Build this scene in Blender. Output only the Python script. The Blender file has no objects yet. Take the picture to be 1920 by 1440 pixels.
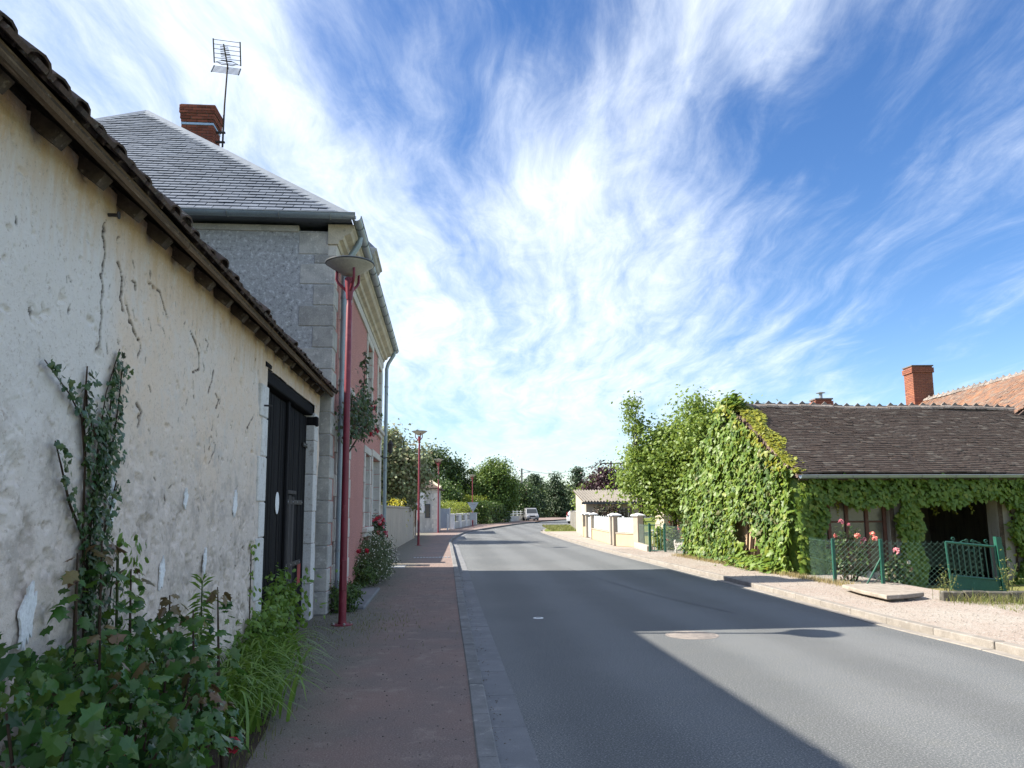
import bpy, bmesh, math, random
import numpy as np
from mathutils import Vector, Matrix

R = math.radians
rnd = random.Random(11)
nr = np.random.default_rng(5)
S = bpy.context.scene
COL = S.collection

# ------------------------------------------------------------------ camera, sky, sun, exposure
cam = bpy.data.cameras.new("camera"); camo = bpy.data.objects.new("camera", cam); COL.objects.link(camo)
cam.sensor_fit = 'HORIZONTAL'; cam.sensor_width = 36; cam.lens = 27.0
cam.shift_y = 39 / 1920; cam.clip_start = .05; cam.clip_end = 3000
_p, _r = R(7.8), .007
_f = Vector((0, math.cos(_p), math.sin(_p))); _u = Vector((0, -math.sin(_p), math.cos(_p))); _x = Vector((1, 0, 0))
_rt = _x * math.cos(_r) - _u * math.sin(_r); _up = _x * math.sin(_r) + _u * math.cos(_r)
camo.matrix_world = Matrix(((_rt.x, _up.x, -_f.x, 0), (_rt.y, _up.y, -_f.y, 0), (_rt.z, _up.z, -_f.z, 1.6), (0, 0, 0, 1)))
S.camera = camo

SUN_EL = R(39.5); SUN_DIR = Vector((-1.0, .05, 0)).normalized() * math.cos(SUN_EL) + Vector((0, 0, math.sin(SUN_EL)))
sl = bpy.data.lights.new("sun", 'SUN'); sl.energy = 3.85; sl.angle = R(.5); sl.color = (1, .91, .78)
so = bpy.data.objects.new("sun", sl); COL.objects.link(so); so.rotation_euler = SUN_DIR.to_track_quat('Z', 'Y').to_euler()
so.location = (-20, 0, 30)

W = bpy.data.worlds.new("World"); S.world = W; W.use_nodes = True
def build_world():
    nt = W.node_tree; nt.nodes.clear(); N = nt.nodes; L = nt.links
    def n(t, **k):
        o = N.new(t)
        for a, b in k.items(): setattr(o, a, b)
        return o
    def m(op, a, b=None, c=None, clamp=False):
        o = n('ShaderNodeMath', operation=op, use_clamp=clamp)
        for i, v in enumerate((a, b, c)):
            if v is None: continue
            if isinstance(v, (int, float)): o.inputs[i].default_value = v
            else: L.new(v, o.inputs[i])
        return o.outputs[0]
    out = n('ShaderNodeOutputWorld'); bg = n('ShaderNodeBackground'); bg.inputs[1].default_value = .125
    L.new(bg.outputs[0], out.inputs[0])
    sky = n('ShaderNodeTexSky'); sky.sky_type = 'NISHITA'; sky.sun_disc = False
    sky.sun_elevation = SUN_EL; sky.sun_rotation = math.atan2(SUN_DIR.x, SUN_DIR.y)
    sky.air_density = 1.0; sky.dust_density = .35; sky.ozone_density = 2.5; sky.altitude = 200
    hs = n('ShaderNodeHueSaturation'); hs.inputs['Saturation'].default_value = 1.24; hs.inputs['Value'].default_value = .47; hs.inputs['Hue'].default_value = .508
    L.new(sky.outputs[0], hs.inputs['Color'])
    tc = n('ShaderNodeTexCoord'); sp = n('ShaderNodeSeparateXYZ'); L.new(tc.outputs['Generated'], sp.inputs[0])
    z = m('ADD', m('MAXIMUM', sp.outputs[2], 0.0), .10)
    px = m('DIVIDE', sp.outputs[0], z); py = m('DIVIDE', sp.outputs[1], z)
    cb = n('ShaderNodeCombineXYZ'); L.new(px, cb.inputs[0]); L.new(py, cb.inputs[1])
    def noise(vec, scale, detail, rough, loc=(0, 0, 0), rot=0, sc=(1, 1, 1), dist=0.0):
        mp = n('ShaderNodeMapping'); mp.inputs['Location'].default_value = loc; mp.inputs['Rotation'].default_value = (0, 0, rot); mp.inputs['Scale'].default_value = sc
        L.new(vec, mp.inputs[0]); t = n('ShaderNodeTexNoise'); t.inputs['Scale'].default_value = scale; t.inputs['Detail'].default_value = detail
        t.inputs['Roughness'].default_value = rough; t.inputs['Distortion'].default_value = dist
        L.new(mp.outputs[0], t.inputs['Vector']); return t
    # warp the sheet so that the streaks fan and curl
    w = noise(cb.outputs[0], .8, 3, .5, (3.1, 1.7, 0))
    vm = n('ShaderNodeVectorMath', operation='MULTIPLY_ADD'); L.new(w.outputs['Color'], vm.inputs[0]); vm.inputs[1].default_value = (.5, .5, 0); L.new(cb.outputs[0], vm.inputs[2])
    st1 = noise(vm.outputs[0], 1.0, 10, .57, (5.3, 2.2, 0), R(6), (2.3, .50, 1), .3).outputs[0]
    st2 = noise(vm.outputs[0], 1.0, 10, .62, (1.3, 7.2, 0), R(-8), (6.5, 1.3, 1), .4).outputs[0]
    st3 = noise(vm.outputs[0], 1.0, 9, .72, (9.3, 4.2, 0), R(30), (9.0, 4.0, 1), .6).outputs[0]
    big = noise(cb.outputs[0], .62, 4, .5, (8.4, 3.0, 0)).outputs[0]
    # where the cloud sheet is thick and where it opens
    def blob(px_, py_, lo, amt):
        d = (_f + _rt * ((px_ - 960) / 1440) - _up * ((py_ - 759) / 1440)).normalized()
        dp = n('ShaderNodeVectorMath', operation='DOT_PRODUCT'); L.new(tc.outputs['Generated'], dp.inputs[0]); dp.inputs[1].default_value = d
        mr = n('ShaderNodeMapRange', interpolation_type='SMOOTHSTEP'); mr.inputs[1].default_value = lo; mr.inputs[2].default_value = 1.0
        mr.inputs[3].default_value = 0; mr.inputs[4].default_value = amt; L.new(dp.outputs['Value'], mr.inputs[0]); return mr.outputs[0]
    cov = m('MULTIPLY_ADD', st1, .70, m('MULTIPLY_ADD', st2, .52, m('MULTIPLY_ADD', st3, .15, m('MULTIPLY', big, .2))))
    for b in ((860, 500, .94, .095), (1200, 640, .95, .075), (330, 130, .93, .05), (1330, 190, .985, .09), (1640, 40, .985, .09), (1150, 400, .985, .05),
              (1800, 360, .93, -.19), (840, 40, .975, -.13), (1150, 100, .98, -.06), (620, 60, .99, -.03)):
        cov = m('ADD', cov, blob(*b))
    mr = n('ShaderNodeMapRange', interpolation_type='SMOOTHSTEP'); mr.inputs[1].default_value = .56; mr.inputs[2].default_value = 1.10; L.new(cov, mr.inputs[0])
    fade = n('ShaderNodeMapRange', interpolation_type='SMOOTHSTEP'); fade.inputs[1].default_value = .0; fade.inputs[2].default_value = .22; fade.inputs[3].default_value = .35; fade.inputs[4].default_value = 1
    L.new(sp.outputs[2], fade.inputs[0])
    mask = m('MULTIPLY', m('MULTIPLY', mr.outputs[0], fade.outputs[0]), .95)
    tone = n('ShaderNodeMapRange'); tone.inputs[1].default_value = .35; tone.inputs[2].default_value = .65; L.new(st3, tone.inputs[0])
    cw = n('ShaderNodeMix', data_type='RGBA'); L.new(tone.outputs[0], cw.inputs[0]); cw.inputs[6].default_value = (2.5, 2.8, 3.25, 1); cw.inputs[7].default_value = (3.05, 3.25, 3.5, 1)
    mx = n('ShaderNodeMix', data_type='RGBA'); L.new(mask, mx.inputs[0]); L.new(hs.outputs[0], mx.inputs[6]); L.new(cw.outputs[2], mx.inputs[7])
    L.new(mx.outputs[2], bg.inputs[0])
build_world()
S.view_settings.view_transform = 'Standard'; S.view_settings.look = 'None'; S.view_settings.gamma = 1
S.view_settings.exposure = 1.78; S.view_settings.use_curve_mapping = False
S.render.engine = 'CYCLES'

# ------------------------------------------------------------------ materials
def nodes_of(name):
    mt = bpy.data.materials.new(name); mt.use_nodes = True; nt = mt.node_tree
    return mt, nt, nt.nodes, nt.links, nt.nodes['Principled BSDF']
def setspec(p, v): p.inputs['Specular IOR Level'].default_value = v
def rgba(c): return (c[0], c[1], c[2], 1)
def add_noise(N, L, vec, scale, detail=4, rough=.6, sc=None, dist=0):
    t = N.new('ShaderNodeTexNoise'); t.inputs['Scale'].default_value = scale; t.inputs['Detail'].default_value = detail; t.inputs['Roughness'].default_value = rough; t.inputs['Distortion'].default_value = dist
    if sc:
        mp = N.new('ShaderNodeMapping'); mp.inputs['Scale'].default_value = sc; L.new(vec, mp.inputs[0]); vec = mp.outputs[0]
    L.new(vec, t.inputs['Vector']); return t.outputs[0]
def mixc(N, L, fac, a, b, mode='MIX'):
    x = N.new('ShaderNodeMix'); x.data_type = 'RGBA'; x.blend_type = mode
    for i, v in ((0, fac), (6, a), (7, b)):
        if isinstance(v, (int, float)): x.inputs[i].default_value = v
        elif isinstance(v, tuple): x.inputs[i].default_value = rgba(v)
        else: L.new(v, x.inputs[i])
    return x.outputs[2]
def rng_(N, L, v, a, b, c=0., d=1.):
    x = N.new('ShaderNodeMapRange'); x.interpolation_type = 'SMOOTHSTEP'
    for i, q in enumerate((a, b, c, d)): x.inputs[i + 1].default_value = q
    L.new(v, x.inputs[0]); return x.outputs[0]
def bumpn(N, L, p, h, strength, dist=.01, prev=None):
    b = N.new('ShaderNodeBump'); b.inputs['Strength'].default_value = strength; b.inputs['Distance'].default_value = dist; L.new(h, b.inputs['Height'])
    if prev is not None: L.new(prev, b.inputs['Normal'])
    L.new(b.outputs[0], p.inputs['Normal']); return b.outputs[0]
def M(name, c, c2=None, rough=.8, scale=3., fine=60., bump=.3, bdist=.004, spec=.3, metal=0., piece=.12, c3=None, lo=.35, hi=.65, sc=None, world=False, coat=0):
    """weathered surface: two or three tones in patches, fine grain, relief, small change from piece to piece"""
    mt, nt, N, L, p = nodes_of(name)
    tc = N.new('ShaderNodeTexCoord'); vec = tc.outputs['Object']
    oi = N.new('ShaderNodeObjectInfo')
    if world:
        g = N.new('ShaderNodeNewGeometry'); vec = g.outputs['Position']
    else:
        va = N.new('ShaderNodeVectorMath'); va.operation = 'MULTIPLY_ADD'; L.new(oi.outputs['Random'], va.inputs[0]); va.inputs[1].default_value = (17, 31, 23); L.new(vec, va.inputs[2]); vec = va.outputs[0]
    c2 = c2 or tuple(x * .72 for x in c)
    n1 = add_noise(N, L, vec, scale, 6, .62, sc)
    col = mixc(N, L, rng_(N, L, n1, lo, hi), c, c2)
    if c3:
        n3 = add_noise(N, L, vec, scale * 2.7, 5, .65, sc); col = mixc(N, L, rng_(N, L, n3, .56, .70), col, c3)
    n2 = add_noise(N, L, vec, fine, 3, .7)
    v = N.new('ShaderNodeHueSaturation'); L.new(col, v.inputs['Color'])
    a = N.new('ShaderNodeMath'); a.operation = 'MULTIPLY_ADD'; L.new(oi.outputs['Random'], a.inputs[0]); a.inputs[1].default_value = 2 * piece; a.inputs[2].default_value = 1 - piece
    b = N.new('ShaderNodeMath'); b.operation = 'MULTIPLY'; L.new(a.outputs[0], b.inputs[0]); L.new(rng_(N, L, n2, .2, .8, .84, 1.16), b.inputs[1])
    L.new(b.outputs[0], v.inputs['Value']); L.new(v.outputs[0], p.inputs['Base Color'])
    p.inputs['Roughness'].default_value = rough; setspec(p, spec); p.inputs['Metallic'].default_value = metal
    if coat: p.inputs['Coat Weight'].default_value = coat
    if bump: bumpn(N, L, p, n2, bump, bdist)
    return mt
def LEAF(name, cols, rough=.42, trans=.3, spec=.4):
    mt, nt, N, L, p = nodes_of(name)
    g = N.new('ShaderNodeNewGeometry'); oi = N.new('ShaderNodeObjectInfo')
    a = N.new('ShaderNodeMath'); a.operation = 'ADD'; L.new(g.outputs['Random Per Island'], a.inputs[0]); L.new(oi.outputs['Random'], a.inputs[1])
    f = N.new('ShaderNodeMath'); f.operation = 'FRACT'; L.new(a.outputs[0], f.inputs[0])
    r = N.new('ShaderNodeValToRGB'); L.new(f.outputs[0], r.inputs[0]); e = r.color_ramp.elements
    while len(e) < len(cols): e.new(.5)
    for i, c in enumerate(cols): e[i].position = i / (len(cols) - 1); e[i].color = rgba(c)
    L.new(r.outputs[0], p.inputs['Base Color']); p.inputs['Roughness'].default_value = rough; setspec(p, spec)
    t = N.new('ShaderNodeBsdfTranslucent'); hv = N.new('ShaderNodeHueSaturation'); hv.inputs['Value'].default_value = 1.5; hv.inputs['Hue'].default_value = .48
    L.new(r.outputs[0], hv.inputs['Color']); L.new(hv.outputs[0], t.inputs[0])
    mx = N.new('ShaderNodeMixShader'); mx.inputs[0].default_value = trans; L.new(p.outputs[0], mx.inputs[1]); L.new(t.outputs[0], mx.inputs[2])
    L.new(mx.outputs[0], N['Material Output'].inputs[0]); return mt

def asphalt_mat():
    mt, nt, N, L, p = nodes_of('asphalt'); g = N.new('ShaderNodeNewGeometry'); v = g.outputs['Position']
    big = add_noise(N, L, v, .35, 5, .6); mid = add_noise(N, L, v, 3.5, 4, .6); fine = add_noise(N, L, v, 70, 3, .85)
    vo = N.new('ShaderNodeTexVoronoi'); vo.inputs['Scale'].default_value = 75; L.new(v, vo.inputs['Vector'])
    col = mixc(N, L, rng_(N, L, big, .3, .7), (.096, .106, .112), (.116, .124, .129)); col = mixc(N, L, rng_(N, L, mid, .45, .75), col, (.107, .115, .116))
    col = mixc(N, L, rng_(N, L, fine, .52, .66), col, (.29, .295, .29)); col = mixc(N, L, rng_(N, L, fine, .47, .34), col, (.045, .05, .055))
    # paler wheel tracks along the street, oil-dark middle and odd stains
    sx = N.new('ShaderNodeSeparateXYZ'); L.new(v, sx.inputs[0]); ax = N.new('ShaderNodeMath'); ax.operation = 'MULTIPLY_ADD'; L.new(sx.outputs[1], ax.inputs[0]); ax.inputs[1].default_value = .075; L.new(sx.outputs[0], ax.inputs[2])
    wv = N.new('ShaderNodeMath'); wv.operation = 'MULTIPLY'; L.new(ax.outputs[0], wv.inputs[0]); wv.inputs[1].default_value = 2 * math.pi / 1.55; sn = N.new('ShaderNodeMath'); sn.operation = 'SINE'; L.new(wv.outputs[0], sn.inputs[0])
    wob = N.new('ShaderNodeMath'); wob.operation = 'MULTIPLY_ADD'; L.new(big, wob.inputs[0]); wob.inputs[1].default_value = 2.2; L.new(sn.outputs[0], wob.inputs[2])
    hv = N.new('ShaderNodeHueSaturation'); L.new(col, hv.inputs['Color']); L.new(rng_(N, L, wob.outputs[0], .2, 2.0, .90, 1.10), hv.inputs['Value']); col = hv.outputs[0]
    st = add_noise(N, L, v, 1.7, 7, .72, (1, .45, 1)); col = mixc(N, L, rng_(N, L, st, .62, .74, 0, .45), col, (.062, .066, .07)); col = mixc(N, L, rng_(N, L, st, .36, .26, 0, .35), col, (.18, .185, .185))
    L.new(col, p.inputs['Base Color']); p.inputs['Roughness'].default_value = .82; setspec(p, .3)
    b = bumpn(N, L, p, fine, .5, .006); return mt
def pavement_mat():
    mt, nt, N, L, p = nodes_of('red_pavement'); g = N.new('ShaderNodeNewGeometry'); v = g.outputs['Position']
    big = add_noise(N, L, v, .7, 5, .65); mid = add_noise(N, L, v, 5, 5, .65); fine = add_noise(N, L, v, 70, 3, .8); moss = add_noise(N, L, v, 1.3, 7, .7)
    sx = N.new('ShaderNodeSeparateXYZ'); L.new(v, sx.inputs[0])
    col = mixc(N, L, rng_(N, L, big, .32, .68), (.225, .160, .140), (.175, .143, .133)); col = mixc(N, L, rng_(N, L, mid, .50, .72), col, (.262, .215, .188))
    col = mixc(N, L, rng_(N, L, fine, .50, .74), col, (.36, .30, .28)); col = mixc(N, L, rng_(N, L, fine, .42, .22), col, (.07, .055, .055))
    # moss and grit along the walls
    edge = N.new('ShaderNodeMath'); edge.operation = 'MULTIPLY_ADD'; L.new(sx.outputs[1], edge.inputs[0]); edge.inputs[1].default_value = .085; L.new(sx.outputs[0], edge.inputs[2])
    em = N.new('ShaderNodeMath'); em.operation = 'MULTIPLY_ADD'; L.new(moss, em.inputs[0]); em.inputs[1].default_value = 1.6; L.new(edge.outputs[0], em.inputs[2])
    mo = rng_(N, L, em.outputs[0], .25, -.65, 0, .9)
    col = mixc(N, L, mo, col, mixc(N, L, rng_(N, L, fine, .4, .6), (.115, .118, .085), (.19, .185, .17)))
    L.new(col, p.inputs['Base Color']); p.inputs['Roughness'].default_value = .92; setspec(p, .2); bumpn(N, L, p, fine, .8, .010); return mt
def gravel_mat():
    mt, nt, N, L, p = nodes_of('pale_gravel'); g = N.new('ShaderNodeNewGeometry'); v = g.outputs['Position']
    big = add_noise(N, L, v, .5, 6, .65); fine = add_noise(N, L, v, 45, 3, .8); mid = add_noise(N, L, v, 7, 4, .65)
    col = mixc(N, L, rng_(N, L, big, .35, .62), (.315, .285, .25), (.285, .235, .20)); col = mixc(N, L, rng_(N, L, mid, .5, .75), col, (.34, .315, .285))
    col = mixc(N, L, rng_(N, L, fine, .54, .68), col, (.44, .425, .40)); col = mixc(N, L, rng_(N, L, fine, .44, .32), col, (.14, .12, .10))
    L.new(col, p.inputs['Base Color']); p.inputs['Roughness'].default_value = .95; setspec(p, .2); bumpn(N, L, p, fine, .7, .006); return mt
def barn_render_mat():
    mt, nt, N, L, p = nodes_of('old_lime_render'); tc = N.new('ShaderNodeTexCoord'); v = tc.outputs['Object']; sp = N.new('ShaderNodeSeparateXYZ'); L.new(v, sp.inputs[0])
    n1 = add_noise(N, L, v, 1.1, 7, .66); n2 = add_noise(N, L, v, 4.2, 7, .7); n3 = add_noise(N, L, v, 18, 5, .75); fine = add_noise(N, L, v, 110, 3, .8)
    streak = add_noise(N, L, v, 5, 5, .65, (1, 2.4, .35))
    def lin(sock, a, b, nz, amt):
        t = N.new('ShaderNodeMath'); t.operation = 'MULTIPLY_ADD'; L.new(nz, t.inputs[0]); t.inputs[1].default_value = amt; L.new(sock, t.inputs[2]); return rng_(N, L, t.outputs[0], a, b)
    tan = (.76, .63, .505); grey = (.72, .69, .65); ochre = (.60, .43, .26); low = (.66, .585, .52)
    right = lin(sp.outputs[1], -6.75, -6.45, n2, .25)
    col = mixc(N, L, right, grey, mixc(N, L, rng_(N, L, n1, .36, .62), tan, (.74, .655, .57)))
    col = mixc(N, L, lin(sp.outputs[2], 3.1, 3.75, streak, .8), col, ochre)                    # ragged ochre tone, stronger towards the eaves
    col = mixc(N, L, lin(sp.outputs[2], 1.75, .75, n1, -.9), col, low)                           # splashed, damp foot of the wall
    col = mixc(N, L, rng_(N, L, n2, .50, .72, 0, .7), col, (.70, .68, .645))
    dk = N.new('ShaderNodeMath'); dk.operation = 'MULTIPLY'; L.new(lin(sp.outputs[2], 2.1, 1.0, n2, -.6), dk.inputs[0]); L.new(rng_(N, L, n2, .46, .62, 0, .6), dk.inputs[1])
    col = mixc(N, L, dk.outputs[0], col, (.36, .305, .26))
    col = mixc(N, L, rng_(N, L, n3, .57, .72, 0, .75), col, (.36, .30, .25)); col = mixc(N, L, rng_(N, L, n3, .42, .28, 0, .7), col, (.74, .71, .67)); n4 = add_noise(N, L, v, 48, 4, .75); col = mixc(N, L, rng_(N, L, n4, .56, .70, 0, .7), col, (.38, .32, .27)); col = mixc(N, L, rng_(N, L, n4, .42, .30, 0, .5), col, (.74, .71, .66))
    at = N.new('ShaderNodeAttribute'); at.attribute_name = 'crack'; col = mixc(N, L, at.outputs['Fac'], col, (.045, .035, .028))
    L.new(col, p.inputs['Base Color']); p.inputs['Roughness'].default_value = .95; setspec(p, .15)
    b = bumpn(N, L, p, n3, .55, .02); bumpn(N, L, p, fine, .35, .004, b); return mt
def roughcast_mat(name, c, c2, scale=26):
    mt, nt, N, L, p = nodes_of(name); tc = N.new('ShaderNodeTexCoord'); v = tc.outputs['Object']
    n1 = add_noise(N, L, v, 1.2, 5, .6); n2 = add_noise(N, L, v, scale, 4, .8); n3 = add_noise(N, L, v, 90, 2, .7)
    col = mixc(N, L, rng_(N, L, n1, .3, .7), c, c2); col = mixc(N, L, rng_(N, L, n2, .50, .66), col, tuple(min(1, x * 1.75) for x in c)); col = mixc(N, L, rng_(N, L, n2, .46, .34), col, tuple(x * .5 for x in c))
    L.new(col, p.inputs['Base Color']); p.inputs['Roughness'].default_value = .95; setspec(p, .15); b = bumpn(N, L, p, n2, .8, .02); bumpn(N, L, p, n3, .3, .004, b); return mt
def glass_mat(name, tint=(.02, .025, .03), rough=.05):
    mt, nt, N, L, p = nodes_of(name); p.inputs['Base Color'].default_value = rgba(tint); p.inputs['Roughness'].default_value = rough; setspec(p, .7)
    tc = N.new('ShaderNodeTexCoord'); bumpn(N, L, p, add_noise(N, L, tc.outputs['Object'], 2.2, 2), .05, .02); return mt

asph = asphalt_mat(); pave = pavement_mat(); gravel = gravel_mat(); barnwall_m = barn_render_mat()
kerb_m = M('kerb_concrete', (.20, .203, .208), (.145, .15, .152), .9, 3, 90, .5, .006, .2, piece=.06, c3=(.27, .27, .262), world=True)
gutter_m = M('gutter_slab_concrete', (.19, .198, .21), (.16, .168, .18), .9, 1.8, 90, .5, .005, .2, piece=.04, c3=(.235, .24, .245), world=True)
kerbp_m = M('pale_kerb_stone', (.27, .25, .225), (.21, .195, .175), .92, 4, 90, .5, .006, .2, piece=.06, c3=(.31, .295, .275))
grass_m = M('meadow_grass', (.085, .125, .025), (.13, .155, .04), .95, .6, 9, .8, .03, .1, c3=(.19, .17, .07), world=True)
lawn_m = M('verge_grass', (.10, .16, .03), (.17, .19, .05), .95, 1.5, 22, .8, .03, .1, c3=(.26, .22, .10), world=True)
drygrass_m = M('dry_lawn', (.21, .19, .08), (.16, .18, .06), .95, 1.2, 25, .8, .03, .1, c3=(.33, .27, .15), world=True)
earth_m = M('dark_soil', (.085, .065, .05), (.055, .045, .035), .95, 4, 50, .8, .02, .1, world=True)
oldwood_m = M('weathered_grey_wood', (.105, .082, .063), (.065, .052, .042), .9, 3, 55, .6, .006, .15, c3=(.21, .175, .14), sc=(3, 3, 3), piece=.2)
fascia_m = M('brown_eaves_board', (.155, .105, .065), (.095, .068, .046), .9, 2.2, 60, .6, .006, .15, c3=(.235, .18, .125), sc=(9, .6, 9), piece=.15)
tile_dark = M('lichened_clay_tile', (.115, .082, .068), (.075, .062, .056), .92, 9, 70, .6, .006, .15, c3=(.20, .19, .165), piece=.3)
blackwood = M('black_tarred_wood', (.013, .013, .015), (.009, .009, .010), .8, 4, 70, .35, .003, .12, sc=(6, 6, .5), piece=.25, c3=(.022, .022, .023))
greywood = M('bare_grey_plank', (.085, .080, .078), (.05, .048, .047), .85, 4, 70, .4, .004, .2, sc=(8, 8, .6), piece=.2, c3=(.14, .13, .12))
iron_m = M('rusty_iron', (.045, .042, .042), (.03, .027, .026), .6, 14, 90, .4, .003, .4, c3=(.075, .055, .045))
whitewash = M('flaking_whitewash', (.66, .66, .645), (.56, .555, .53), .9, 5, 60, .4, .004, .2, c3=(.42, .39, .35), piece=.06, lo=.45, hi=.75)
plaster_white = M('fresh_white_plaster', (.80, .82, .83), (.70, .72, .73), .85, 12, 60, .5, .006, .2, piece=.03)
ashlar = M('tuffeau_stone', (.46, .45, .42), (.34, .335, .32), .92, 5, 60, .7, .008, .2, c3=(.56, .55, .52), piece=.12)
ashlar_l = M('pale_dressed_stone', (.62, .60, .55), (.52, .50, .455), .9, 4, 80, .3, .003, .2, c3=(.44, .42, .37), piece=.07)
cream = M('cream_moulded_stone', (.58, .525, .42), (.46, .42, .34), .9, 3, 60, .35, .004, .2, c3=(.34, .31, .26), piece=.05)
roughcast = roughcast_mat('grey_roughcast', (.36, .37, .38), (.42, .425, .43), 15)
pink_m = roughcast_mat('pink_render', (.50, .255, .225), (.44, .225, .205), 45)
slate_m = M('blue_grey_slate', (.13, .155, .195), (.105, .126, .16), .5, 3, 60, .2, .002, .5, piece=.12, c3=(.165, .185, .22))
zinc = M('grey_zinc', (.30, .33, .35), (.24, .265, .29), .42, 2.5, 70, .1, .002, .5, metal=.55, piece=.05)
zinc_blue = M('blue_grey_zinc_gutter', (.30, .37, .42), (.25, .31, .36), .4, 2.5, 70, .1, .002, .5, metal=.4, piece=.05)
brick_m = M('red_chimney_brick', (.225, .075, .048), (.165, .055, .040), .92, 6, 70, .5, .005, .2, piece=.28, c3=(.12, .055, .045))
mortar = M('grey_mortar', (.20, .175, .155), (.15, .13, .12), .95, 8, 60, .4, .004, .1)
orange_brick = M('orange_brick', (.34, .12, .065), (.25, .09, .055), .92, 5, 50, .5, .005, .2, piece=.28, c3=(.17, .08, .06))
paint_blue = M('pale_blue_band', (.33, .45, .62), (.28, .39, .55), .6, 4, 50, .1, .002, .3)
redpole = M('crimson_lamp_paint', (.205, .024, .042), (.165, .020, .036), .42, 3, 60, .1, .001, .45, piece=.05, c3=(.24, .05, .065))
disc_w = M('dusty_white_enamel', (.50, .48, .42), (.42, .40, .35), .5, 5, 50, .1, .002, .4, piece=.03)
disc_edge = M('dark_grey_rim', (.09, .10, .11), (.07, .08, .09), .4, 5, 50, .1, .002, .4)
white_paint = M('white_paint', (.74, .755, .76), (.66, .67, .675), .55, 3, 50, .1, .002, .35, piece=.04)
white_pvc = M('white_plastic_panel', (.46, .50, .52), (.41, .455, .48), .4, 2, 50, .05, .001, .4, piece=.05)
cream_wall = M('cream_garden_wall', (.56, .50, .385), (.47, .415, .32), .92, 2, 50, .4, .005, .2, c3=(.38, .33, .26))
stained_wall = M('streaked_cement_wall', (.42, .40, .345), (.32, .30, .265), .93, 1.6, 50, .4, .006, .2, c3=(.15, .145, .125), sc=(2.2, 2.2, .35))
yellow_wall = M('buff_yellow_render', (.46, .375, .235), (.40, .33, .215), .92, 2, 60, .3, .004, .2, c3=(.45, .36, .22))
pillar_m = M('pale_pillar_render', (.38, .335, .275), (.33, .29, .24), .92, 3, 60, .3, .004, .2)
shed_m = M('beige_shed_render', (.39, .345, .28), (.34, .305, .25), .92, 2, 60, .3, .004, .2, c3=(.33, .295, .245))
fibro = M('grey_fibre_cement', (.20, .185, .165), (.15, .14, .125), .9, 2.2, 50, .4, .004, .2, c3=(.25, .24, .22))
cottage_m = M('pale_blotched_render', (.50, .50, .47), (.36, .36, .345), .93, 2.2, 40, .4, .006, .2, c3=(.60, .60, .57), sc=(1.5, 1.5, .5))
darkgreen = M('dark_green_paint', (.018, .105, .072), (.013, .08, .058), .42, 4, 60, .1, .001, .45, piece=.06, c3=(.03, .12, .09))
wire_m = M('green_wire', (.05, .125, .10), (.04, .10, .085), .5, 4, 50, 0, .001, .4)
stone_old = M('old_slab_stone', (.31, .275, .235), (.23, .205, .175), .93, 5, 60, .6, .008, .2, c3=(.39, .37, .33))
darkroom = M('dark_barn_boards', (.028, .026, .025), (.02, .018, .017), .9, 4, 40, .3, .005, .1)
rustframe = M('red_brown_window_paint', (.125, .055, .042), (.10, .05, .04), .7, 6, 60, .3, .003, .3, c3=(.16, .11, .09))
glass_dk = glass_mat('window_glass'); glass_dusty = glass_mat('dusty_glass', (.10, .095, .085), .18)
bark = M('tree_bark', (.085, .062, .045), (.055, .042, .033), .95, 9, 60, .7, .02, .1, sc=(3, 3, .6))
stem_g = M('green_stem', (.075, .10, .035), (.055, .07, .03), .7, 10, 60, .1, .002, .2); stem_b = M('brown_stem', (.07, .045, .03), (.05, .035, .025), .85, 10, 60, .3, .003, .2)
roof_brown = M('brown_plain_tile', (.125, .09, .078), (.085, .066, .060), .92, 1.7, 40, .5, .006, .2, c3=(.19, .155, .125), piece=.3)
def tile_field_mat(name, cols, moss):
    mt, nt, N, L, p = nodes_of(name); g = N.new('ShaderNodeNewGeometry'); r = N.new('ShaderNodeValToRGB'); L.new(g.outputs['Random Per Island'], r.inputs[0]); e = r.color_ramp.elements
    while len(e) < len(cols): e.new(.5)
    for i, c in enumerate(cols): e[i].position = i / (len(cols) - 1); e[i].color = rgba(c)
    b = add_noise(N, L, g.outputs['Position'], .55, 5, .6); f = add_noise(N, L, g.outputs['Position'], 22, 4, .7)
    col = mixc(N, L, rng_(N, L, b, .56, .72, 0, .8), r.outputs[0], moss); col = mixc(N, L, rng_(N, L, f, .58, .70, 0, .55), col, (.30, .275, .235))
    L.new(col, p.inputs['Base Color']); p.inputs['Roughness'].default_value = .93; setspec(p, .15); bumpn(N, L, p, f, .6, .008); return mt
ivyroof_m = tile_field_mat('old_brown_roof_tiles', [(.080, .060, .052), (.105, .080, .068), (.092, .070, .061), (.12, .092, .078), (.098, .075, .065), (.11, .085, .073), (.10, .08, .07), (.13, .105, .09), (.185, .158, .135)], (.125, .088, .070))
orangeroof_m = tile_field_mat('orange_lichen_roof_tiles', [(.19, .115, .085), (.15, .10, .08), (.235, .13, .085), (.125, .095, .085), (.22, .165, .13)], (.32, .145, .07))
ridge_m = M('lichen_grey_ridge_tile', (.24, .215, .195), (.15, .13, .12), .93, 9, 60, .6, .006, .15, c3=(.36, .35, .32), piece=.22)
carpaint = M('silver_car_paint', (.42, .43, .45), (.38, .39, .41), .3, 2, 40, 0, .001, .5, metal=.5, coat=.6); carwhite = M('white_car_paint', (.72, .73, .74), (.68, .69, .7), .3, 2, 40, 0, .001, .5, coat=.6)
rubber = M('black_rubber', (.022, .022, .023), None, .8, 5, 60, .2, .002, .3); chrome = M('grey_metal', (.40, .41, .42), None, .35, 5, 60, 0, .001, .5, metal=.8)
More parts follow.
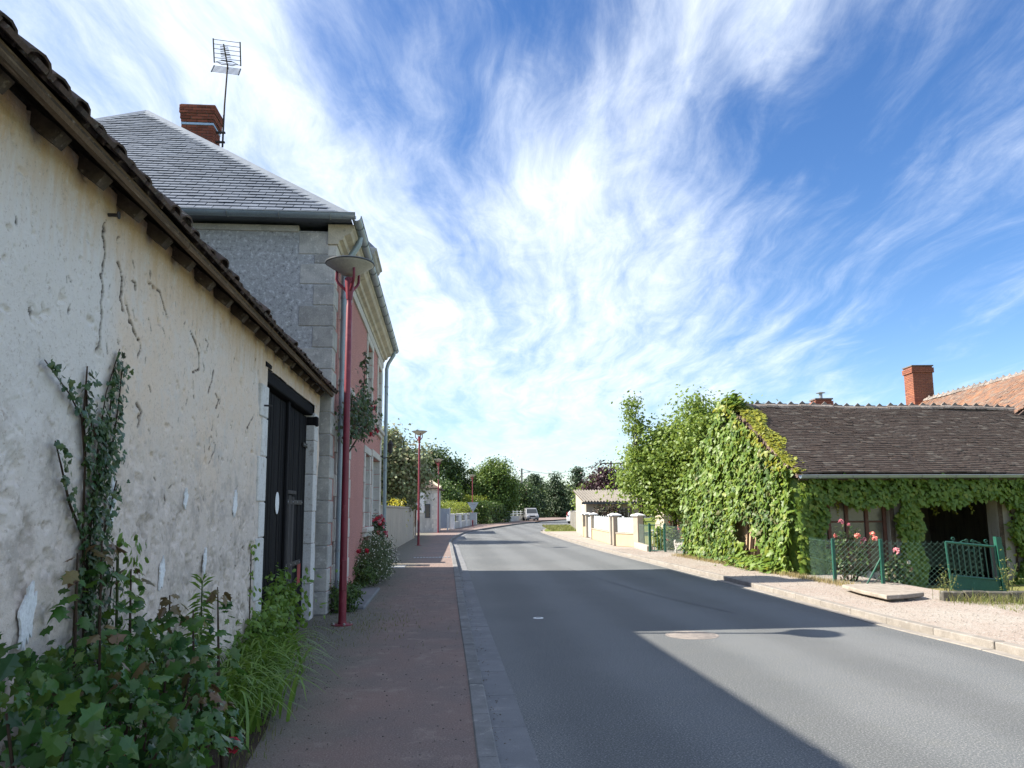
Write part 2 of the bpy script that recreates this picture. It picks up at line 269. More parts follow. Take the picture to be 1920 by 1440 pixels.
lamp_glass = M('headlamp_plastic', (.62, .64, .66), None, .15, 5, 60, 0, .001, .6); taillight = M('red_lens', (.35, .02, .02), None, .3, 5, 60, 0, .001, .5)
skin_m = M('skin', (.48, .29, .21), (.43, .26, .19), .6, 8, 60, .1, .001, .3); redcap = M('red_cloth', (.55, .03, .035), None, .8, 8, 60, .2, .002, .2); pinktop = M('pink_cloth', (.62, .23, .27), None, .8, 8, 60, .2, .002, .2)
darkcloth = M('navy_cloth', (.03, .035, .05), None, .85, 8, 60, .2, .002, .2); hair_m = M('dark_hair', (.018, .013, .011), None, .6, 12, 90, .3, .002, .3)
dogfur = M('white_dog_fur', (.68, .66, .62), (.58, .55, .50), .9, 9, 70, .8, .01, .1, c3=(.40, .37, .34))
sign_grey = M('bare_aluminium_sign', (.40, .43, .46), (.35, .38, .41), .5, 4, 50, .05, .001, .4, metal=.3); concrete_m = M('pole_concrete', (.36, .345, .32), (.28, .27, .25), .9, 3, 50, .3, .004, .2)
redsticker = M('faded_red_paper', (.42, .10, .085), (.33, .08, .07), .8, 18, 60, .1, .002, .2); manhole_m = M('worn_manhole_iron', (.23, .205, .185), (.17, .155, .145), .8, 9, 70, .8, .006, .3, c3=(.30, .27, .24))
stone_col = M('cover_concrete', (.40, .405, .40), (.33, .335, .33), .9, 6, 80, .4, .004, .2); brownwood = M('stained_timber', (.145, .075, .042), (.10, .055, .034), .8, 4, 50, .4, .004, .2, sc=(5, 5, .6))
navy_metal = M('navy_railing_paint', (.045, .06, .095), None, .5, 5, 60, 0, .001, .4); greypanel = M('grey_gate_panel', (.26, .29, .34), (.23, .255, .30), .6, 2, 40, .1, .002, .3); tanpanel = M('tan_sheet_roof', (.36, .285, .19), (.30, .24, .165), .85, 1.2, 30, .3, .004, .2)

# ------------------------------------------------------------------ mesh helpers
def tag(o, label=None, cat=None, group=None, kind=None):
    if label: o['label'] = label
    if cat: o['category'] = cat
    if group: o['group'] = group
    if kind: o['kind'] = kind
    return o
def empty(name, label, cat, loc=(0, 0, 0), rz=0., group=None):
    o = bpy.data.objects.new(name, None); COL.objects.link(o); o.location = loc; o.rotation_euler = (0, 0, rz); o.empty_display_size = .2
    return tag(o, label, cat, group)
def link(name, me, parent=None, mw=None):
    o = bpy.data.objects.new(name, me); COL.objects.link(o)
    if parent is not None: o.parent = parent
    if mw is not None: o.matrix_local = mw
    return o
class MB:
    def __init__(s): s.v = []; s.f = []
    def add(s, vs, fs):
        k = len(s.v); s.v += [tuple(x) for x in vs]; s.f += [tuple(i + k for i in f) for f in fs]; return s
    def box(s, x0, x1, y0, y1, z0, z1): return s.add([(x0, y0, z0), (x1, y0, z0), (x1, y1, z0), (x0, y1, z0), (x0, y0, z1), (x1, y0, z1), (x1, y1, z1), (x0, y1, z1)],
        [(0, 3, 2, 1), (4, 5, 6, 7), (0, 1, 5, 4), (1, 2, 6, 5), (2, 3, 7, 6), (3, 0, 4, 7)])
    def bbox(s, x0, x1, y0, y1, z0, z1, b=.008):
        """box with chamfered edges"""
        lo = (x0, y0, z0); hi = (x1, y1, z1); idx = {}; vs = []
        for c in range(8):
            sg = [(c >> k) & 1 for k in range(3)]
            for a in range(3):
                q = [(hi[k] - (0 if k == a else b)) if sg[k] else (lo[k] + (0 if k == a else b)) for k in range(3)]
                idx[(c, a)] = len(vs); vs.append(q)
        fs = []
        cen = [(lo[k] + hi[k]) / 2 for k in range(3)]
        def push(ids):
            p = [Vector(vs[i]) for i in ids]; nrm = (p[1] - p[0]).cross(p[2] - p[0])
            if nrm.dot(sum(p, Vector()) / len(p) - Vector(cen)) < 0: ids = ids[::-1]
            fs.append(tuple(ids))
        for a in range(3):
            o1, o2 = [k for k in range(3) if k != a]
            for sd in (0, 1):
                base = sd << a; push([idx[(base, a)], idx[(base | 1 << o1, a)], idx[(base | 1 << o1 | 1 << o2, a)], idx[(base | 1 << o2, a)]])
            for b1 in (0, 1):
                for b2 in (0, 1):
                    c0 = b1 << o1 | b2 << o2; c1 = c0 | 1 << a; push([idx[(c0, o1)], idx[(c1, o1)], idx[(c1, o2)], idx[(c0, o2)]])
        for c in range(8): push([idx[(c, 0)], idx[(c, 1)], idx[(c, 2)]])
        return s.add(vs, fs)
    def obox(s, o, a, b, c):
        o, a, b, c = Vector(o), Vector(a), Vector(b), Vector(c)
        if a.cross(b).dot(c) < 0: a, b = b, a
        return s.add([o, o + a, o + a + b, o + b, o + c, o + a + c, o + a + b + c, o + b + c], [(0, 3, 2, 1), (4, 5, 6, 7), (0, 1, 5, 4), (1, 2, 6, 5), (2, 3, 7, 6), (3, 0, 4, 7)])
    def tube(s, pts, rad, n=8, cap=True):
        pts = [Vector(p) for p in pts]; k = len(pts)
        if not hasattr(rad, '__len__'): rad = [rad] * k
        vs = []; ref = None
        for i in range(k):
            t = (pts[min(i + 1, k - 1)] - pts[max(i - 1, 0)])
            t = t.normalized() if t.length > 1e-9 else Vector((0, 0, 1))
            if ref is None: ref = t.orthogonal().normalized()
            ref = (ref - t * ref.dot(t)); ref = ref.normalized() if ref.length > 1e-6 else t.orthogonal().normalized()
            q = t.cross(ref)
            for j in range(n):
                a = 2 * math.pi * j / n; vs.append(pts[i] + (ref * math.cos(a) + q * math.sin(a)) * rad[i])
        fs = [(i * n + j, i * n + (j + 1) % n, (i + 1) * n + (j + 1) % n, (i + 1) * n + j) for i in range(k - 1) for j in range(n)]
        if cap: fs += [tuple(range(n))[::-1], tuple((k - 1) * n + j for j in range(n))]
        return s.add(vs, fs)
    def lathe(s, prof, n=24, c=(0, 0, 0)):
        vs = []; k = len(prof)
        for r, z in prof:
            for j in range(n):
                a = 2 * math.pi * j / n; vs.append((c[0] + r * math.cos(a), c[1] + r * math.sin(a), c[2] + z))
        fs = [(i * n + j, i * n + (j + 1) % n, (i + 1) * n + (j + 1) % n, (i + 1) * n + j) for i in range(k - 1) for j in range(n)]
        fs += [tuple(range(n))[::-1], tuple((k - 1) * n + j for j in range(n))]
        return s.add(vs, fs)
    def prism(s, poly, ext):
        poly = [Vector(p) for p in poly]; e = Vector(ext); k = len(poly)
        nrm = Vector()
        for i in range(k): nrm += (poly[i] - poly[0]).cross(poly[(i + 1) % k] - poly[0])
        if nrm.dot(e) > 0: poly = poly[::-1]
        return s.add(poly + [p + e for p in poly], [tuple(range(k)), tuple(range(2 * k - 1, k - 1, -1))] + [(i, k + i, k + (i + 1) % k, (i + 1) % k) for i in range(k)])
    def mesh(s, name, mat, smooth=False):
        me = bpy.data.meshes.new(name); me.from_pydata(s.v, [], s.f); me.materials.append(mat)
        if smooth:
            me.polygons.foreach_set('use_smooth', [True] * len(me.polygons))
            try: me.set_sharp_from_angle(angle=R(40))
            except Exception: pass
        me.update(); return me
    def part(s, name, mat, parent=None, smooth=False, mw=None, kind=None, label=None):
        o = link(name, s.mesh(name, mat, smooth), parent, mw)
        return tag(o, label, None, None, kind)
def struct(name, mb, mat, smooth=False): return tag(link(name, mb.mesh(name, mat, smooth)), kind='structure')

# smooth value noise for displacement
_tab = nr.random((256, 256))
def vnoise(x, y):
    xi = np.floor(x).astype(int); yi = np.floor(y).astype(int); fx = x - xi; fy = y - yi; fx = fx * fx * (3 - 2 * fx); fy = fy * fy * (3 - 2 * fy)
    g = lambda a, b: _tab[a % 256, b % 256]
    return (g(xi, yi) * (1 - fx) + g(xi + 1, yi) * fx) * (1 - fy) + (g(xi, yi + 1) * (1 - fx) + g(xi + 1, yi + 1) * fx) * fy
def fbm(x, y, o=4):
    t = 0; a = 1; s = 0
    for _ in range(o): t = t + a * vnoise(x, y); s += a; a *= .5; x = x * 2.03 + 17; y = y * 2.03 + 5
    return t / s - .5

# ------------------------------------------------------------------ leaves
def tmpl(kind):
    if kind == 'quad': v = [(0, 0, 0), (.45, .36, -.06), (1, 0, -.04), (.45, -.36, -.06)]; f = [(0, 1, 2), (0, 2, 3)]
    elif kind == 'narrow': v = [(0, 0, 0), (.45, .15, -.03), (1, 0, -.12), (.45, -.15, -.03)]; f = [(0, 1, 2), (0, 2, 3)]
    elif kind == 'oval':
        v = [(0, 0, 0), (.3, .27, -.05), (.68, .24, -.10), (1, 0, -.16), (.68, -.24, -.10), (.3, -.27, -.05), (.5, 0, .03)]; f = [(6, 0, 1), (6, 1, 2), (6, 2, 3), (6, 3, 4), (6, 4, 5), (6, 5, 0)]
    elif kind == 'ivy':
        h = [(0.0, 0.0), (-.06, .30), (.22, .48), (.36, .24), (.60, .30), (1, 0)]; v = [(u, w, -.10 * abs(w) - .08 * u) for u, w in h] + [(u, -w, -.10 * abs(w) - .08 * u) for u, w in h[1:-1][::-1]] + [(.3, 0, .03)]
        k = len(v) - 1; f = [(k, i, (i + 1) % k) for i in range(k)]
    elif kind == 'shrub':
        h = [(0, 0), (.08, .20), (.22, .22), (.30, .44), (.42, .26), (.55, .24), (.62, .36), (.72, .18), (.84, .10), (1.02, 0)]
        v = [(u, w, -.22 * abs(w) - .20 * u * u + .05 * math.sin(9 * u) * w) for u, w in h] + [(u, -w, -.22 * abs(w) - .20 * u * u) for u, w in h[1:-1][::-1]] + [(.45, 0, -.03)]
        k = len(v) - 1; f = [(k, i, (i + 1) % k) for i in range(k)]
    elif kind == 'petal': v = [(0, 0, 0), (.6, .5, .2), (1, 0, .1), (.6, -.5, .2)]; f = [(0, 1, 2, 3)]
    return np.array(v, float), f
def frames(Nn, tilt=None, down=.35):
    """leaf directions: perpendicular to the normal, a little downhill"""
    n = Nn / (np.linalg.norm(Nn, axis=1, keepdims=True) + 1e-9)
    t = nr.normal(size=n.shape); t[:, 2] -= down * 2.0
    t -= n * np.sum(t * n, 1, keepdims=True); t /= np.linalg.norm(t, axis=1, keepdims=True) + 1e-9
    return t, np.cross(n, t), n
def raw_mesh(name, V, faces_tpl, ncopy, k, mat):
    me = bpy.data.meshes.new(name); me.vertices.add(len(V)); me.vertices.foreach_set('co', V.astype(np.float32).ravel())
    fl = np.concatenate([np.array(f) for f in faces_tpl]); ln = np.array([len(f) for f in faces_tpl])
    loops = (fl[None, :] + (np.arange(ncopy) * k)[:, None]).ravel(); tot = np.tile(ln, ncopy); st = np.concatenate([[0], np.cumsum(tot)[:-1]])
    me.loops.add(len(loops)); me.loops.foreach_set('vertex_index', loops.astype(np.int32))
    me.polygons.add(len(tot)); me.polygons.foreach_set('loop_start', st.astype(np.int32)); me.polygons.foreach_set('loop_total', tot.astype(np.int32))
    me.materials.append(mat); me.update(calc_edges=True); return me
def leaf_mesh(name, P, Nn, size, kind, mat, down=.35):
    T, F = tmpl(kind); t, b, n = frames(np.asarray(Nn, float), down=down); size = np.broadcast_to(np.asarray(size, float), (len(P),))
    V = (np.asarray(P)[:, None, :] + size[:, None, None] * (T[None, :, 0, None] * t[:, None, :] + T[None, :, 1, None] * b[:, None, :] + T[None, :, 2, None] * n[:, None, :])).reshape(-1, 3)
    return raw_mesh(name, V, F, len(P), len(T), mat)
def leaf_part(name, P, Nn, size, kind, mat, parent, down=.35): return tag(link(name, leaf_mesh(name, P, Nn, size, kind, mat, down), parent), kind='stuff')
_one = {}
def leaf_objects(P, Nn, size, kind, mat, parent, name='leaf', down=.35):
    """separate leaves that share one mesh"""
    key = (kind, mat.name)
    if key not in _one:
        T, F = tmpl(kind); me = bpy.data.meshes.new(name); me.from_pydata([tuple(x) for x in T], [], F); me.materials.append(mat); _one[key] = me
    t, b, n = frames(np.asarray(Nn, float), down=down); size = np.broadcast_to(np.asarray(size, float), (len(P),))
    for i in range(len(P)):
        s = size[i]; mt = Matrix([[t[i, r] * s, b[i, r] * s, n[i, r] * s, P[i][r]] for r in range(3)] + [[0, 0, 0, 1]])
        link(name, _one[key], parent, mt)
def rand_dirs(n, up=.3):
    d = nr.normal(size=(n, 3)); d[:, 2] += up; return d / np.linalg.norm(d, axis=1, keepdims=True)

green_oak = LEAF('oak_leaves', [(.028, .055, .014), (.045, .085, .020), (.065, .11, .025), (.035, .068, .017)], .5, .2)
green_mid = LEAF('mid_green_leaves', [(.06, .11, .02), (.095, .16, .028), (.125, .19, .036), (.07, .125, .022)], .5, .28)
green_far = LEAF('far_wood_leaves', [(.035, .068, .022), (.055, .095, .028), (.075, .115, .033)], .6, .2)
green_dark = LEAF('dark_evergreen_needles', [(.018, .042, .018), (.03, .06, .024), (.04, .075, .026)], .6, .12)
green_light = LEAF('light_green_leaves', [(.095, .165, .028), (.145, .225, .04), (.19, .265, .05), (.115, .19, .033)], .5, .36)
green_grey = LEAF('grey_green_willow_leaves', [(.13, .175, .08), (.18, .225, .11), (.23, .265, .145), (.17, .145, .08), (.14, .185, .085)], .55, .22)
purple_l = LEAF('purple_plum_leaves', [(.022, .008, .014), (.038, .012, .02), (.05, .018, .024)], .5, .15)
hedge_l = LEAF('hedge_leaves', [(.03, .065, .014), (.05, .10, .018), (.08, .14, .022)], .5, .2); hedge_y = LEAF('golden_hedge_leaves', [(.12, .17, .02), (.19, .24, .03), (.09, .14, .02)], .5, .3)
creeper_l = LEAF('creeper_leaves', [(.075, .145, .022), (.115, .195, .028), (.16, .24, .035), (.10, .18, .026), (.21, .255, .035)], .48, .30, .4)
creeper_y = LEAF('young_yellow_creeper_leaves', [(.22, .25, .03), (.30, .30, .04), (.17, .22, .03)], .4, .35)
ivy_l = LEAF('ivy_leaves', [(.024, .062, .020), (.038, .088, .028), (.052, .112, .034), (.03, .074, .024), (.085, .13, .035)], .34, .12, .5)
shrub_l = LEAF('shrub_leaves', [(.030, .095, .024), (.055, .150, .028), (.022, .075, .026), (.115, .195, .030), (.040, .115, .026), (.07, .165, .030), (.034, .10, .028)], .27, .32, .5)
shrub_br = LEAF('bronzed_shrub_leaves', [(.13, .075, .035), (.10, .09, .03), (.15, .10, .05), (.17, .15, .04)], .3, .2, .5)
lily_l = LEAF('daylily_blades', [(.10, .205, .03), (.135, .26, .04), (.18, .30, .055), (.115, .225, .035)], .32, .32, .5)
bind_l = LEAF('bindweed_leaves', [(.085, .175, .028), (.125, .235, .035), (.165, .27, .042)], .45, .3)
rose_l = LEAF('rose_leaves', [(.028, .06, .02), (.045, .085, .026), (.06, .10, .028), (.075, .045, .03)], .4, .2); finegreen = LEAF('fine_grey_green_leaves', [(.055, .085, .035), (.085, .12, .05), (.11, .145, .065)], .55, .22)
fl_white = LEAF('white_petals', [(.72, .70, .58), (.78, .77, .68)], .6, .2); fl_red = LEAF('crimson_petals', [(.38, .012, .03), (.52, .02, .045)], .5, .2); fl_pink = LEAF('pink_petals', [(.62, .22, .27), (.70, .33, .36)], .5, .2)
fl_salmon = LEAF('salmon_petals', [(.80, .30, .20), (.85, .42, .36), (.78, .22, .16)], .5, .25); fl_mag = LEAF('magenta_petals', [(.55, .02, .30), (.62, .05, .36)], .5, .2)
grass_l = LEAF('grass_blades', [(.10, .15, .03), (.16, .19, .05), (.22, .20, .08), (.13, .17, .04)], .6, .3); drygrass_l = LEAF('dry_grass_blades', [(.28, .23, .10), (.34, .28, .14), (.2, .19, .07)], .7, .3)

# ------------------------------------------------------------------ ground, road, pavements
def spline(pts, step=.5):
    P = [Vector((a, b)) for a, b in pts]; P = [P[0] * 2 - P[1]] + P + [P[-1] * 2 - P[-2]]; out = []
    for i in range(1, len(P) - 2):
        n = max(2, int((P[i + 1] - P[i]).length / step))
        for j in range(n):
            t = j / n; a, b, c, d = P[i - 1:i + 3]
            out.append(.5 * ((2 * b) + (c - a) * t + (2 * a - 5 * b + 4 * c - d) * t * t + (3 * b - a - 3 * c + d) * t ** 3))
    out.append(P[-2]); return out
def offset(line, d):
    o = []
    for i in range(len(line)):
        t = (line[min(i + 1, len(line) - 1)] - line[max(i - 1, 0)]).normalized(); o.append(line[i] + Vector((t.y, -t.x)) * d)   # d>0: to the right of travel
    return o
def bylen(line, step):
    """resample at equal arc length"""
    d = [0]
    for i in range(1, len(line)): d.append(d[-1] + (line[i] - line[i - 1]).length)
    out = []; k = 0; s = 0
    while s <= d[-1]:
        while d[k + 1] < s and k < len(d) - 2: k += 1
        t = (s - d[k]) / max(1e-9, d[k + 1] - d[k]); out.append(line[k].lerp(line[k + 1], t)); s += step
    return out
LEFT = spline([(1.55, -16), (.95, -6), (.50, 1.2), (.16, 5.07), (-.02, 7.25), (-.46, 12.23), (-1.29, 21.92), (-2.21, 32.35), (-2.92, 41.4), (-2.97, 55.8), (-1.3, 71.2), (1.75, 92), (5.6, 112), (12.5, 135), (27, 165), (52, 200)])
RIGHT = spline([(7.0, -16), (6.3, -6), (5.75, 1.2), (5.32, 8.3), (5.0, 10.86), (4.68, 16.21), (3.94, 24.31), (3.15, 33.41), (2.44, 46), (2.02, 55.9), (2.5, 63.4), (3.95, 72.9), (5.8, 80.5), (9.2, 95), (14.5, 112), (21.5, 130), (36, 158), (62, 192)])
def strip(a, b, za, zb=None, name=None, mat=None, smooth=True):
    n = min(len(a), len(b)); zb = za if zb is None else zb; mb = MB()
    vs = []
    for i in range(n): vs += [(a[i].x, a[i].y, za), (b[i].x, b[i].y, zb)]
    mb.add(vs, [(2 * i, 2 * i + 1, 2 * i + 3, 2 * i + 2) for i in range(n - 1)]); return struct(name, mb, mat, smooth)
def same(a, n):
    d = [0]
    for i in range(1, len(a)): d.append(d[-1] + (a[i] - a[i - 1]).length)
    return bylen(a, d[-1] / (n - 1) * .99999)[:n]
mb = MB(); mb.add([(-900, -60, -.42), (900, -60, -.42), (900, 1500, -.42), (-900, 1500, -.42)], [(0, 1, 2, 3)]); struct('ground', mb, grass_m)
strip(same(LEFT, 420), same(RIGHT, 420), 0, 0, 'road', asph)
# pavement on the left: from the kerb to the house fronts
KL = offset(LEFT, -.40); far = [Vector((min(p.x - 3, -14 if p.y < 60 else p.x - 14), p.y)) for p in KL]
pavement = strip(far, KL, .10, .10, 'pavement', pave)
KR = offset(RIGHT, .30)
def xr(y):  # outer line of the gravel verge
    ys = [-20, 9, 11.5, 13, 15, 18, 25, 27, 31, 33, 43, 52, 54, 75, 260]; xs = [7.6, 7.5, 7.35, 7.2, 7.1, 7.0, 6.0, 5.6, 5.2, 4.6, 4.35, 4.45, 4.6, 8, 120]
    return float(np.interp(y, ys, xs))
KRn = [p for p in KR if p.y < 54.8]; verge = strip(KRn, [Vector((max(p.x + .3, xr(p.y) + .6), p.y)) for p in KRn], .09, .10, 'gravel_verge', gravel)
KRf = [p for p in KR if 54.5 <= p.y]; strip(KRf, [Vector((p.x + 40, p.y)) for p in KRf], .09, .12, 'grass_verge', lawn_m)
mb2 = MB(); mb2.add([(5.4, 24.2, .088), (40, 30, .088), (40, 57, .088), (4.7, 57, .088), (4.75, 33, .088)], [(0, 1, 2, 3, 4)]); struct('garden_lawn', mb2, drygrass_m)
mb = MB(); mb.add([(6.9, 12.4, .06), (30, 9, -.05), (30, 24, -.28), (6.9, 18.3, -.28)], [(0, 1, 2, 3)]); struct('farm_yard', mb, drygrass_m)
mb = MB(); mb.add([(7.5, -10, .085), (30, -10, .085), (30, 10.8, .085), (7.2, 12.6, .085)], [(0, 1, 2, 3)]); struct('lawn', mb, lawn_m)

def kerb_run(line, w0, w1, z0, z1, length, mat, parent, name, y0, y1, jitter=.004, b=.010):
    """stones laid end to end between two offsets of a line"""
    L_ = bylen(line, length)
    for i in range(len(L_) - 1):
        if not (y0 < L_[i].y < y1): continue
        a, c = L_[i], L_[i + 1]; t = (c - a); ln = t.length; t = t.normalized(); nrm = Vector((t.y, -t.x))
        me = MB().bbox(w0, w1, .004, ln - .004, z0, z1, b).mesh(name, mat)
        dz = rnd.uniform(-jitter, jitter)
        link(name, me, parent, Matrix(((nrm.x, t.x, 0, a.x), (nrm.y, t.y, 0, a.y), (0, 0, 1, dz), (0, 0, 0, 1))))
kerb_run(LEFT, -.40, -.27, -.10, .112, 1.0, kerb_m, pavement, 'kerb_stone', 1, 100)
kerb_run(LEFT, -.265, .0, -.10, .010, 1.0, gutter_m, pavement, 'gutter_slab', 1, 62, .002, .003)
kerb_run(RIGHT, .16, .30, -.10, .092, 1.0, kerbp_m, verge, 'kerb_stone', 2, 80, .006)
kerb_run(RIGHT, .0, .155, -.10, .010, 1.0, kerbp_m, verge, 'gutter_slab', 2, 58, .002, .006)

def pebbles(name, n, fx, size, mat, label):
    P = []; 
    while len(P) < n:
        p = fx()
        if p: P.append(p)
    P = np.array(P); T = np.array([(1, 0, 0), (-.4, .9, 0), (-.5, -.8, 0), (.1, .1, .8), (.0, .0, -.5)]); F = [(0, 1, 3), (1, 2, 3), (2, 0, 3), (1, 0, 4), (2, 1, 4), (0, 2, 4)]
    a = nr.uniform(0, 6.28, n); s = nr.uniform(.4, 1, n) ** 2 * size; c, q = np.cos(a), np.sin(a)
    V = np.stack([T[None, :, 0] * c[:, None] - T[None, :, 1] * q[:, None], T[None, :, 0] * q[:, None] + T[None, :, 1] * c[:, None], np.repeat(T[None, :, 2] * .8, n, 0)], 2) * s[:, None, None] + P[:, None, :]
    o = link(name, raw_mesh(name, V.reshape(-1, 3), F, n, 5, mat)); return tag(o, label, 'gravel', kind='stuff')
def kx(y): return min(KL, key=lambda p: abs(p.y - y)).x
def f1():
    y = rnd.uniform(3.5, 24); x = -2.0 - .09 * y + abs(rnd.gauss(0, .55)) if rnd.random() < .75 else rnd.uniform(-2 - .09 * y, kx(y))
    return (x, y, .103) if x < kx(y) - .02 else None
def f2():
    y = rnd.uniform(7, 30); i = min(KR, key=lambda p: abs(p.y - y)).x; return (rnd.uniform(i + .02, xr(y) + .3), y, .102)
def f3():
    y = rnd.uniform(4, 30); i = min(LEFT, key=lambda p: abs(p.y - y)).x; return (i - .25 + abs(rnd.gauss(0, .06)), y, .013)
pebbles('loose_gravel', 9000, f1, .011, M('grit', (.27, .24, .22), (.17, .15, .14), .95, 30, 80, 0, .001, .1), 'loose grey grit scattered on the red pavement')
pebbles('gravel_stones', 16000, f2, .013, M('gravel_stone', (.40, .38, .35), (.26, .23, .20), .95, 30, 80, 0, .001, .1), 'loose pale stones strewn over the gravel verge')
pebbles('gutter_litter', 700, f3, .011, M('leaf_crumbs', (.24, .21, .17), (.12, .10, .08), .95, 30, 80, 0, .001, .1), 'crumbs and petals lying in the gutter')

def seam(pts, w, label):
    L_ = spline(pts, .15); a = [p + Vector((rnd.gauss(0, .008), rnd.gauss(0, .008))) for p in offset(L_, -w / 2)]; b = [p + Vector((rnd.gauss(0, .008), rnd.gauss(0, .008))) for p in offset(L_, w / 2)]
    o = strip(a, b, .004, .004, 'road_seam', seam_m); tag(o, label)
seam_m = M('tar_seam', (.075, .08, .085), (.10, .105, .11), .8, 8, 60, .3, .003, .3)
seam([(3.4, 12.2), (2.7, 14.6), (1.95, 18.5), (1.5, 21.5)], .022, 'thin tar seam running along the asphalt')
seam([(-2.7, 38.6), (-.5, 38.2), (2.6, 37.6)], .05, 'tar joint crossing the road'); seam([(-2.9, 51), (-1.0, 46), (.6, 38), (1.4, 33)], .05, 'curved tar joint at the bend')
# flat covers
def disc(name, mat, label, cat, x, y, z, r, prof=None, n=40):
    mb = MB(); mb.lathe(prof or [(r, -.03), (r, .002), (r * .93, .006), (r * .90, .003), (r * .88, .006), (.001, .006)], n); o = mb.part(name, mat, None, True); o.location = (x, y, z); return tag(o, label, cat)
disc('manhole_cover', manhole_m, 'round rusty manhole cover set in the asphalt', 'manhole', 2.28, 10.12, 0, .335)
m2 = M('white_marker_plate', (.78, .80, .80), (.70, .72, .72), .6, 5, 50, .1, .001, .3); dk = disc('survey_marker', m2, 'small white round marker plate set in the road', 'marker', .37, 11.78, 0, .078)
mb = MB(); mb.box(-.035, .035, -.012, .012, .005, .0085); mb.part('number_print', darkcloth, dk)
sc_ = empty('service_cover', 'pale two piece service cover beside the white flowering bush', 'cover', (-3.16, 21.2, .10), R(5))
for i in (-1, 1): MB().bbox(-.24, .24, i * .27 - .19 if i < 0 else .08, -.08 if i < 0 else .46, -.04, .012).part('cover_plate', stone_col, sc_)
MB().bbox(-.24, .24, -.078, .078, -.04, .008).part('cover_plate', gutter_m, sc_)
gr = empty('drain_grating', 'metal drain grating across the pavement', 'grating', (-2.60, 25.2, .10), R(5))
for i in range(12): MB().box(-.60 + i * .10, -.535 + i * .10, -.18, .18, -.02, .008).part('bar', zinc, gr)
MB().box(-.64, .62, -.21, .21, -.03, -.004).part('tray', disc_edge, gr)

# ------------------------------------------------------------------ the rendered barn
TH = math.atan(.09)
barn = empty('barn', 'old barn with cracked lime render and tarred double doors', 'barn', (-2.84, 10.9, .10), TH)
Y0, Y1, ZT = -12.0, .45, 3.29
DY0, DY1, DZ = -2.93, .02, 3.01     # door opening
CR = [[(-6.71, 2.91), (-6.65, 2.87), (-6.63, 2.83), (-6.64, 2.71), (-6.6, 2.66)], [(-6.55, 2.7), (-6.5, 2.63), (-6.44, 2.57), (-6.36, 2.54), (-6.31, 2.5), (-6.36, 2.43)], [(-6.21, 2.94), (-6.15, 2.93), (-6.05, 2.93), (-5.99, 2.87), (-5.94, 2.81), (-5.99, 2.8)],
      [(-6.5, 2.87), (-6.44, 2.87), (-6.44, 2.83)], [(-6.22, 2.71), (-6.17, 2.64)], [(-5.98, 2.7), (-5.94, 2.65)], [(-5.43, 2.81), (-5.31, 2.76), (-5.21, 2.69), (-5.2, 2.57), (-5.34, 2.52)], [(-5.08, 2.83), (-5.02, 2.81), (-5.04, 2.75)], [(-4.83, 2.63), (-4.88, 2.53), (-4.95, 2.43)],
      [(-4.75, 2.45), (-4.64, 2.42), (-4.71, 2.34)], [(-4.82, 2.1), (-4.71, 2.04), (-4.71, 1.99), (-4.85, 1.88)], [(-6.34, 2.15), (-6.24, 2.11), (-6.29, 2.02)], [(-4.78, 2.23), (-4.8, 2.15)], [(-3.47, 2.42), (-3.59, 2.34), (-3.69, 2.21)], [(-4.13, 2.42), (-4.07, 2.37)], [(-5.33, 2.46), (-5.32, 2.4)],
      [(-6.9, 3.07), (-6.91, 3.0), (-6.88, 2.91), (-6.9, 2.78), (-6.89, 2.64), (-6.87, 2.36)]]
for _ in range(150):
    a, b = rnd.uniform(-7.9, -3.2), rnd.uniform(.6, 3.1)
    if a < -6.9 and rnd.random() < .6: continue
    CR.append([(a, b), (a + rnd.uniform(-.02, .03), b - rnd.uniform(.015, .05))])
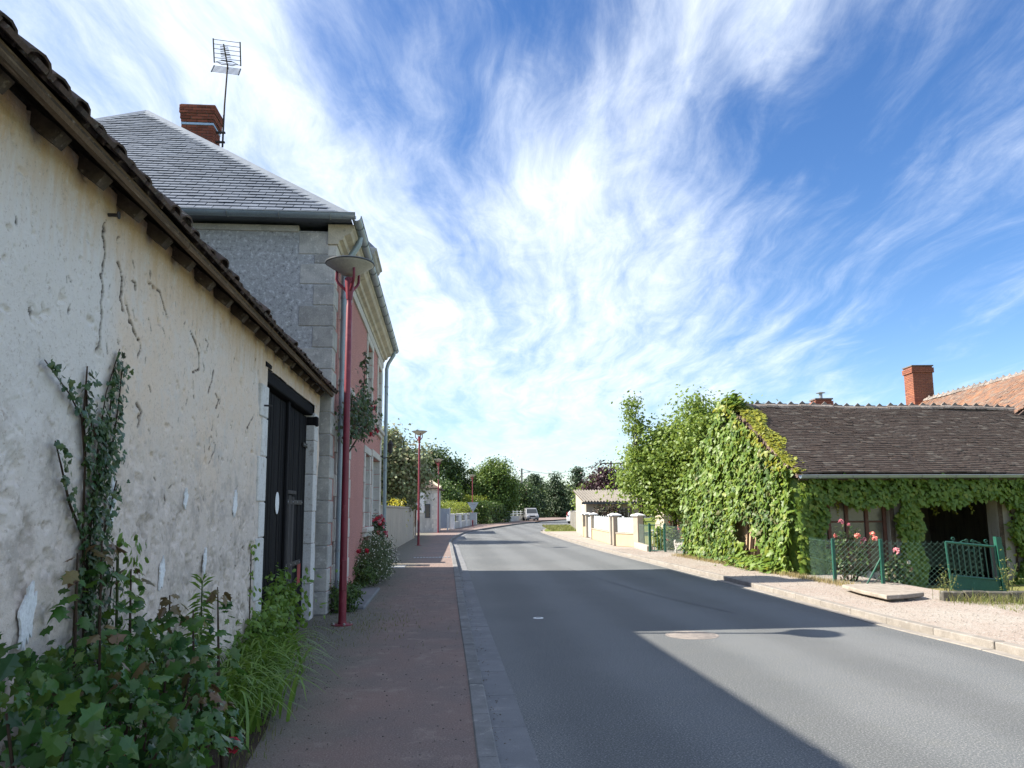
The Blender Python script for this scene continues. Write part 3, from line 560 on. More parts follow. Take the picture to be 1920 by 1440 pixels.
def barn_wall():
    st = .0076; YF = -8.7; ny = int((Y1 - YF) / st); nz = int(ZT / st); ys = np.linspace(YF, Y1, ny + 1); zs = np.linspace(0, ZT, nz + 1)
    yy, zz = np.meshgrid(ys, zs, indexing='ij')
    d = fbm(yy * .8 + 40, zz * .8 + 9, 3) * .05 + fbm(yy * 4.5, zz * 4.5 + 50, 4) * .018
    crk = np.zeros_like(d)
    rough_ = np.clip((1.9 - zz + fbm(yy * 1.3, zz * 1.3, 3) * 1.4) / .8, 0, 1)
    d -= np.clip(fbm(yy * 9, zz * 7 + 80, 4) - .02, 0, 1) * .15 * rough_                # spalled foot of the wall
    d -= np.clip(fbm(yy * 14, zz * 14 + 30, 3) - .19, 0, 1) * .14
    for c in CR:
        big = len(c) > 2; w = (.0052 if big else .0045) * rnd.uniform(.7, 1.3); dep = .022 if big else .014
        y0, y1 = min(p[0] for p in c) - .12, max(p[0] for p in c) + .12; z0, z1 = min(p[1] for p in c) - .12, max(p[1] for p in c) + .12
        i0, i1 = np.searchsorted(ys, [y0, y1]); j0, j1 = np.searchsorted(zs, [z0, z1]); Y_, Z_ = yy[i0:i1, j0:j1], zz[i0:i1, j0:j1]
        best = np.full(Y_.shape, 9.); side = np.zeros(Y_.shape)
        wob = fbm(Y_ * 26, Z_ * 26 + 7, 3) * .045
        for (a, b), (e, f) in zip(c[:-1], c[1:]):
            l2 = (e - a) ** 2 + (f - b) ** 2; t = np.clip(((Y_ - a) * (e - a) + (Z_ - b) * (f - b)) / l2, 0, 1); qy, qz = Y_ - a - t * (e - a) + wob, Z_ - b - t * (f - b)
            dd = np.sqrt(qy ** 2 + qz ** 2); sd = np.sign(qy * -(f - b) + qz * (e - a)); side = np.where(dd < best, sd, side); best = np.minimum(best, dd)
        d[i0:i1, j0:j1] -= dep * np.exp(-(best / w) ** 2); crk[i0:i1, j0:j1] = np.maximum(crk[i0:i1, j0:j1], np.clip(1.7 * np.exp(-(best / (w * 1.1)) ** 2), 0, 1) * (1. if big else .9))
        if big: d[i0:i1, j0:j1] += np.where(side > 0, .003, -.002) * np.exp(-(best / .04) ** 2)   # the loose skin bulges on one side
    # open pocket beside the long crack
    d -= .018 * np.exp(-(((yy + 6.88) / .05) ** 2 + ((zz - 2.30) / .09) ** 2) ** 2)
    d -= .05 * np.exp(-(((yy + 3.22) / .06) ** 2 + ((zz - 2.70) / .12) ** 2) ** 3)
    V = np.stack([d, yy, zz], 2).reshape(-1, 3)
    i, j = np.meshgrid(np.arange(ny), np.arange(nz), indexing='ij'); cy = (ys[:-1] + st / 2)[i]; cz = (zs[:-1] + st / 2)[j]
    ok = ~((cy > DY0) & (cy < DY1) & (cz < DZ)); i, j = i[ok], j[ok]; k = nz + 1
    F = np.stack([i * k + j, (i + 1) * k + j, (i + 1) * k + j + 1, i * k + j + 1], 1)
    me = bpy.data.meshes.new('wall'); me.vertices.add(len(V)); me.vertices.foreach_set('co', V.astype(np.float32).ravel()); me.loops.add(F.size); me.loops.foreach_set('vertex_index', F.astype(np.int32).ravel())
    me.polygons.add(len(F)); me.polygons.foreach_set('loop_start', (np.arange(len(F)) * 4).astype(np.int32)); me.polygons.foreach_set('loop_total', np.full(len(F), 4, np.int32)); me.polygons.foreach_set('use_smooth', np.ones(len(F), bool))
    ca = me.attributes.new('crack', 'FLOAT', 'POINT'); ca.data.foreach_set('value', crk.astype(np.float32).ravel())
    me.materials.append(barnwall_m); me.update(calc_edges=True); return link('wall', me, barn)
bwall = barn_wall()
mb = MB()   # thickness, ends, back of the barn
mb.box(-.45, -.06, Y0, DY0 - .005, 0, ZT + .05); mb.box(-.058, .0, Y0, -8.7, 0, ZT); mb.box(-.45, -.06, DY1 + .005, Y1 - .004, 0, ZT + .05); mb.box(-.45, -.06, DY0 - .005, DY1 + .005, DZ + .01, ZT + .05)
mb.box(-7, -.452, Y1 - .35, Y1 - .004, 0, 3.3); mb.box(-7, -.452, Y0, Y0 + .35, 0, 3.3); mb.box(-7.4, -7.005, Y0, Y1 - .004, 0, 3.3)
mb.prism([(-7.4, Y1 - .3, 3.3), (-.06, Y1 - .3, 3.3), (-3.2, Y1 - .3, 6.1)], (0, .29, 0)); mb.box(-.06, .002, Y1 - .03, Y1 - .001, 0, ZT)
mb.part('inner_wall', stained_wall, barn)
# white plaster patches
for (y, z, h, w) in ((-6.62, 1.54, .30, .10), (-5.37, 1.60, .15, .075), (-4.04, 1.57, .24, .12), (-5.77, 1.10, .22, .085), (-4.85, 1.12, .20, .075), (-7.42, 1.05, .30, .12)):
    k = 44; poly = []
    for i in range(k):
        a = 2 * math.pi * i / k; jag = rnd.uniform(.62, 1.12) if math.sin(a) ** 2 > .45 else rnd.uniform(.78, 1.05)
        poly.append((.006, y + math.cos(a) * w / 2 * (jag + .2 * math.sin(5 * a + y)) + .15 * w * math.sin(a), z + math.sin(a) * h / 2 * jag))
    MB().prism(poly, (.010, 0, 0)).part('plaster_patch', plaster_white, barn)
# whitewashed jamb stones
z = .0; i = 0
for hh in (.62, .62, .36, .46, .40, .34, .22):
    w = .30 if i % 2 else .20
    if z + hh < 3.02: MB().bbox(-.30, .022, DY0 - w, DY0 + .015, z + .004, min(z + hh, 2.86) - .004, .01).part('jamb_stone', whitewash, barn)
    z += hh; i += 1
z = 0
for hh in (.5, .55, .45, .52, .48, .40): MB().bbox(-.30, .024, DY1 - .015, DY1 + .24 + .05 * (int(z * 10) % 2), z + .003, z + hh - .003, .01).part('jamb_stone', whitewash, barn); z += hh
MB().bbox(-.25, -.01, DY0 - .08, DY1 + .06, DZ - .15, DZ - .004, .012).part('lintel_beam', blackwood, barn)
MB().bbox(-.2, .012, DY0 - .10, DY0 + .16, DZ - .002, DZ + .055, .012).part('beam_end', blackwood, barn); MB().bbox(-.2, .06, DY1 - .02, DY1 + .10, DZ - .30, DZ - .165, .012).part('beam_end', blackwood, barn)
MB().tube([(-.01, -6.87, 3.13), (.05, -6.87, 3.13), (.055, -6.87, 3.13), (.06, -6.87, 3.13)], [.010, .010, .022, .022], 10).part('iron_peg', iron_m, barn)
MB().tube([(-.01, -3.12, 2.58), (.10, -3.12, 2.575)], .010, 8).part('iron_peg', iron_m, barn)
# the double door
door = MB().box(-.185, -.135, DY0 + .012, DY1 - .012, .02, DZ - .165).part('door', blackwood, barn, label='tarred black plank double door')
pw = (DY1 - DY0 - .03) / 23
for i in range(23):
    a = DY0 + .015 + i * pw
    wick = -1.44 < a + pw / 2 < -.86
    if wick: MB().bbox(-.134, -.095 + rnd.uniform(-.004, .004), a + .004, a + pw - .004, 1.75, DZ - .17, .006).part('plank', blackwood, door)
    else: MB().bbox(-.134, -.095 + rnd.uniform(-.005, .005), a + .004, a + pw - .004, .02 + rnd.uniform(0, .03), DZ - .17, .006).part('plank', blackwood, door)
MB().bbox(-.094, -.055, -1.46, -1.36, .05, 2.86, .008).part('meeting_strip', blackwood, door)
for i in range(4): MB().bbox(-.125, -.075 + .008 * (i % 2), -1.35 + i * .12, -1.236 + i * .12, .05, 1.71 - .02 * (i == 3), .006).part('plank', greywood, door)
MB().bbox(-.094, -.05, -1.36, -.84, 1.715, 1.765, .008).part('wicket_head', greywood, door)
for (a, b, zz) in ((-2.90, -2.55, 2.60), (-.33, -.02, 2.42), (-1.34, -.30, 1.62), (-1.34, -.35, .83)):
    MB().bbox(-.088, -.068, a, b, zz - .03, zz + .03, .004).part('strap_hinge', iron_m, door)
    for q in range(4): MB().lathe([(.012, 0), (.012, .006), (.004, .010)], 8).part('rivet', chrome, door, mw=Matrix.Translation((-.068, a + .05 + q * (b - a - .1) / 3, zz)) @ Matrix.Rotation(R(90), 4, 'Y'))
MB().tube([(-.06, DY0 + .03, 2.2), (-.06, DY0 + .03, 2.9)], .014, 8).part('hinge_bar', iron_m, door)
MB().lathe([(.005, 0), (.095, 0), (.095, .006), (.005, .008)], 32).part('round_sign', m2, door, mw=Matrix.Translation((-.088, -1.83, 1.60)) @ Matrix.Rotation(R(90), 4, 'Y') @ Matrix.Scale(1.35, 4, (1, 0, 0)))
MB().box(-.088, -.086, -.42, -.20, .52, .80).part('paper_notice', redsticker, door); MB().box(-.088, -.086, -2.72, -2.58, .42, .58).part('paper_notice', redsticker, door)
# rafters, boarding, eaves board, tiles
SL = R(38.6); ce, se = math.cos(SL), math.sin(SL)  # pitch shaped so the unseen ridge throws the barn's shadow edge
ex, ez = .20, 3.24       # lower edge of the boarding
y = Y0 + .1
while y < Y1 - .05:
    w = .085 + rnd.uniform(-.015, .015); dz = rnd.uniform(-.02, .02)
    o = Vector((ex - .06, y, ez - .035)); mb = MB(); mb.obox(o, Vector((-1.1 * ce, 0, 1.1 * se)), Vector((0, w, rnd.uniform(-.01, .01))), Vector((-.072 * se, 0, -.072 * ce))); mb.part('rafter', oldwood_m, barn)
    y += .46 + rnd.uniform(-.05, .05)
nb = 7
for i in range(nb):
    o = Vector((ex - i * .165 * ce, Y0, ez - .03 + i * .165 * se)); MB().obox(o, Vector((-.158 * ce, 0, .158 * se)), Vector((0, Y1 + .05 - Y0, 0)), Vector((.02 * se, 0, .02 * ce))).part('roof_board', oldwood_m, barn)
y = Y0
while y < Y1 + .03:
    ln = rnd.uniform(2.2, 3.4); e = min(y + ln, Y1 + .06); d0 = rnd.uniform(-.012, .012)
    MB().obox((ex - .03, y + .004, ez - .045 + d0), (.03, 0, 0), (0, e - y - .008, rnd.uniform(-.01, .01)), (.012, 0, .048)).part('eaves_board', fascia_m, barn); y = e + .001
roof_mb = MB(); roof_mb.obox((ex - 1.18 * ce, Y0, ez + 1.18 * se - .01), (-3.3 * ce, 0, 3.3 * se), (0, Y1 + .05 - Y0, 0), (.05 * se, 0, .05 * ce))
roof_mb.obox((ex - 4.49 * ce, Y0, ez + 4.48 * se), (-4.2 * ce, 0, -4.2 * se), (0, Y1 + .05 - Y0, 0), (-.05 * se, 0, .05 * ce)); roof_mb.tube([(ex - 4.49 * ce, Y0, ez + 4.48 * se + .10), (ex - 4.49 * ce, Y1 + .05, ez + 4.48 * se + .10)], .13, 12); broof = roof_mb.part('roof', tile_dark, barn)  # ridge roll added out of view, sized to cast a straight shadow edge
def canal(n=7, ln=.46, r0=.098, r1=.082):
    mb = MB(); vs = []
    for (u, r) in ((0, r0), (ln * .5, (r0 + r1) / 2), (ln, r1)):
        for rr in (r, r - .016):
            for j in range(n):
                a = math.pi * j / (n - 1); vs.append((-u * ce + math.sin(a) * rr * se * .62, math.cos(a) * rr, u * se + math.sin(a) * rr * ce * .62))
    fs = []
    for i in range(2):
        o, q = i * 2 * n, (i + 1) * 2 * n
        for j in range(n - 1): fs += [(o + j, o + j + 1, q + j + 1, q + j), (o + n + j + 1, o + n + j, q + n + j, q + n + j + 1)]
    for j in range(n - 1): fs.append((j + 1, j, n + j, n + j + 1))
    k = len(vs); vs += [(-.035 * ce + v_[0], v_[1], .035 * se + v_[2]) for v_ in vs[n:2 * n]]; fs.append(tuple(range(k, k + n)))     # mortar plug
    mb.add(vs, fs); return mb.mesh('tile', tile_dark, True)
cme = canal(); cnt = 0
for row in range(3):
    y = Y0 + .1; k = 0
    while y < Y1 + .02:
        q = row * .36; sc = rnd.uniform(.92, 1.12)
        mt = Matrix.Translation((ex + .035 - q * ce + rnd.uniform(-.03, .02), y, ez + .005 + q * se + .012 * row + rnd.uniform(-.008, .012))) @ Matrix.Rotation(rnd.uniform(-.07, .07), 4, 'Z') @ Matrix.Scale(sc, 4)
        if y > -9.2: link('tile', cme, broof, mt)
        y += .195 + rnd.uniform(-.012, .012)
# channel tiles between the covers
mb = MB(); y = Y0
while y < Y1 + .03: mb.obox((ex + .055, y - .075, ez + .005), (-1.19 * ce, 0, 1.19 * se), (0, .15, 0), (.022 * se, 0, .022 * ce)); y += .195
mb.part('channel_tiles', tile_dark, broof, kind='stuff')
# ------------------------------------------------------------------ the pink house
house = empty('house', 'two storey pink rendered house with slate hipped roof and grey side wall', 'house', (-2.74, 11.5, .10), TH)
HL, HW, HZ = 9.55, 9.2, 5.92
def wall_holes(mb, u0, u1, z0, z1, holes, P, depth):
    us = sorted({u0, u1, *[h[0] for h in holes], *[h[1] for h in holes]}); zs = sorted({z0, z1, *[h[2] for h in holes], *[h[3] for h in holes]})
    for a, b in zip(us[:-1], us[1:]):
        for c, d in zip(zs[:-1], zs[1:]):
            if any(h[0] <= (a + b) / 2 <= h[1] and h[2] <= (c + d) / 2 <= h[3] for h in holes): continue
            mb.add([P(a, c, 0), P(b, c, 0), P(b, d, 0), P(a, d, 0)], [(0, 1, 2, 3)])
    for (a, b, c, d) in holes:
        for (p, q) in (((a, c), (a, d)), ((a, d), (b, d)), ((b, d), (b, c)), ((b, c), (a, c))): mb.add([P(*p, 0), P(*q, 0), P(*q, depth), P(*p, depth)], [(0, 1, 2, 3)])
UPW = [(.95, 1.95, 3.62, 5.25), (5.35, 6.45, 3.62, 5.25), (8.15, 9.1, 3.62, 5.25)]
LOW = [(5.2, 6.25, 1.15, 2.75), (6.95, 8.95, .75, 2.80)]; DOOR = (.75, 2.05, 0, 2.78)
mb = MB(); wall_holes(mb, 0, HL, 0, 5.42, UPW + LOW + [DOOR], lambda u, z, d: (-d, u, z), .24); mb.part('wall', pink_m, house, label='pink rendered street front')
mb = MB(); mb.add([(0, 0, 0), (-HW, 0, 0), (-HW, 0, HZ - .1), (0, 0, HZ - .1)], [(3, 2, 1, 0)]); mb.add([(-HW, 0, 0), (-HW, HL, 0), (-HW, HL, 5.8), (-HW, 0, 5.8)], [(0, 1, 2, 3)]); mb.add([(0, HL, 0), (-HW, HL, 0), (-HW, HL, 5.8), (0, HL, 5.8)], [(0, 1, 2, 3)]); mb.part('wall', roughcast, house, label='grey roughcast side wall')
mb = MB(); mb.add([(-.25, .05, 0), (-.25, HL - .05, 0), (-.25, HL - .05, 5.8), (-.25, .05, 5.8)], [(0, 1, 2, 3)]); mb.part('inner_wall', darkroom, house)
for i in range(17):      # corner stones
    z = i * .331; lg = i % 2; wx = .52 if lg else .31; wy = .28 if lg else .44
    if z > 5.4: break
    MB().bbox(-wx, .014, -.014, wy, z + .005, min(z + .326, 5.44), .012).part('quoin_stone', ashlar, house)
MB().bbox(-.55, .012, -.012, .40, 5.445, 5.80, .012).part('quoin_stone', ashlar, house)
for i in range(16): MB().bbox(-.3, .016, HL - (.42 if i % 2 else .26), HL + .012, i * .331 + .004, min(i * .331 + .327, 5.42), .01).part('quoin_stone', ashlar_l, house)
def window(h, shutters=0):
    a, b, c, d = h; w = MB(); t = .07
    w.box(-.20, -.14, a, a + t, c, d); w.box(-.20, -.14, b - t, b, c, d); w.box(-.20, -.14, a + t, b - t, c, c + t); w.box(-.20, -.14, a + t, b - t, d - t, d); m_ = (a + b) / 2; w.box(-.20, -.135, m_ - .04, m_ + .04, c + t, d - t)
    for q in (1, 2): w.box(-.195, -.145, a + t, m_ - .04, c + (d - c) * q / 3 - .015, c + (d - c) * q / 3 + .015); w.box(-.195, -.145, m_ + .04, b - t, c + (d - c) * q / 3 - .015, c + (d - c) * q / 3 + .015)
    win = w.part('window', white_paint, house)
    MB().box(-.176, -.17, a + t, b - t, c + t, d - t).part('pane', glass_dk, win)
    # dressed surround
    n = max(4, round((d - c) / .33)); hh = (d - c) / n
    for i in range(n):
        ww = .24 if i % 2 else .17
        MB().bbox(-.238, .026, a - ww, a + .004, c + i * hh + .004, c + (i + 1) * hh - .004, .008).part('surround_stone', ashlar_l, win); MB().bbox(-.238, .026, b - .004, b + ww, c + i * hh + .004, c + (i + 1) * hh - .004, .008).part('surround_stone', ashlar_l, win)
    MB().bbox(-.2, .032, a - .20, b + .20, d + .003, d + .165, .01).part('lintel', ashlar_l, win)
    sl_ = MB(); sl_.bbox(-.2, .11, a - .24, b + .24, c - .10, c - .004, .012); sl_.bbox(-.1, .06, a - .20, b + .20, c - .20, c - .103, .012); sl_.part('sill', ashlar_l, win)
    return win
for h in UPW + LOW: window(h)
z = 0; i = 0
while z < 2.7:
    hh = min(.345, 2.78 - z); ww = .42 if i % 2 else .30
    MB().bbox(-.238, .03, DOOR[1] - .004, DOOR[1] + ww, z + .004, z + hh - .004, .01).part('door_stone', ashlar_l, house); MB().bbox(-.238, .03, DOOR[0] - (.27 if i % 2 else .2), DOOR[0] + .004, z + .004, z + hh - .004, .01).part('door_stone', ashlar_l, house); z += hh; i += 1
MB().bbox(-.2, .04, DOOR[0] - .28, DOOR[1] + .36, 2.783, 3.05, .012).part('door_lintel', ashlar_l, house)
hd = MB().box(-.20, -.16, DOOR[0], DOOR[1], .02, 2.78).part('door', oldwood_m, house, label='weathered brown plank door')
for i in range(9): a = DOOR[0] + i * .144; MB().bbox(-.16, -.13 + rnd.uniform(-.004, .004), a + .004, a + .14, .03, 2.2, .005).part('plank', oldwood_m, hd)
MB().bbox(-.2, .50, .6, 3.6, -.06, .045, .02).part('doorstep', gutter_m, house)
# frieze and cornice, street side
def extrude_y(prof, y0, y1):
    mb = MB(); k = len(prof); mb.add([(x, y0, z) for x, z in prof] + [(x, y1, z) for x, z in prof], [tuple(range(k))[::-1], tuple(range(k, 2 * k))] + [(i, (i + 1) % k, k + (i + 1) % k, k + i) for i in range(k)]); return mb
MB().bbox(-.1, .035, -.016, HL + .016, 5.423, 5.60, .006).part('frieze', ashlar_l, house)
extrude_y([(-.1, 5.603), (.05, 5.603), (.07, 5.66), (.13, 5.68), (.15, 5.74), (.24, 5.78), (.27, 5.84), (.30, 5.86), (.30, 5.92), (-.1, 5.92)], -.05, HL + .05).part('cornice', cream, house)
MB().bbox(-HW, -.552, -.03, .1, HZ - .12, HZ - .02, .01).part('eaves_course', ashlar, house)
# roof
g = .33; ZE = 5.95; AX, AZ = -4.95 - .03 + .33, 9.98     # eaves overhang, eaves height, apex
A1 = Vector((-4.65, 4.35, AZ)); A2 = Vector((-4.65, 5.2, AZ)); C = [Vector((g - .06, -g, ZE)), Vector((g - .06, HL + g, ZE)), Vector((-HW - g, HL + g, ZE)), Vector((-HW - g, -g, ZE))]
mb = MB(); mb.add([C[0], C[1], C[2], C[3], A1, A2], [(3, 0, 4), (0, 1, 5, 4), (1, 2, 5), (2, 3, 4, 5), (0, 3, 2, 1)]); hroof = mb.part('roof', slate_m, house, label='blue grey slate hipped roof')
# slates of the side slope, laid course by course and cut at the hips
e0, e1 = C[3], C[0]; upv = (A1 - Vector((A1.x, e0.y, ZE))); UL = upv.length; upn = upv.normalized(); nrm = Vector((1, 0, 0)).cross(upn).normalized()
if nrm.z < 0: nrm = -nrm
rows = 44; rh = UL / rows; sw = .262; allq = []
def xlim(v): t = v / UL; return (e0.x + (A1.x - e0.x) * t, e1.x + (A1.x - e1.x) * t)
for r in range(rows):
    v0, v1 = r * rh - .008, min((r + 1) * rh + .04, UL - .01); x = -HW - .6 + (r % 2) * sw / 2
    while x < .5:
        a, b = x + .006, x + sw - .006
        l0, r0 = xlim(max(v0, 0)); l1, r1 = xlim(v1)
        q = [max(a, l0), min(b, r0), min(b, r1), max(a, l1)]
        if q[1] - q[0] > .03:
            if q[2] - q[3] < .01: q[2] = q[3] = (max(min(q[2], q[1]), q[0]) + max(min(q[3], q[1]), q[0])) / 2; q[2] += .005; q[3] -= .005
            lift = rnd.uniform(.006, .014); base = lambda X, v, h: Vector((X, e0.y, ZE)) + upn * v + nrm * h
            vs = [base(q[0], v0, .020 + lift), base(q[1], v0, .020 + lift + rnd.uniform(-.002, .002)), base(q[2], v1, .008), base(q[3], v1, .008), base(q[0], v0, .009 + lift), base(q[1], v0, .009 + lift), base(q[2], v1, .001), base(q[3], v1, .001)]
            allq.append((r, x, vs))
        x += sw
F6 = [(0, 1, 2, 3), (7, 6, 5, 4), (4, 5, 1, 0), (5, 6, 2, 1), (6, 7, 3, 2), (7, 4, 0, 3)]
# the ones that show largest in front of the barn's eaves become slates of their own
allq.sort(key=lambda t: abs(t[1] + 1.9) + t[0] * .10)
for r, x, vs in allq[:300]: MB().add(vs, F6).part('slate', slate_m, hroof)
mb = MB()
for r, x, vs in allq[300:]: mb.add(vs, F6)
mb.part('slates', slate_m, hroof, kind='stuff')
for a, b in ((C[0], A1), (C[3], A1), (C[1], A2), (C[2], A2), (A1, A2)):      # zinc hip and ridge caps
    t = (b - a).normalized(); s1 = t.cross(Vector((0, 0, 1))).normalized(); u1 = s1.cross(t)
    mb = MB(); mb.add([a + s1 * .13 - u1 * .05, a + u1 * .05, a - s1 * .13 - u1 * .05, b + s1 * .13 - u1 * .05, b + u1 * .05, b - s1 * .13 - u1 * .05, a + u1 * .01, b + u1 * .01], [(0, 1, 4, 3), (1, 2, 5, 4), (0, 3, 7, 6), (6, 7, 5, 2), (0, 6, 2, 1), (3, 4, 5, 7)]); mb.part('hip_cap', zinc, hroof)
p0 = Vector((-7.25, e0.y, ZE)) + upn * 4.75 + nrm * .02; t1 = Vector((1, 0, 0))
vt = MB().obox(p0, t1 * .27, upn * .22, nrm * .05).part('roof_vent', zinc, hroof)
for i in range(5): MB().obox(p0 + t1 * .02 + upn * (.025 + i * .037) + nrm * .05, t1 * .23, upn * .015, nrm * .004).part('vent_slot', disc_edge, vt)
# half round gutters
def gutter(a, b, name='gutter', r=.075):
    a, b = Vector(a), Vector(b); t = (b - a).normalized(); s1 = t.cross(Vector((0, 0, 1))); vs = []; n = 9
    for p in (a, b):
        for rr in (r, r - .008):
            for j in range(n): an = math.pi * j / (n - 1); vs.append(p + s1 * math.cos(an) * rr - Vector((0, 0, 1)) * math.sin(an) * rr)
    fs = []
    for j in range(n - 1): fs += [(j, j + 1, 2 * n + j + 1, 2 * n + j), (n + j + 1, n + j, 3 * n + j, 3 * n + j + 1), (j + 1, j, n + j, n + j + 1), (2 * n + j, 2 * n + j + 1, 3 * n + j + 1, 3 * n + j)]
    fs += [(0, 2 * n, 3 * n, n), (n - 1, 2 * n - 1, 4 * n - 1, 3 * n - 1)]
    o = MB().add(vs, fs).part(name, zinc_blue, house, True)
    L_ = (b - a).length; k = int(L_ / .75)
    for i in range(k):
        p = a + t * (i + .5) * L_ / k; ring = [p + s1 * math.cos(an) * (r + .006) - Vector((0, 0, 1)) * math.sin(an) * (r + .006) for an in [math.pi * j / 8 for j in range(9)]]; MB().tube(ring, .008, 5).part('gutter_bracket', zinc, o)
    MB().tube([a + s1 * r, b + s1 * r], .010, 6).part('gutter_bead', zinc, o); return o
gutter((-HW - g, -g + .0, ZE + .03), (g + .02, -g + .0, ZE + .03)); gutter((g + .02, -g + .08, ZE + .03), (g + .02, HL + g, ZE + .03))
for yy, xx in ((.50, .10), (HL - .02, .12)):
    o = MB().tube([(g, yy, 5.92), (g - .02, yy, 5.80), (.16, yy, 5.55), (xx, yy, 5.40), (xx, yy, .0)], .05, 12).part('downpipe', zinc_blue, house, True)
    for zz in (.9, 2.6, 3.55, 4.9): MB().tube([(xx, yy, zz - .02), (xx, yy, zz + .02)], .058, 12).part('pipe_collar', zinc, o)
# stone dormer above the cornice
dm = MB(); dm.box(-1.7, .0, 5.25, 6.45, 5.93, 7.10); dormer = dm.part('dormer', ashlar, house)
for (a, b) in ((5.20, 5.42), (6.28, 6.50)): MB().bbox(-.22, .03, a, b, 5.96, 7.06, .015).part('pilaster', ashlar, dormer)
extrude_y([(-1.5, 7.102), (.03, 7.102), (.06, 7.16), (.12, 7.19), (.15, 7.26), (.19, 7.28), (.19, 7.33), (-1.5, 7.33)], 5.06, 6.64).part('dormer_cornice', ashlar, dormer)
mb = MB(); mb.add([(.17, 5.08, 7.335), (.17, 6.62, 7.335), (-2.0, 6.62, 7.335), (-2.0, 5.08, 7.335), (-.05, 5.35, 7.62), (-.05, 6.35, 7.62), (-2.0, 6.35, 7.62), (-2.0, 5.35, 7.62)], [(0, 3, 2, 1), (4, 5, 6, 7), (0, 1, 5, 4), (1, 2, 6, 5), (2, 3, 7, 6), (3, 0, 4, 7)]); mb.part('dormer_roof', slate_m, dormer)
dw = MB().box(.001, .012, 5.46, 6.24, 6.1, 6.98).part('dormer_window', white_paint, dormer)
# brick chimney, every brick laid
cx0, cx1, cy0, cy1, cz0, cz1 = -4.42, -3.70, 5.75, 6.32, 8.5, 10.93
chim = MB().box(cx0 + .012, cx1 - .012, cy0 + .012, cy1 - .012, cz0, cz1).part('chimney', mortar, house, label='red brick chimney with a pale blue band')
bh, bl, bd = .068, .225, .105; ncs = int((cz1 - 9.2) / bh)
bme = MB().bbox(0, bl - .010, 0, bd, .005, bh - .004, .004).mesh('brick', brick_m)
for k in range(ncs):
    z = cz1 - (k + 1) * bh; grow = .05 if k in (0, 1, 2) else (.03 if k in (3, 4) else (.012 if k == 5 else 0))
    if k == 6: continue
    for face in range(2):
        ln = (cx1 - cx0 if face == 0 else cy1 - cy0) + 2 * grow; nb_ = max(2, round(ln / bl)); bw = ln / nb_; sh = (k % 2) * .5
        for q in range(nb_ + (k % 2)):
            a0 = max(0, (q - sh) * bw); a1 = min(ln, (q + 1 - sh) * bw)
            if a1 - a0 < .05: continue
            sx = (a1 - a0) / bl
            if face == 0: mt = Matrix.Translation((cx0 - grow + a0, cy0 - grow + rnd.uniform(-.003, .003), z)) @ Matrix.Diagonal((sx, 1, 1, 1))
            else: mt = Matrix.Translation((cx1 + grow + rnd.uniform(-.003, .003), cy0 - grow + a0 + (.0 if k % 2 else .004), z)) @ Matrix.Rotation(R(90), 4, 'Z') @ Matrix.Diagonal((sx, 1, 1, 1))
            link('brick', bme, chim, mt)
    if grow > .02: MB().box(cx0 - grow + .01, cx1 + grow - .01, cy0 - grow + .01, cy1 + grow, z + .004, z + bh - .004).part('course_core', mortar, chim)
zb = cz1 - 7 * bh; MB().box(cx0 - .006, cx1 + .006, cy0 - .006, cy1 + .006, zb + .008, zb + bh - .010).part('painted_band', paint_blue, chim)
MB().box(cx0 - .03, cx1 + .03, cy0 - .03, cy1 + .03, cz1 - .02, cz1 + .02).part('chimney_cap', mortar, chim)
# TV antenna strapped to the chimney
def toH(x, y, z): c, s = math.cos(TH), math.sin(TH); return Vector((-2.74 + c * x - s * y, 11.5 + s * x + c * y, .1 + z))
ao = toH(cx1 + .16, cy0 + .25, 10.05)
ant = empty('tv_antenna', 'tall television antenna on a mast strapped to the red brick chimney', 'antenna', ao, TH)
MB().tube([(0, 0, 0), (0, 0, 1.05), (.03, .0, 2.10)], [.022, .022, .020], 10).part('mast', iron_m, ant, True)
for zz in (.12, .36): MB().bbox(-.19, .05, -.03, .03, zz - .02, zz + .02, .006).part('clamp', iron_m, ant)
dirb = Vector((.16, -.98, .03)).normalized(); side = dirb.cross(Vector((0, 0, 1))).normalized(); upb = side.cross(dirb)
pb = Vector((.03, 0, 2.06)); MB().tube([pb - dirb * .12, pb + dirb * .85], .016, 8).part('boom', iron_m, ant)
for sg in (1, -1):
    ctr = pb + upb * (sg * .03); tilt = (upb * sg * .72 + dirb * .69).normalized(); H_ = .50; mesh_ = MB()
    for q in range(6): mesh_.tube([ctr + tilt * (H_ * q / 5 + .03) - side * .30, ctr + tilt * (H_ * q / 5 + .03) + side * .30], .007, 5)
    rf = mesh_.part('reflector', iron_m, ant)
    for s2 in (-1, 1): MB().tube([ctr + tilt * .01 + side * .30 * s2, ctr + tilt * (H_ + .05) + side * .30 * s2], .017, 6).part('reflector_rail', disc_edge, rf)
for q in range(9): c_ = pb + dirb * (.22 + q * .068); MB().tube([c_ - side * (.12 - .004 * q), c_ + side * (.12 - .004 * q)], .008, 5).part('element', iron_m, ant)
for s2 in (-1, 1): c_ = pb + dirb * .12; MB().tube([c_ + upb * .04, c_ + upb * .05 + side * .12 * s2, c_ + side * .24 * s2, c_ - upb * .05 + side * .12 * s2, c_ - upb * .04], .009, 6).part('dipole', iron_m, ant)
MB().tube([(0, -.02, .05), (-.05, -.02, -.25), (-.02, -.02, -.55)], .005, 5).part('cable', rubber, ant)
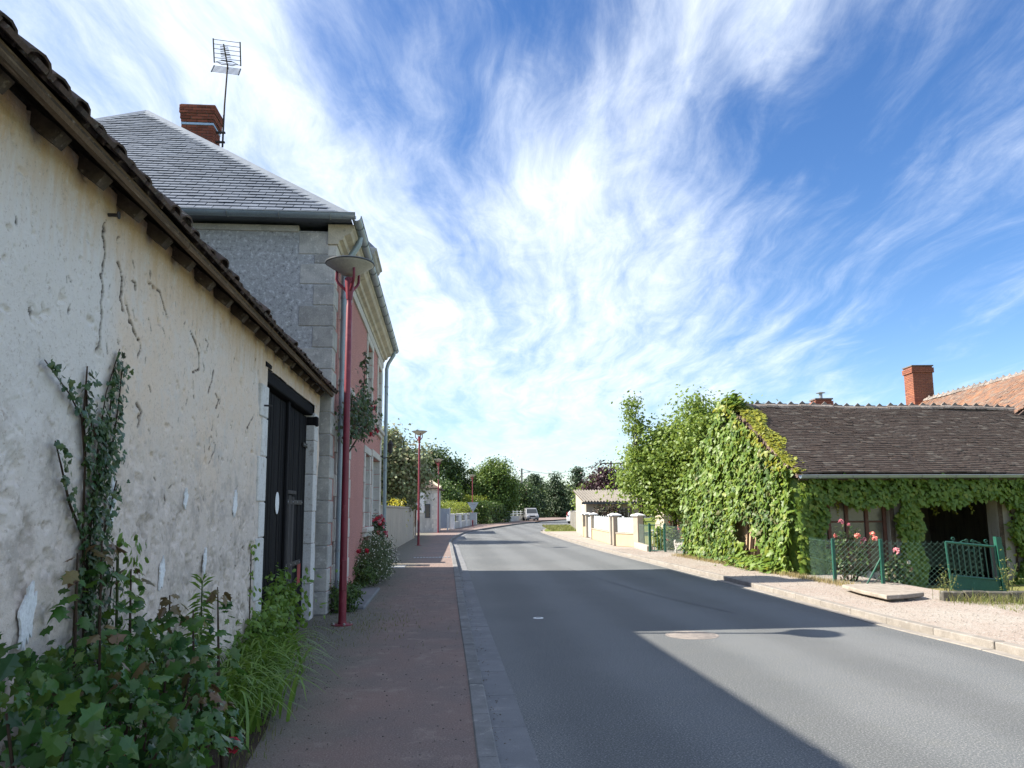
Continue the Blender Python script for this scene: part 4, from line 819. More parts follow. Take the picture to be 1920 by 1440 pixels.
# wall lantern
la = empty('wall_lantern', 'black wall lantern at the far end of the pink front', 'lantern', toH(.02, HL - .55, 2.95), TH)
MB().tube([(0, 0, 0), (.10, 0, -.06), (.22, 0, -.03), (.27, 0, .08)], .014, 8).part('bracket', iron_m, la); MB().lathe([(.035, .08), (.05, .09), (.075, .30), (.085, .31), (.04, .38), (.012, .43)], 6, (.27, 0, 0)).part('cage', iron_m, la); MB().lathe([(.03, .095), (.045, .10), (.068, .295), (.02, .30)], 6, (.27, 0, 0)).part('pane', lamp_glass, la)

# ------------------------------------------------------------------ street lamps
def lamp_thing(loc, label, H=4.78):
    e = empty('street_lamp', label, 'street lamp', loc, rnd.uniform(0, .6), 'crimson street lamps along the pavement')
    base = MB().lathe([(.0, 0), (.14, 0), (.14, .012), (.058, .02), (.055, .05), (0.001, .05)], 20).part('base_plate', redpole, e, True)
    for a in range(4): MB().lathe([(.018, .012), (.018, .035), (.001, .038)], 6, (.115 * math.cos(a * 1.571), .115 * math.sin(a * 1.571), 0)).part('bolt', chrome, base)
    MB().lathe([(.052, .05), (.049, 1.2), (.045, 2.6), (.040, H - .42), (.034, H - .40), (.034, H - .33), (.042, H - .33), (.066, H - .10), (.068, H - .02), (.001, H - .02)], 24).part('pole', redpole, e, True)
    MB().bbox(-.032, .032, -.058, -.040, .45, .85, .006).part('access_door', redpole, e)
    hd_ = MB().lathe([(.001, H + .02), (.09, H + .02), (.12, H + .04), (.30, H + .155), (.334, H + .18), (.338, H + .195), (.30, H + .205), (.001, H + .24)], 40).part('lamp_head', disc_w, e, True)
    MB().lathe([(.334, H + .178), (.345, H + .185), (.345, H + .198), (.334, H + .205), (.325, H + .195)], 40).part('rim', disc_edge, hd_, True)
    for a in range(3): an = a * 2.094 + .6; c, s = math.cos(an), math.sin(an); MB().tube([(.045 * c, .045 * s, H - .20), (.16 * c, .16 * s, H - .09), (.185 * c, .185 * s, H - .04), (.185 * c, .185 * s, H + .085)], [.022, .02, .02, .018], 8).part('arm', redpole, hd_, True)
    return e
for p, lb in (((-2.28, 10.51, .10), 'crimson street lamp with broad disc head standing by the tarred barn doors'), ((-4.10, 33.8, .10), 'crimson street lamp standing along the streaked garden wall'), ((-5.05, 52.6, .10), 'crimson street lamp at the corner of the pale stone cottage'), ((-4.0, 77, .10), 'crimson street lamp behind the back of the triangular sign'), ((2.0, 112, .10), 'crimson street lamp standing behind the parked van')): lamp_thing(p, lb)

# ------------------------------------------------------------------ trees
def tree(name, label, loc, H, Rr, trunk_h, n, ls, lm, shape='round', K=60, clump=.22, kind='quad', seed=1, group=None, tr=.035, airy=0., lean=(0, 0), down=.35):
    rg = np.random.default_rng(seed); e = empty(name, label, 'tree', loc, 0, group); mb = MB(); cl = []
    while len(cl) < K:
        d = rg.normal(size=3); d /= np.linalg.norm(d); rr = rg.uniform(.35, 1) ** .6
        if shape == 'round': p = d * rr; x, y, z = p[0] * Rr, p[1] * Rr, trunk_h + (H - trunk_h) * (.5 + .5 * p[2])
        elif shape == 'cone': t = rg.uniform(0, 1) ** 1.35; a = rg.uniform(0, 6.28); q = Rr * (1 - t) ** .85 * rg.uniform(.55, 1); x, y, z = q * math.cos(a), q * math.sin(a), trunk_h + (H - trunk_h) * t
        else: t = rg.uniform(0, 1); a = rg.uniform(0, 6.28); q = Rr * math.sin(math.pi * (t * .8 + .18)) ** .7 * rg.uniform(.4, 1); x, y, z = q * math.cos(a), q * math.sin(a), trunk_h + (H - trunk_h) * t
        cl.append((x * rg.uniform(.85, 1.08) + lean[0] * z / H, y * rg.uniform(.85, 1.08) + lean[1] * z / H, z))
    top = (lean[0] * .8, lean[1] * .8, H * .86); mb.tube([(0, 0, -.2), (rg.normal() * .03 * H * .3, rg.normal() * .03 * H * .3, H * .33), (top[0] * .6, top[1] * .6, H * .6), top], [H * tr, H * tr * .72, H * tr * .42, H * tr * .1], 9)
    for c in cl:
        z0 = max(trunk_h * .7, c[2] * .62); t = z0 / H; s0 = (lean[0] * t * .9, lean[1] * t * .9, z0); mid = ((s0[0] + c[0]) / 2, (s0[1] + c[1]) / 2, (s0[2] + c[2]) / 2 + .04 * H); mb.tube([s0, mid, c], [H * tr * .22, H * tr * .13, H * tr * .05], 5, False)
    mb.part('trunk', bark, e, True)
    cl = np.array(cl); idx = rg.integers(0, K, n); csz = rg.uniform(.6, 1.25, K)[idx]
    off = rg.normal(size=(n, 3)) * (clump * Rr) * csz[:, None]; off[:, 2] *= .75
    if shape == 'cone': off[:, 2] *= .55
    P = cl[idx] + off; P[:, 2] = np.maximum(P[:, 2], trunk_h * .6)
    Nn = off / (np.linalg.norm(off, axis=1, keepdims=True) + 1e-6) * .8 + rg.normal(size=(n, 3)) * .55 + np.array([0, 0, .45])
    leaf_part('crown', P, Nn, rg.uniform(.65, 1.25, n) * ls, kind, lm, e, down); return e
tree('willow_tree', 'feathery grey green tree behind the streaked garden wall', (-7.0, 39.5, .1), 5.7, 2.35, .8, 19000, .19, green_grey, 'round', 110, .18, 'quad', 3, lean=(.3, 0))
tree('broadleaf_tree', 'dense dark green tree between the garden wall and the cottage', (-8.6, 44, .1), 4.1, 2.4, .5, 9000, .17, green_oak, 'round', 60, .24, 'quad', 14)
tree('oak_tree', 'tall dark oak rising above the cottage roof', (-9.6, 97, -.4), 10.0, 3.6, 1.8, 12000, .33, green_oak, 'round', 80, .19, 'quad', 5)
tree('broadleaf_tree', 'dark tree beside the tall oak beyond the low brown roofed building', (-5.9, 101, -.4), 7.6, 2.4, 1.0, 7000, .3, green_oak, 'round', 55, .22, 'quad', 6)
tree('cedar_tree', 'spreading bluish evergreen in front of the tall oak', (-7.4, 90, -.4), 5.4, 2.6, 1.0, 8000, .24, hedge_l, 'round', 50, .24, 'quad', 7)
tree('walnut_tree', 'broad mid green walnut standing over the clipped hedge', (-2.2, 97, -.4), 8.2, 3.0, 1.2, 14000, .27, green_mid, 'round', 90, .19, 'quad', 8)
tree('broadleaf_tree', 'low dark tree beside the walnut and behind the low wall', (1.0, 112, -.4), 6.2, 2.6, .7, 9000, .3, green_oak, 'round', 60, .22, 'quad', 9)
tree('plum_tree', 'dark purple leaved plum tree behind the shed', (9.3, 74, -.2), 6.0, 2.35, 1.4, 9000, .22, purple_l, 'round', 70, .19, 'quad', 10, tr=.03)
tree('plum_tree', 'low dark purple shrub tree beside the plum behind the shed', (11.4, 72, -.2), 4.6, 1.5, .9, 5000, .22, purple_l, 'round', 40, .22, 'quad', 12)
tree('garden_tree', 'large light green tree growing beside the creeper covered gable', (8.6, 33.2, .1), 6.3, 2.35, 1.0, 24000, .155, green_light, 'round', 130, .17, 'quad', 21, tr=.022)
tree('garden_tree', 'spreading light green tree whose low boughs hang over the garden', (7.25, 34.6, .1), 5.1, 2.25, 1.1, 22000, .16, green_light, 'round', 150, .20, 'quad', 22, tr=.022)
tree('slender_tree', 'slender airy young tree reaching above the garden', (5.7, 34.0, .1), 6.35, .66, 2.4, 1500, .14, green_light, 'col', 22, .30, 'oval', 23, tr=.010, lean=(-.35, 0))
bg_rows = [('conifer_tree', 'dark conifer in the wood beyond the bend', 'cone', green_dark, ((4.2, 150, 8.6, 2.6), (8.6, 156, 9.2, 2.7), (12.6, 150, 9.9, 2.6), (16.2, 158, 8.8, 2.6))),
           ('broadleaf_tree', 'mid green tree in the wood beyond the bend', 'round', green_far, ((-3.5, 150, 8.2, 3.4), (1.2, 160, 8.8, 3.2), (6.2, 166, 8.4, 3.2), (20.2, 152, 8.2, 3.4), (24, 160, 7.2, 3.4), (10.5, 168, 8.6, 3.3), (14.5, 170, 8.2, 3.2), (-8, 158, 7.6, 3.2), (29, 156, 7.6, 3.6)))]
for nm, lb, shp, lm, sp_ in bg_rows:
    for i, (x, y, h, r) in enumerate(sp_): tree(nm, lb, (x, y, -.42), h, r, .6, 5200, .42 if shp == 'round' else .36, lm, shp, 60, .24 if shp == 'round' else .26, 'quad', 40 + i + int(y), 'trees of the wood beyond the bend')
tree('broadleaf_tree', 'bright green young tree behind the old plank fence', (8.3, 84, -.2), 4.6, 1.6, .6, 5000, .26, green_light, 'round', 45, .24, 'quad', 61)
tree('broadleaf_tree', 'olive green tree between the plum tree and the conifers', (11.6, 96, -.2), 6.0, 2.0, .8, 5500, .28, green_mid, 'round', 50, .22, 'quad', 62)
tree('broadleaf_tree', 'light green tree showing above the shed roof', (14.0, 92, -.2), 5.8, 1.9, .8, 5000, .28, green_mid, 'round', 50, .22, 'quad', 63)
# far woodland mass closing the horizon
nW = 26000; ang = nr.uniform(-.62, .62, nW); dist = nr.uniform(185, 230, nW); hh = 4.5 + 2.6 * np.array([math.sin(a * 41) * .5 + math.sin(a * 97 + 2) * .3 + math.sin(a * 173) * .2 for a in ang])
P = np.stack([np.sin(ang) * dist, np.cos(ang) * dist, nr.uniform(-.5, 1, nW) ** 1 * hh + .6], 1); P[:, 2] = np.maximum(P[:, 2], -.3)
tag(link('far_wood', leaf_mesh('far_wood', P, rand_dirs(nW, .6), nr.uniform(.7, 1.5, nW), 'quad', green_far)), 'distant line of woodland closing the view', 'wood', kind='stuff')

def hedge(name, label, a, b, w, z0, z1, n, ls, lm, cat='hedge'):
    a, b = Vector(a), Vector(b); ln = (b - a).length; t = (b - a).normalized(); s = Vector((t.y, -t.x)); e = empty(name, label, cat, (a.x, a.y, z0), 0)
    u, v, q = nr.uniform(0, ln, n), nr.uniform(-w / 2, w / 2, n), nr.uniform(0, z1 - z0, n); k = nr.integers(0, 3, n); v = np.where(k == 0, np.sign(v) * w / 2 + nr.normal(0, .07, n), v); top = (z1 - z0) * (1 + .08 * np.sin(u * 1.9) + .05 * np.sin(u * 5.3)); q = np.where(k == 1, top + nr.normal(0, .07, n), q); u = np.where(k == 2, np.where(nr.random(n) < .5, 0, ln) + nr.normal(0, .1, n), u)
    P = np.stack([u * t.x + v * s.x, u * t.y + v * s.y, np.maximum(q, .02)], 1); Nn = rand_dirs(n, .4); Nn += np.stack([np.where(k == 0, np.sign(v), 0) * s.x, np.where(k == 0, np.sign(v), 0) * s.y, np.where(k == 1, 1.0, 0)], 1)
    mb = MB()
    for i in range(max(3, int(ln / .8))): p = t * ((i + .5) * ln / max(3, int(ln / .8))); mb.tube([(p.x, p.y, -.1), (p.x + rnd.uniform(-.1, .1), p.y, (z1 - z0) * .8)], [.03, .012], 6)
    mb.part('stems', bark, e); leaf_part('foliage', P, Nn, nr.uniform(.7, 1.3, n) * ls, 'quad', lm, e); return e
hedge('hedge', 'yellow green hedge above the low wall with railings', (-6.6, 65), (-5.0, 84), 1.6, .1, 2.15, 7500, .15, hedge_y)
hedge('hedge', 'tall clipped dark green hedge beyond the triangular sign', (-3.7, 84.5), (-1.2, 98), 1.8, 0, 2.35, 8500, .17, hedge_l)
hedge('hedge', 'golden green hedge top behind the dark clipped hedge', (-5.0, 88), (-2.6, 100), 2.0, 0, 2.9, 7000, .18, hedge_y)

# ------------------------------------------------------------------ left side beyond the pink house
def wall_frame(p0, p1): d = Vector((p1[0] - p0[0], p1[1] - p0[1])); return math.atan2(-d.x, d.y), d.length
rz, ln = wall_frame((-4.15, 22.3), (-5.42, 42.5)); gw = empty('garden_wall', 'rendered garden wall streaked with dark damp and a stone end pillar', 'wall', (-4.15, 22.3, .1), rz)
MB().box(-.22, 0, .95, ln - .42, 0, 1.62).part('wall_panel', stained_wall, gw); MB().bbox(-.26, .04, .952, ln - .42, 1.622, 1.69, .012).part('coping', stained_wall, gw)
for i in range(6): MB().bbox(-.42, .05, .35 + .015 * (i % 2), .95, i * .30 + .004, i * .30 + .295, .015).part('pillar_block', cream, gw)
for i in range(6): MB().bbox(-.36, .04, ln - .415, ln, i * .285 + .003, i * .285 + .281, .012).part('pillar_block', cream_wall, gw)
MB().bbox(-.42, .10, ln - .47, ln + .06, 1.712, 1.80, .02).part('pillar_cap', stone_old, gw)
wg = empty('white_side_gate', 'narrow white gate between the pink house and the garden wall', 'gate', (-3.80, 21.35, .1), TH)
for i in range(6): MB().bbox(-.02, .02, i * .13, i * .13 + .115, .08, 1.25, .006).part('board', white_pvc, wg)
for zz in (.3, 1.05): MB().bbox(-.045, -.021, 0, .78, zz - .04, zz + .04, .006).part('rail', white_pvc, wg)
yb = empty('yellow_shrub', 'bright yellow green shrub peeping over the garden wall', 'shrub', (-5.5, 36.5, .1)); n = 900
leaf_part('foliage', np.stack([nr.normal(0, .22, n), nr.normal(0, .35, n), nr.uniform(.4, 2.05, n)], 1), rand_dirs(n, .5), .13, 'narrow', LEAF('golden_leaves', [(.42, .40, .03), (.5, .46, .04), (.3, .32, .03)], .5, .3), yb); MB().tube([(0, 0, -.1), (0, 0, 1.4)], .02, 6).part('stem', stem_b, yb)
# timber gate shelter
pg = empty('gate_shelter', 'small brown timber gate shelter with a flat capped roof', 'shelter', (-5.62, 43.3, .1), TH)
for (x, y) in ((-.9, .2), (.0, .2), (-.9, 4.6), (.0, 4.6)): MB().bbox(x - .07, x + .07, y - .07, y + .07, 0, 2.0, .01).part('post', brownwood, pg)
MB().bbox(-1.15, .22, -.1, 5.0, 2.003, 2.10, .02).part('roof_slab', fascia_m, pg); MB().bbox(-1.2, .28, -.2, 5.1, 2.103, 2.22, .02).part('cap', pillar_m, pg)
for i in range(12): MB().bbox(-.03, .02, .40 + i * .34, .68 + i * .34, .55, 1.75 + .1 * math.sin(i), .006).part('board', brownwood, pg)
MB().bbox(-.12, .04, .28, 4.50, 0, .53, .01).part('low_wall', stained_wall, pg)
# the pale cottage
ct = empty('cottage', 'small pale stone cottage with blotched walls and hipped roof', 'cottage', (-5.25, 53.6, .1), R(3))
mb = MB(); mb.box(-4.4, 0, 0, 6.2, 0, 3.05); mb.part('wall', cottage_m, ct)
for i in range(10): MB().bbox(-.34 if i % 2 else -.22, .012, -.012, .3, i * .30 + .004, i * .30 + .296, .01).part('quoin_stone', ashlar_l, ct)
mb = MB(); e_ = .28; mb.add([(-4.4 - e_, -e_, 3.0), (e_, -e_, 3.0), (e_, 6.2 + e_, 3.0), (-4.4 - e_, 6.2 + e_, 3.0), (-2.2, 2.2, 4.75), (-2.2, 4.0, 4.75), (-4.4 - e_, -e_, 3.06), (e_, -e_, 3.06), (e_, 6.2 + e_, 3.06), (-4.4 - e_, 6.2 + e_, 3.06)], [(0, 3, 2, 1), (6, 7, 4), (7, 8, 5, 4), (8, 9, 5), (9, 6, 4, 5), (0, 1, 7, 6), (1, 2, 8, 7), (2, 3, 9, 8), (3, 0, 6, 9)]); cr_ = mb.part('roof', roof_brown, ct)
for a, b in (((e_, -e_, 3.06), (-2.2, 2.2, 4.75)), ((-4.4 - e_, -e_, 3.06), (-2.2, 2.2, 4.75))): MB().tube([a, b], .09, 8).part('hip_tile', cream_wall, cr_)
sh_ = MB().bbox(-1.35, -.85, -.05, -.012, 1.35, 2.75, .01).part('shutter', white_paint, ct)
for i in range(9): MB().box(-1.32, -.88, -.062, -.051, 1.42 + i * .14, 1.52 + i * .14).part('slat', white_paint, sh_)
wn = MB().bbox(-.80, -.45, -.03, -.012, 1.0, 1.95, .006).part('window', navy_metal, ct); MB().box(-.76, -.49, -.036, -.031, 1.05, 1.9).part('pane', glass_dusty, wn)
# grey gate, low wall with railings
gg = empty('grey_gate', 'plain grey sheet gate beside the cottage', 'gate', (-5.62, 60.4, .1), R(-18))
MB().bbox(-.03, .03, 0, 1.75, .12, 1.65, .01).part('panel', greypanel, gg); MB().tube([(0, -.1, 0), (0, -.1, 1.7)], .05, 8).part('post', greypanel, gg); MB().bbox(-.05, .05, 1.78, 1.88, 0, 1.7, .01).part('post', sign_grey, gg)
tag(MB().lathe([(.06, 0), (.06, 1.15), (.04, 1.22), (.001, 1.24)], 12).part('white_post', white_paint), 'short white post in front of the grey gate', 'post').location = (-5.0, 59.6, .1)
rz, ln = wall_frame((-4.95, 62.5), (-4.05, 83)); rw = empty('railing_wall', 'low white wall with pillars and dark railings', 'wall', (-4.95, 62.5, .1), rz)
npil = 5
for i in range(npil):
    a = i * (ln - .5) / (npil - 1); pl = MB().bbox(-.2, .22, a, a + .5, 0, 1.15, .015).part('pillar', white_paint, rw); MB().bbox(-.26, .28, a - .06, a + .56, 1.153, 1.23, .015).part('cap', white_paint, pl)
    if i < npil - 1:
        b = (i + 1) * (ln - .5) / (npil - 1); MB().bbox(-.1, .12, a + .5, b, 0, .55, .01).part('base_wall', cottage_m, rw); ra = MB().bbox(-.02, .02, a + .5, b, 1.0, 1.05, .005).part('railing', navy_metal, rw); MB().bbox(-.02, .02, a + .5, b, .60, .64, .005).part('rail', navy_metal, ra)
        k = 12
        for j in range(k): y = a + .6 + j * (b - a - .7) / (k - 1); MB().box(-.012, .012, y - .012, y + .012, .64, 1.0).part('bar', navy_metal, ra)
# triangular sign seen from behind
sg_ = empty('road_sign', 'bare grey back of a triangular road sign on a post', 'sign', (-3.62, 70.6, .1), R(4))
MB().tube([(0, 0, 0), (0, 0, 2.25)], .035, 10).part('post', redpole, sg_); pl = MB().prism([(-.52, -.05, 2.22), (.52, -.05, 2.22), (0, -.05, 1.32)], (0, .012, 0)).part('sign_plate', sign_grey, sg_); MB().bbox(-.30, .30, -.052, -.04, .62, 1.30, .003).part('lower_plate', sign_grey, sg_)
for zz in (1.6, 2.05): MB().bbox(-.2, .2, -.09, -.051, zz - .025, zz + .025, .004).part('clamp', zinc, sg_)
# long low building behind the hedge
lb_ = empty('low_building', 'long low building with a tan sheet roof behind the hedge', 'building', (-10.2, 88, -.3), R(-4))
MB().box(-1, 5.2, 0, 7, 0, 2.2).part('wall', cream_wall, lb_); mb = MB(); mb.add([(-1.3, -.4, 2.35), (5.6, -.4, 1.75), (5.6, 3.5, 2.75), (-1.3, 3.5, 3.45), (-1.3, 7.4, 2.5), (5.6, 7.4, 1.9), (-1.3, -.4, 2.45), (5.6, -.4, 1.85), (5.6, 3.5, 2.85), (-1.3, 3.5, 3.55), (-1.3, 7.4, 2.6), (5.6, 7.4, 2.0)], [(0, 1, 2, 3), (3, 2, 5, 4), (9, 8, 7, 6), (10, 11, 8, 9), (0, 6, 7, 1), (3, 9, 6, 0), (4, 10, 9, 3), (1, 7, 8, 2), (2, 8, 11, 5), (5, 11, 10, 4)]); lr = mb.part('roof', tanpanel, lb_); MB().tube([(-1.32, 3.5, 3.56), (5.62, 3.5, 2.86)], .07, 6).part('ridge_cap', disc_edge, lr)
MB().box(-.9, .8, -.35, -.05, .2, 2.2).part('door', brownwood, lb_)
# low wall with white rails, plate and van
rz, ln = wall_frame((-.9, 99.5), (2.4, 114)); lw = empty('rail_wall', 'low grey wall topped with two white rails', 'wall', (-.9, 99.5, .1), rz)
MB().bbox(-.2, .05, 0, ln, 0, .72, .01).part('wall_panel', cottage_m, lw)
for zz in (.92, 1.22): MB().bbox(-.1, -.05, 0, ln, zz, zz + .11, .006).part('rail', white_paint, lw)
for i in range(7): MB().bbox(-.14, -.101, i * ln / 6.2, i * ln / 6.2 + .14, .72, 1.45, .006).part('post', white_paint, lw)

def car(name, label, loc, rz, paint, Ln=4.4, Wd=1.72, Hh=1.84, van=True):
    e = empty(name, label, 'van' if van else 'car', loc, rz)      # front faces -y
    h = Wd / 2
    if van: prof = [(0, .28), (-.02, .62), (.06, .86), (.80, 1.05), (1.45, 1.72), (1.75, Hh), (Ln - .25, Hh), (Ln, 1.70), (Ln + .02, .5), (Ln, .28)]
    else: prof = [(0, .28), (-.02, .6), (.06, .78), (1.0, .93), (1.75, 1.42), (2.3, Hh), (3.1, Hh - .02), (Ln - .35, 1.15), (Ln - .03, 1.02), (Ln, .6), (Ln - .02, .28)]
    def wid(z): return h - max(0, z - .95) * .16 - max(0, .5 - z) * .1
    mb = MB(); k = len(prof); vs = [(-wid(z), y, z) for y, z in prof] + [(wid(z), y, z) for y, z in prof]
    mb.add(vs, [tuple(range(k)), tuple(range(2 * k - 1, k - 1, -1))] + [(i, k + i, k + (i + 1) % k, (i + 1) % k) for i in range(k)]); body = mb.part('body', paint, e)
    md = body.modifiers.new('bevel', 'BEVEL'); md.width = .05; md.segments = 3; md.limit_method = 'ANGLE'
    a, b = (prof[3], prof[4]) if van else (prof[3], prof[4]); n = Vector((0, -(b[1] - a[1]), (b[0] - a[0]))).normalized()
    def pt(x, t, o=.012): y, z = a[0] + (b[0] - a[0]) * t, a[1] + (b[1] - a[1]) * t; return Vector((x, y, z)) + n * o
    w0, w1 = wid(a[1]) - .1, wid(b[1]) - .08; MB().add([pt(-w0, .08), pt(w0, .08), pt(w1, .96), pt(-w1, .96)], [(0, 1, 2, 3)]).part('windscreen', glass_dk, e)
    for sgn in (-1, 1):
        x = sgn * (wid(1.3) + .012); ys = [(1.15, 1.05), (2.15, 1.05), (2.15, 1.62), (1.62, 1.62)] if van else [(1.45, .98), (2.5, .98), (2.5, 1.36), (2.0, 1.36)]
        MB().prism([(sgn * (wid(z) + .006), y, z) for y, z in ys], (sgn * .006, 0, 0)).part('side_window', glass_dk, e)
        MB().bbox(sgn * h - .06, sgn * h + .06, 1.15, 1.35, 1.0, 1.17, .02).part('wing_mirror', rubber, e, mw=Matrix.Translation((sgn * .09, -.1, 0)))
        MB().bbox(sgn * (h - .30) - .15, sgn * (h - .30) + .15, -.035, .12, .70, .88, .03).part('headlight', lamp_glass, e); MB().bbox(sgn * (h - .12) - .06, sgn * (h - .12) + .06, Ln - .02, Ln + .035, .85, 1.3, .02).part('tail_light', taillight, e)
        for y in (.85, Ln - .85):
            wl = MB().lathe([(.20, -.10), (.29, -.10), (.315, -.06), (.315, .06), (.29, .10), (.20, .10)], 20).part('wheel', rubber, e, True, mw=Matrix.Translation((sgn * (h - .08), y, .315)) @ Matrix.Rotation(R(90), 4, 'Y')); MB().lathe([(.001, -.105), (.20, -.105), (.20, .105), (.001, .105)], 16).part('rim', chrome, wl, True)
    MB().bbox(-.38, .38, -.04, .05, .62, .80, .02).part('grille', rubber, e); MB().bbox(-h + .04, h - .04, -.06, .10, .26, .54, .03).part('bumper', disc_edge if van else paint, e); MB().box(-.26, .26, -.072, -.062, .42, .53).part('number_plate', m2, e)
    return e
car('parked_van', 'silver grey small van parked facing down the street', (2.75, 106.6, .02), R(7), carpaint)
car('parked_car', 'white car half hidden behind the old plank fence', (8.35, 92.5, .0), R(160), carwhite, 4.1, 1.72, 1.46, False)

# ------------------------------------------------------------------ utility poles and wires
up1 = empty('utility_pole', 'concrete utility pole with a street light arm', 'utility pole', (1.55, 130, -.4)); MB().bbox(-.16, .16, -.13, .13, 0, 8.95, .02).part('pole', concrete_m, up1); MB().tube([(0, 0, 8.0), (.5, 0, 8.25), (1.0, 0, 8.35)], .04, 8).part('arm', zinc, up1); MB().bbox(.95, 1.5, -.14, .14, 8.27, 8.42, .05).part('lantern', disc_edge, up1)
up2 = empty('utility_pole', 'wooden utility pole with a cross arm behind the plum tree', 'utility pole', (11.55, 90, -.4)); MB().tube([(0, 0, 0), (0, 0, 7.6)], [.14, .09], 10).part('pole', oldwood_m, up2); MB().bbox(-1.3, 1.3, -.06, .06, 7.25, 7.37, .01).part('cross_arm', oldwood_m, up2)
for x in (-1.2, -.5, .5, 1.2): MB().lathe([(.03, 7.37), (.05, 7.42), (.03, 7.5), (.001, 7.55)], 8, (x, 0, 0)).part('insulator', white_paint, up2)
def wire(a, b, sag, label):
    a, b = Vector(a), Vector(b); o = MB().tube([a.lerp(b, i / 16) - Vector((0, 0, sag * 4 * (i / 16) * (1 - i / 16))) for i in range(17)], .022, 4).part('overhead_wire', rubber); tag(o, label, 'wire', 'overhead wires')
wire((1.55, 129.9, 8.45), (10.4, 90, 7.05), 1.0, 'black overhead wire sagging between the two utility poles'); wire((1.55, 129.9, 8.35), (30, 120, 6.2), .8, 'black overhead wire running from the concrete pole towards the wood')

# ------------------------------------------------------------------ right side: shed and fences
sd = empty('shed', 'beige rendered shed with corrugated lean-to roof', 'shed', (4.30, 45.4, .1), R(.7))
mb = MB(); mb.prism([(0, 0, 0), (0, 6.4, 0), (0, 6.4, 2.7), (0, 0, 1.95)], (3.1, 0, 0)); mb.part('wall', shed_m, sd)
n = 40; mb = MB(); vs = []
for i in range(n * 4 + 1):
    x = -.25 + i * 3.6 / (n * 4); z = .048 * math.cos(i * math.pi / 4)
    for (y, zz) in ((-.30, 1.96), (6.6, 2.79)): vs += [(x, y, zz + z), (x, y, zz + z - .014)]
fs = []
for i in range(n * 4): a = i * 4; fs += [(a, a + 4, a + 6, a + 2), (a + 1, a + 3, a + 7, a + 5), (a, a + 1, a + 5, a + 4), (a + 2, a + 6, a + 7, a + 3)]
mb.add(vs, fs).part('corrugated_roof', fibro, sd); MB().bbox(-.28, 3.4, -.29, -.25, 1.80, 1.93, .006).part('fascia', disc_edge, sd)
dr = MB().bbox(-.03, .0, .95, 2.0, .02, 1.78, .01).part('door', white_paint, sd); MB().lathe([(.03, 0), (.03, .05), (.001, .06)], 10).part('handle', chrome, dr, mw=Matrix.Translation((-.03, 1.85, .95)) @ Matrix.Rotation(R(-90), 4, 'Y'))
MB().bbox(-.012, .0, .85, .945, 0, 1.88, .004).part('door_frame', pillar_m, sd); MB().bbox(-.012, .0, 2.005, 2.1, 0, 1.88, .004).part('door_frame', pillar_m, sd)
ww_ = MB().bbox(1.45, 2.75, -.03, -.002, .75, 1.55, .01).part('window', glass_dusty, sd)
for i in range(6): MB().box(1.45 + i * .25, 1.49 + i * .25, -.045, -.031, .75, 1.55).part('bar', white_paint, ww_)
def bush(name, label, loc, rx, ry, h, n, ls, lm, kind='oval', cat='bush', stems=14, fl=None, stem=None, K=40, clump=.16):
    e = empty(name, label, cat, loc); c = nr.normal(size=(K, 3)); c /= np.linalg.norm(c, axis=1, keepdims=True); c *= nr.uniform(.3, 1, (K, 1)) ** .5; c = c * np.array([rx, ry, h * .46]) + np.array([0, 0, h * .5])
    idx = nr.integers(0, K, n); P = c[idx] + nr.normal(size=(n, 3)) * np.array([rx, ry, h * .6]) * clump; P[:, 2] = np.clip(P[:, 2], .015, None); o = P - np.array([0, 0, h * .3]); mb = MB()
    for i in range(stems): q = c[i % K]; mb.tube([(q[0] * .25, q[1] * .25, -.05), (q[0] * .6, q[1] * .6, q[2] * .6), tuple(q)], [.012, .009, .005], 5)
    mb.part('stems', stem or stem_b, e); leaf_part('foliage', P, o / (np.linalg.norm(o, axis=1, keepdims=True) + 1e-6) + nr.normal(size=o.shape) * .6 + [0, 0, .3], nr.uniform(.7, 1.3, n) * ls, kind, lm, e)
    return e, c
bush('wall_shrub', 'dark reddish shrub trained in front of the shed wall', (5.5, 44.6, .1), .95, .4, 1.85, 2600, .13, LEAF('bronze_shrub_leaves', [(.05, .03, .02), (.035, .05, .02), (.10, .06, .045), (.03, .045, .02)], .45, .15))
rz, ln = wall_frame((4.06, 43.9), (4.33, 32.4))
fw_ = empty('boundary_fence', 'buff garden wall with white slatted panels and capped pillars', 'fence', (4.06, 43.9, .1), rz)
def pillar(y, par, h=1.22): p = MB().bbox(-.15, .15, y - .15, y + .15, 0, h, .012).part('pillar', pillar_m, par); c = MB(); c.add([(-.21, y - .21, h + .003), (.21, y - .21, h + .003), (.21, y + .21, h + .003), (-.21, y + .21, h + .003), (-.21, y - .21, h + .05), (.21, y - .21, h + .05), (.21, y + .21, h + .05), (-.21, y + .21, h + .05), (0, y, h + .13)], [(0, 3, 2, 1), (0, 1, 5, 4), (1, 2, 6, 5), (2, 3, 7, 6), (3, 0, 4, 7), (4, 5, 8), (5, 6, 8), (6, 7, 8), (7, 4, 8)]); c.part('cap', white_paint, p)
for y in (.15, 1.75, 3.95, ln - 1.0, ln - .15): pillar(y, fw_)
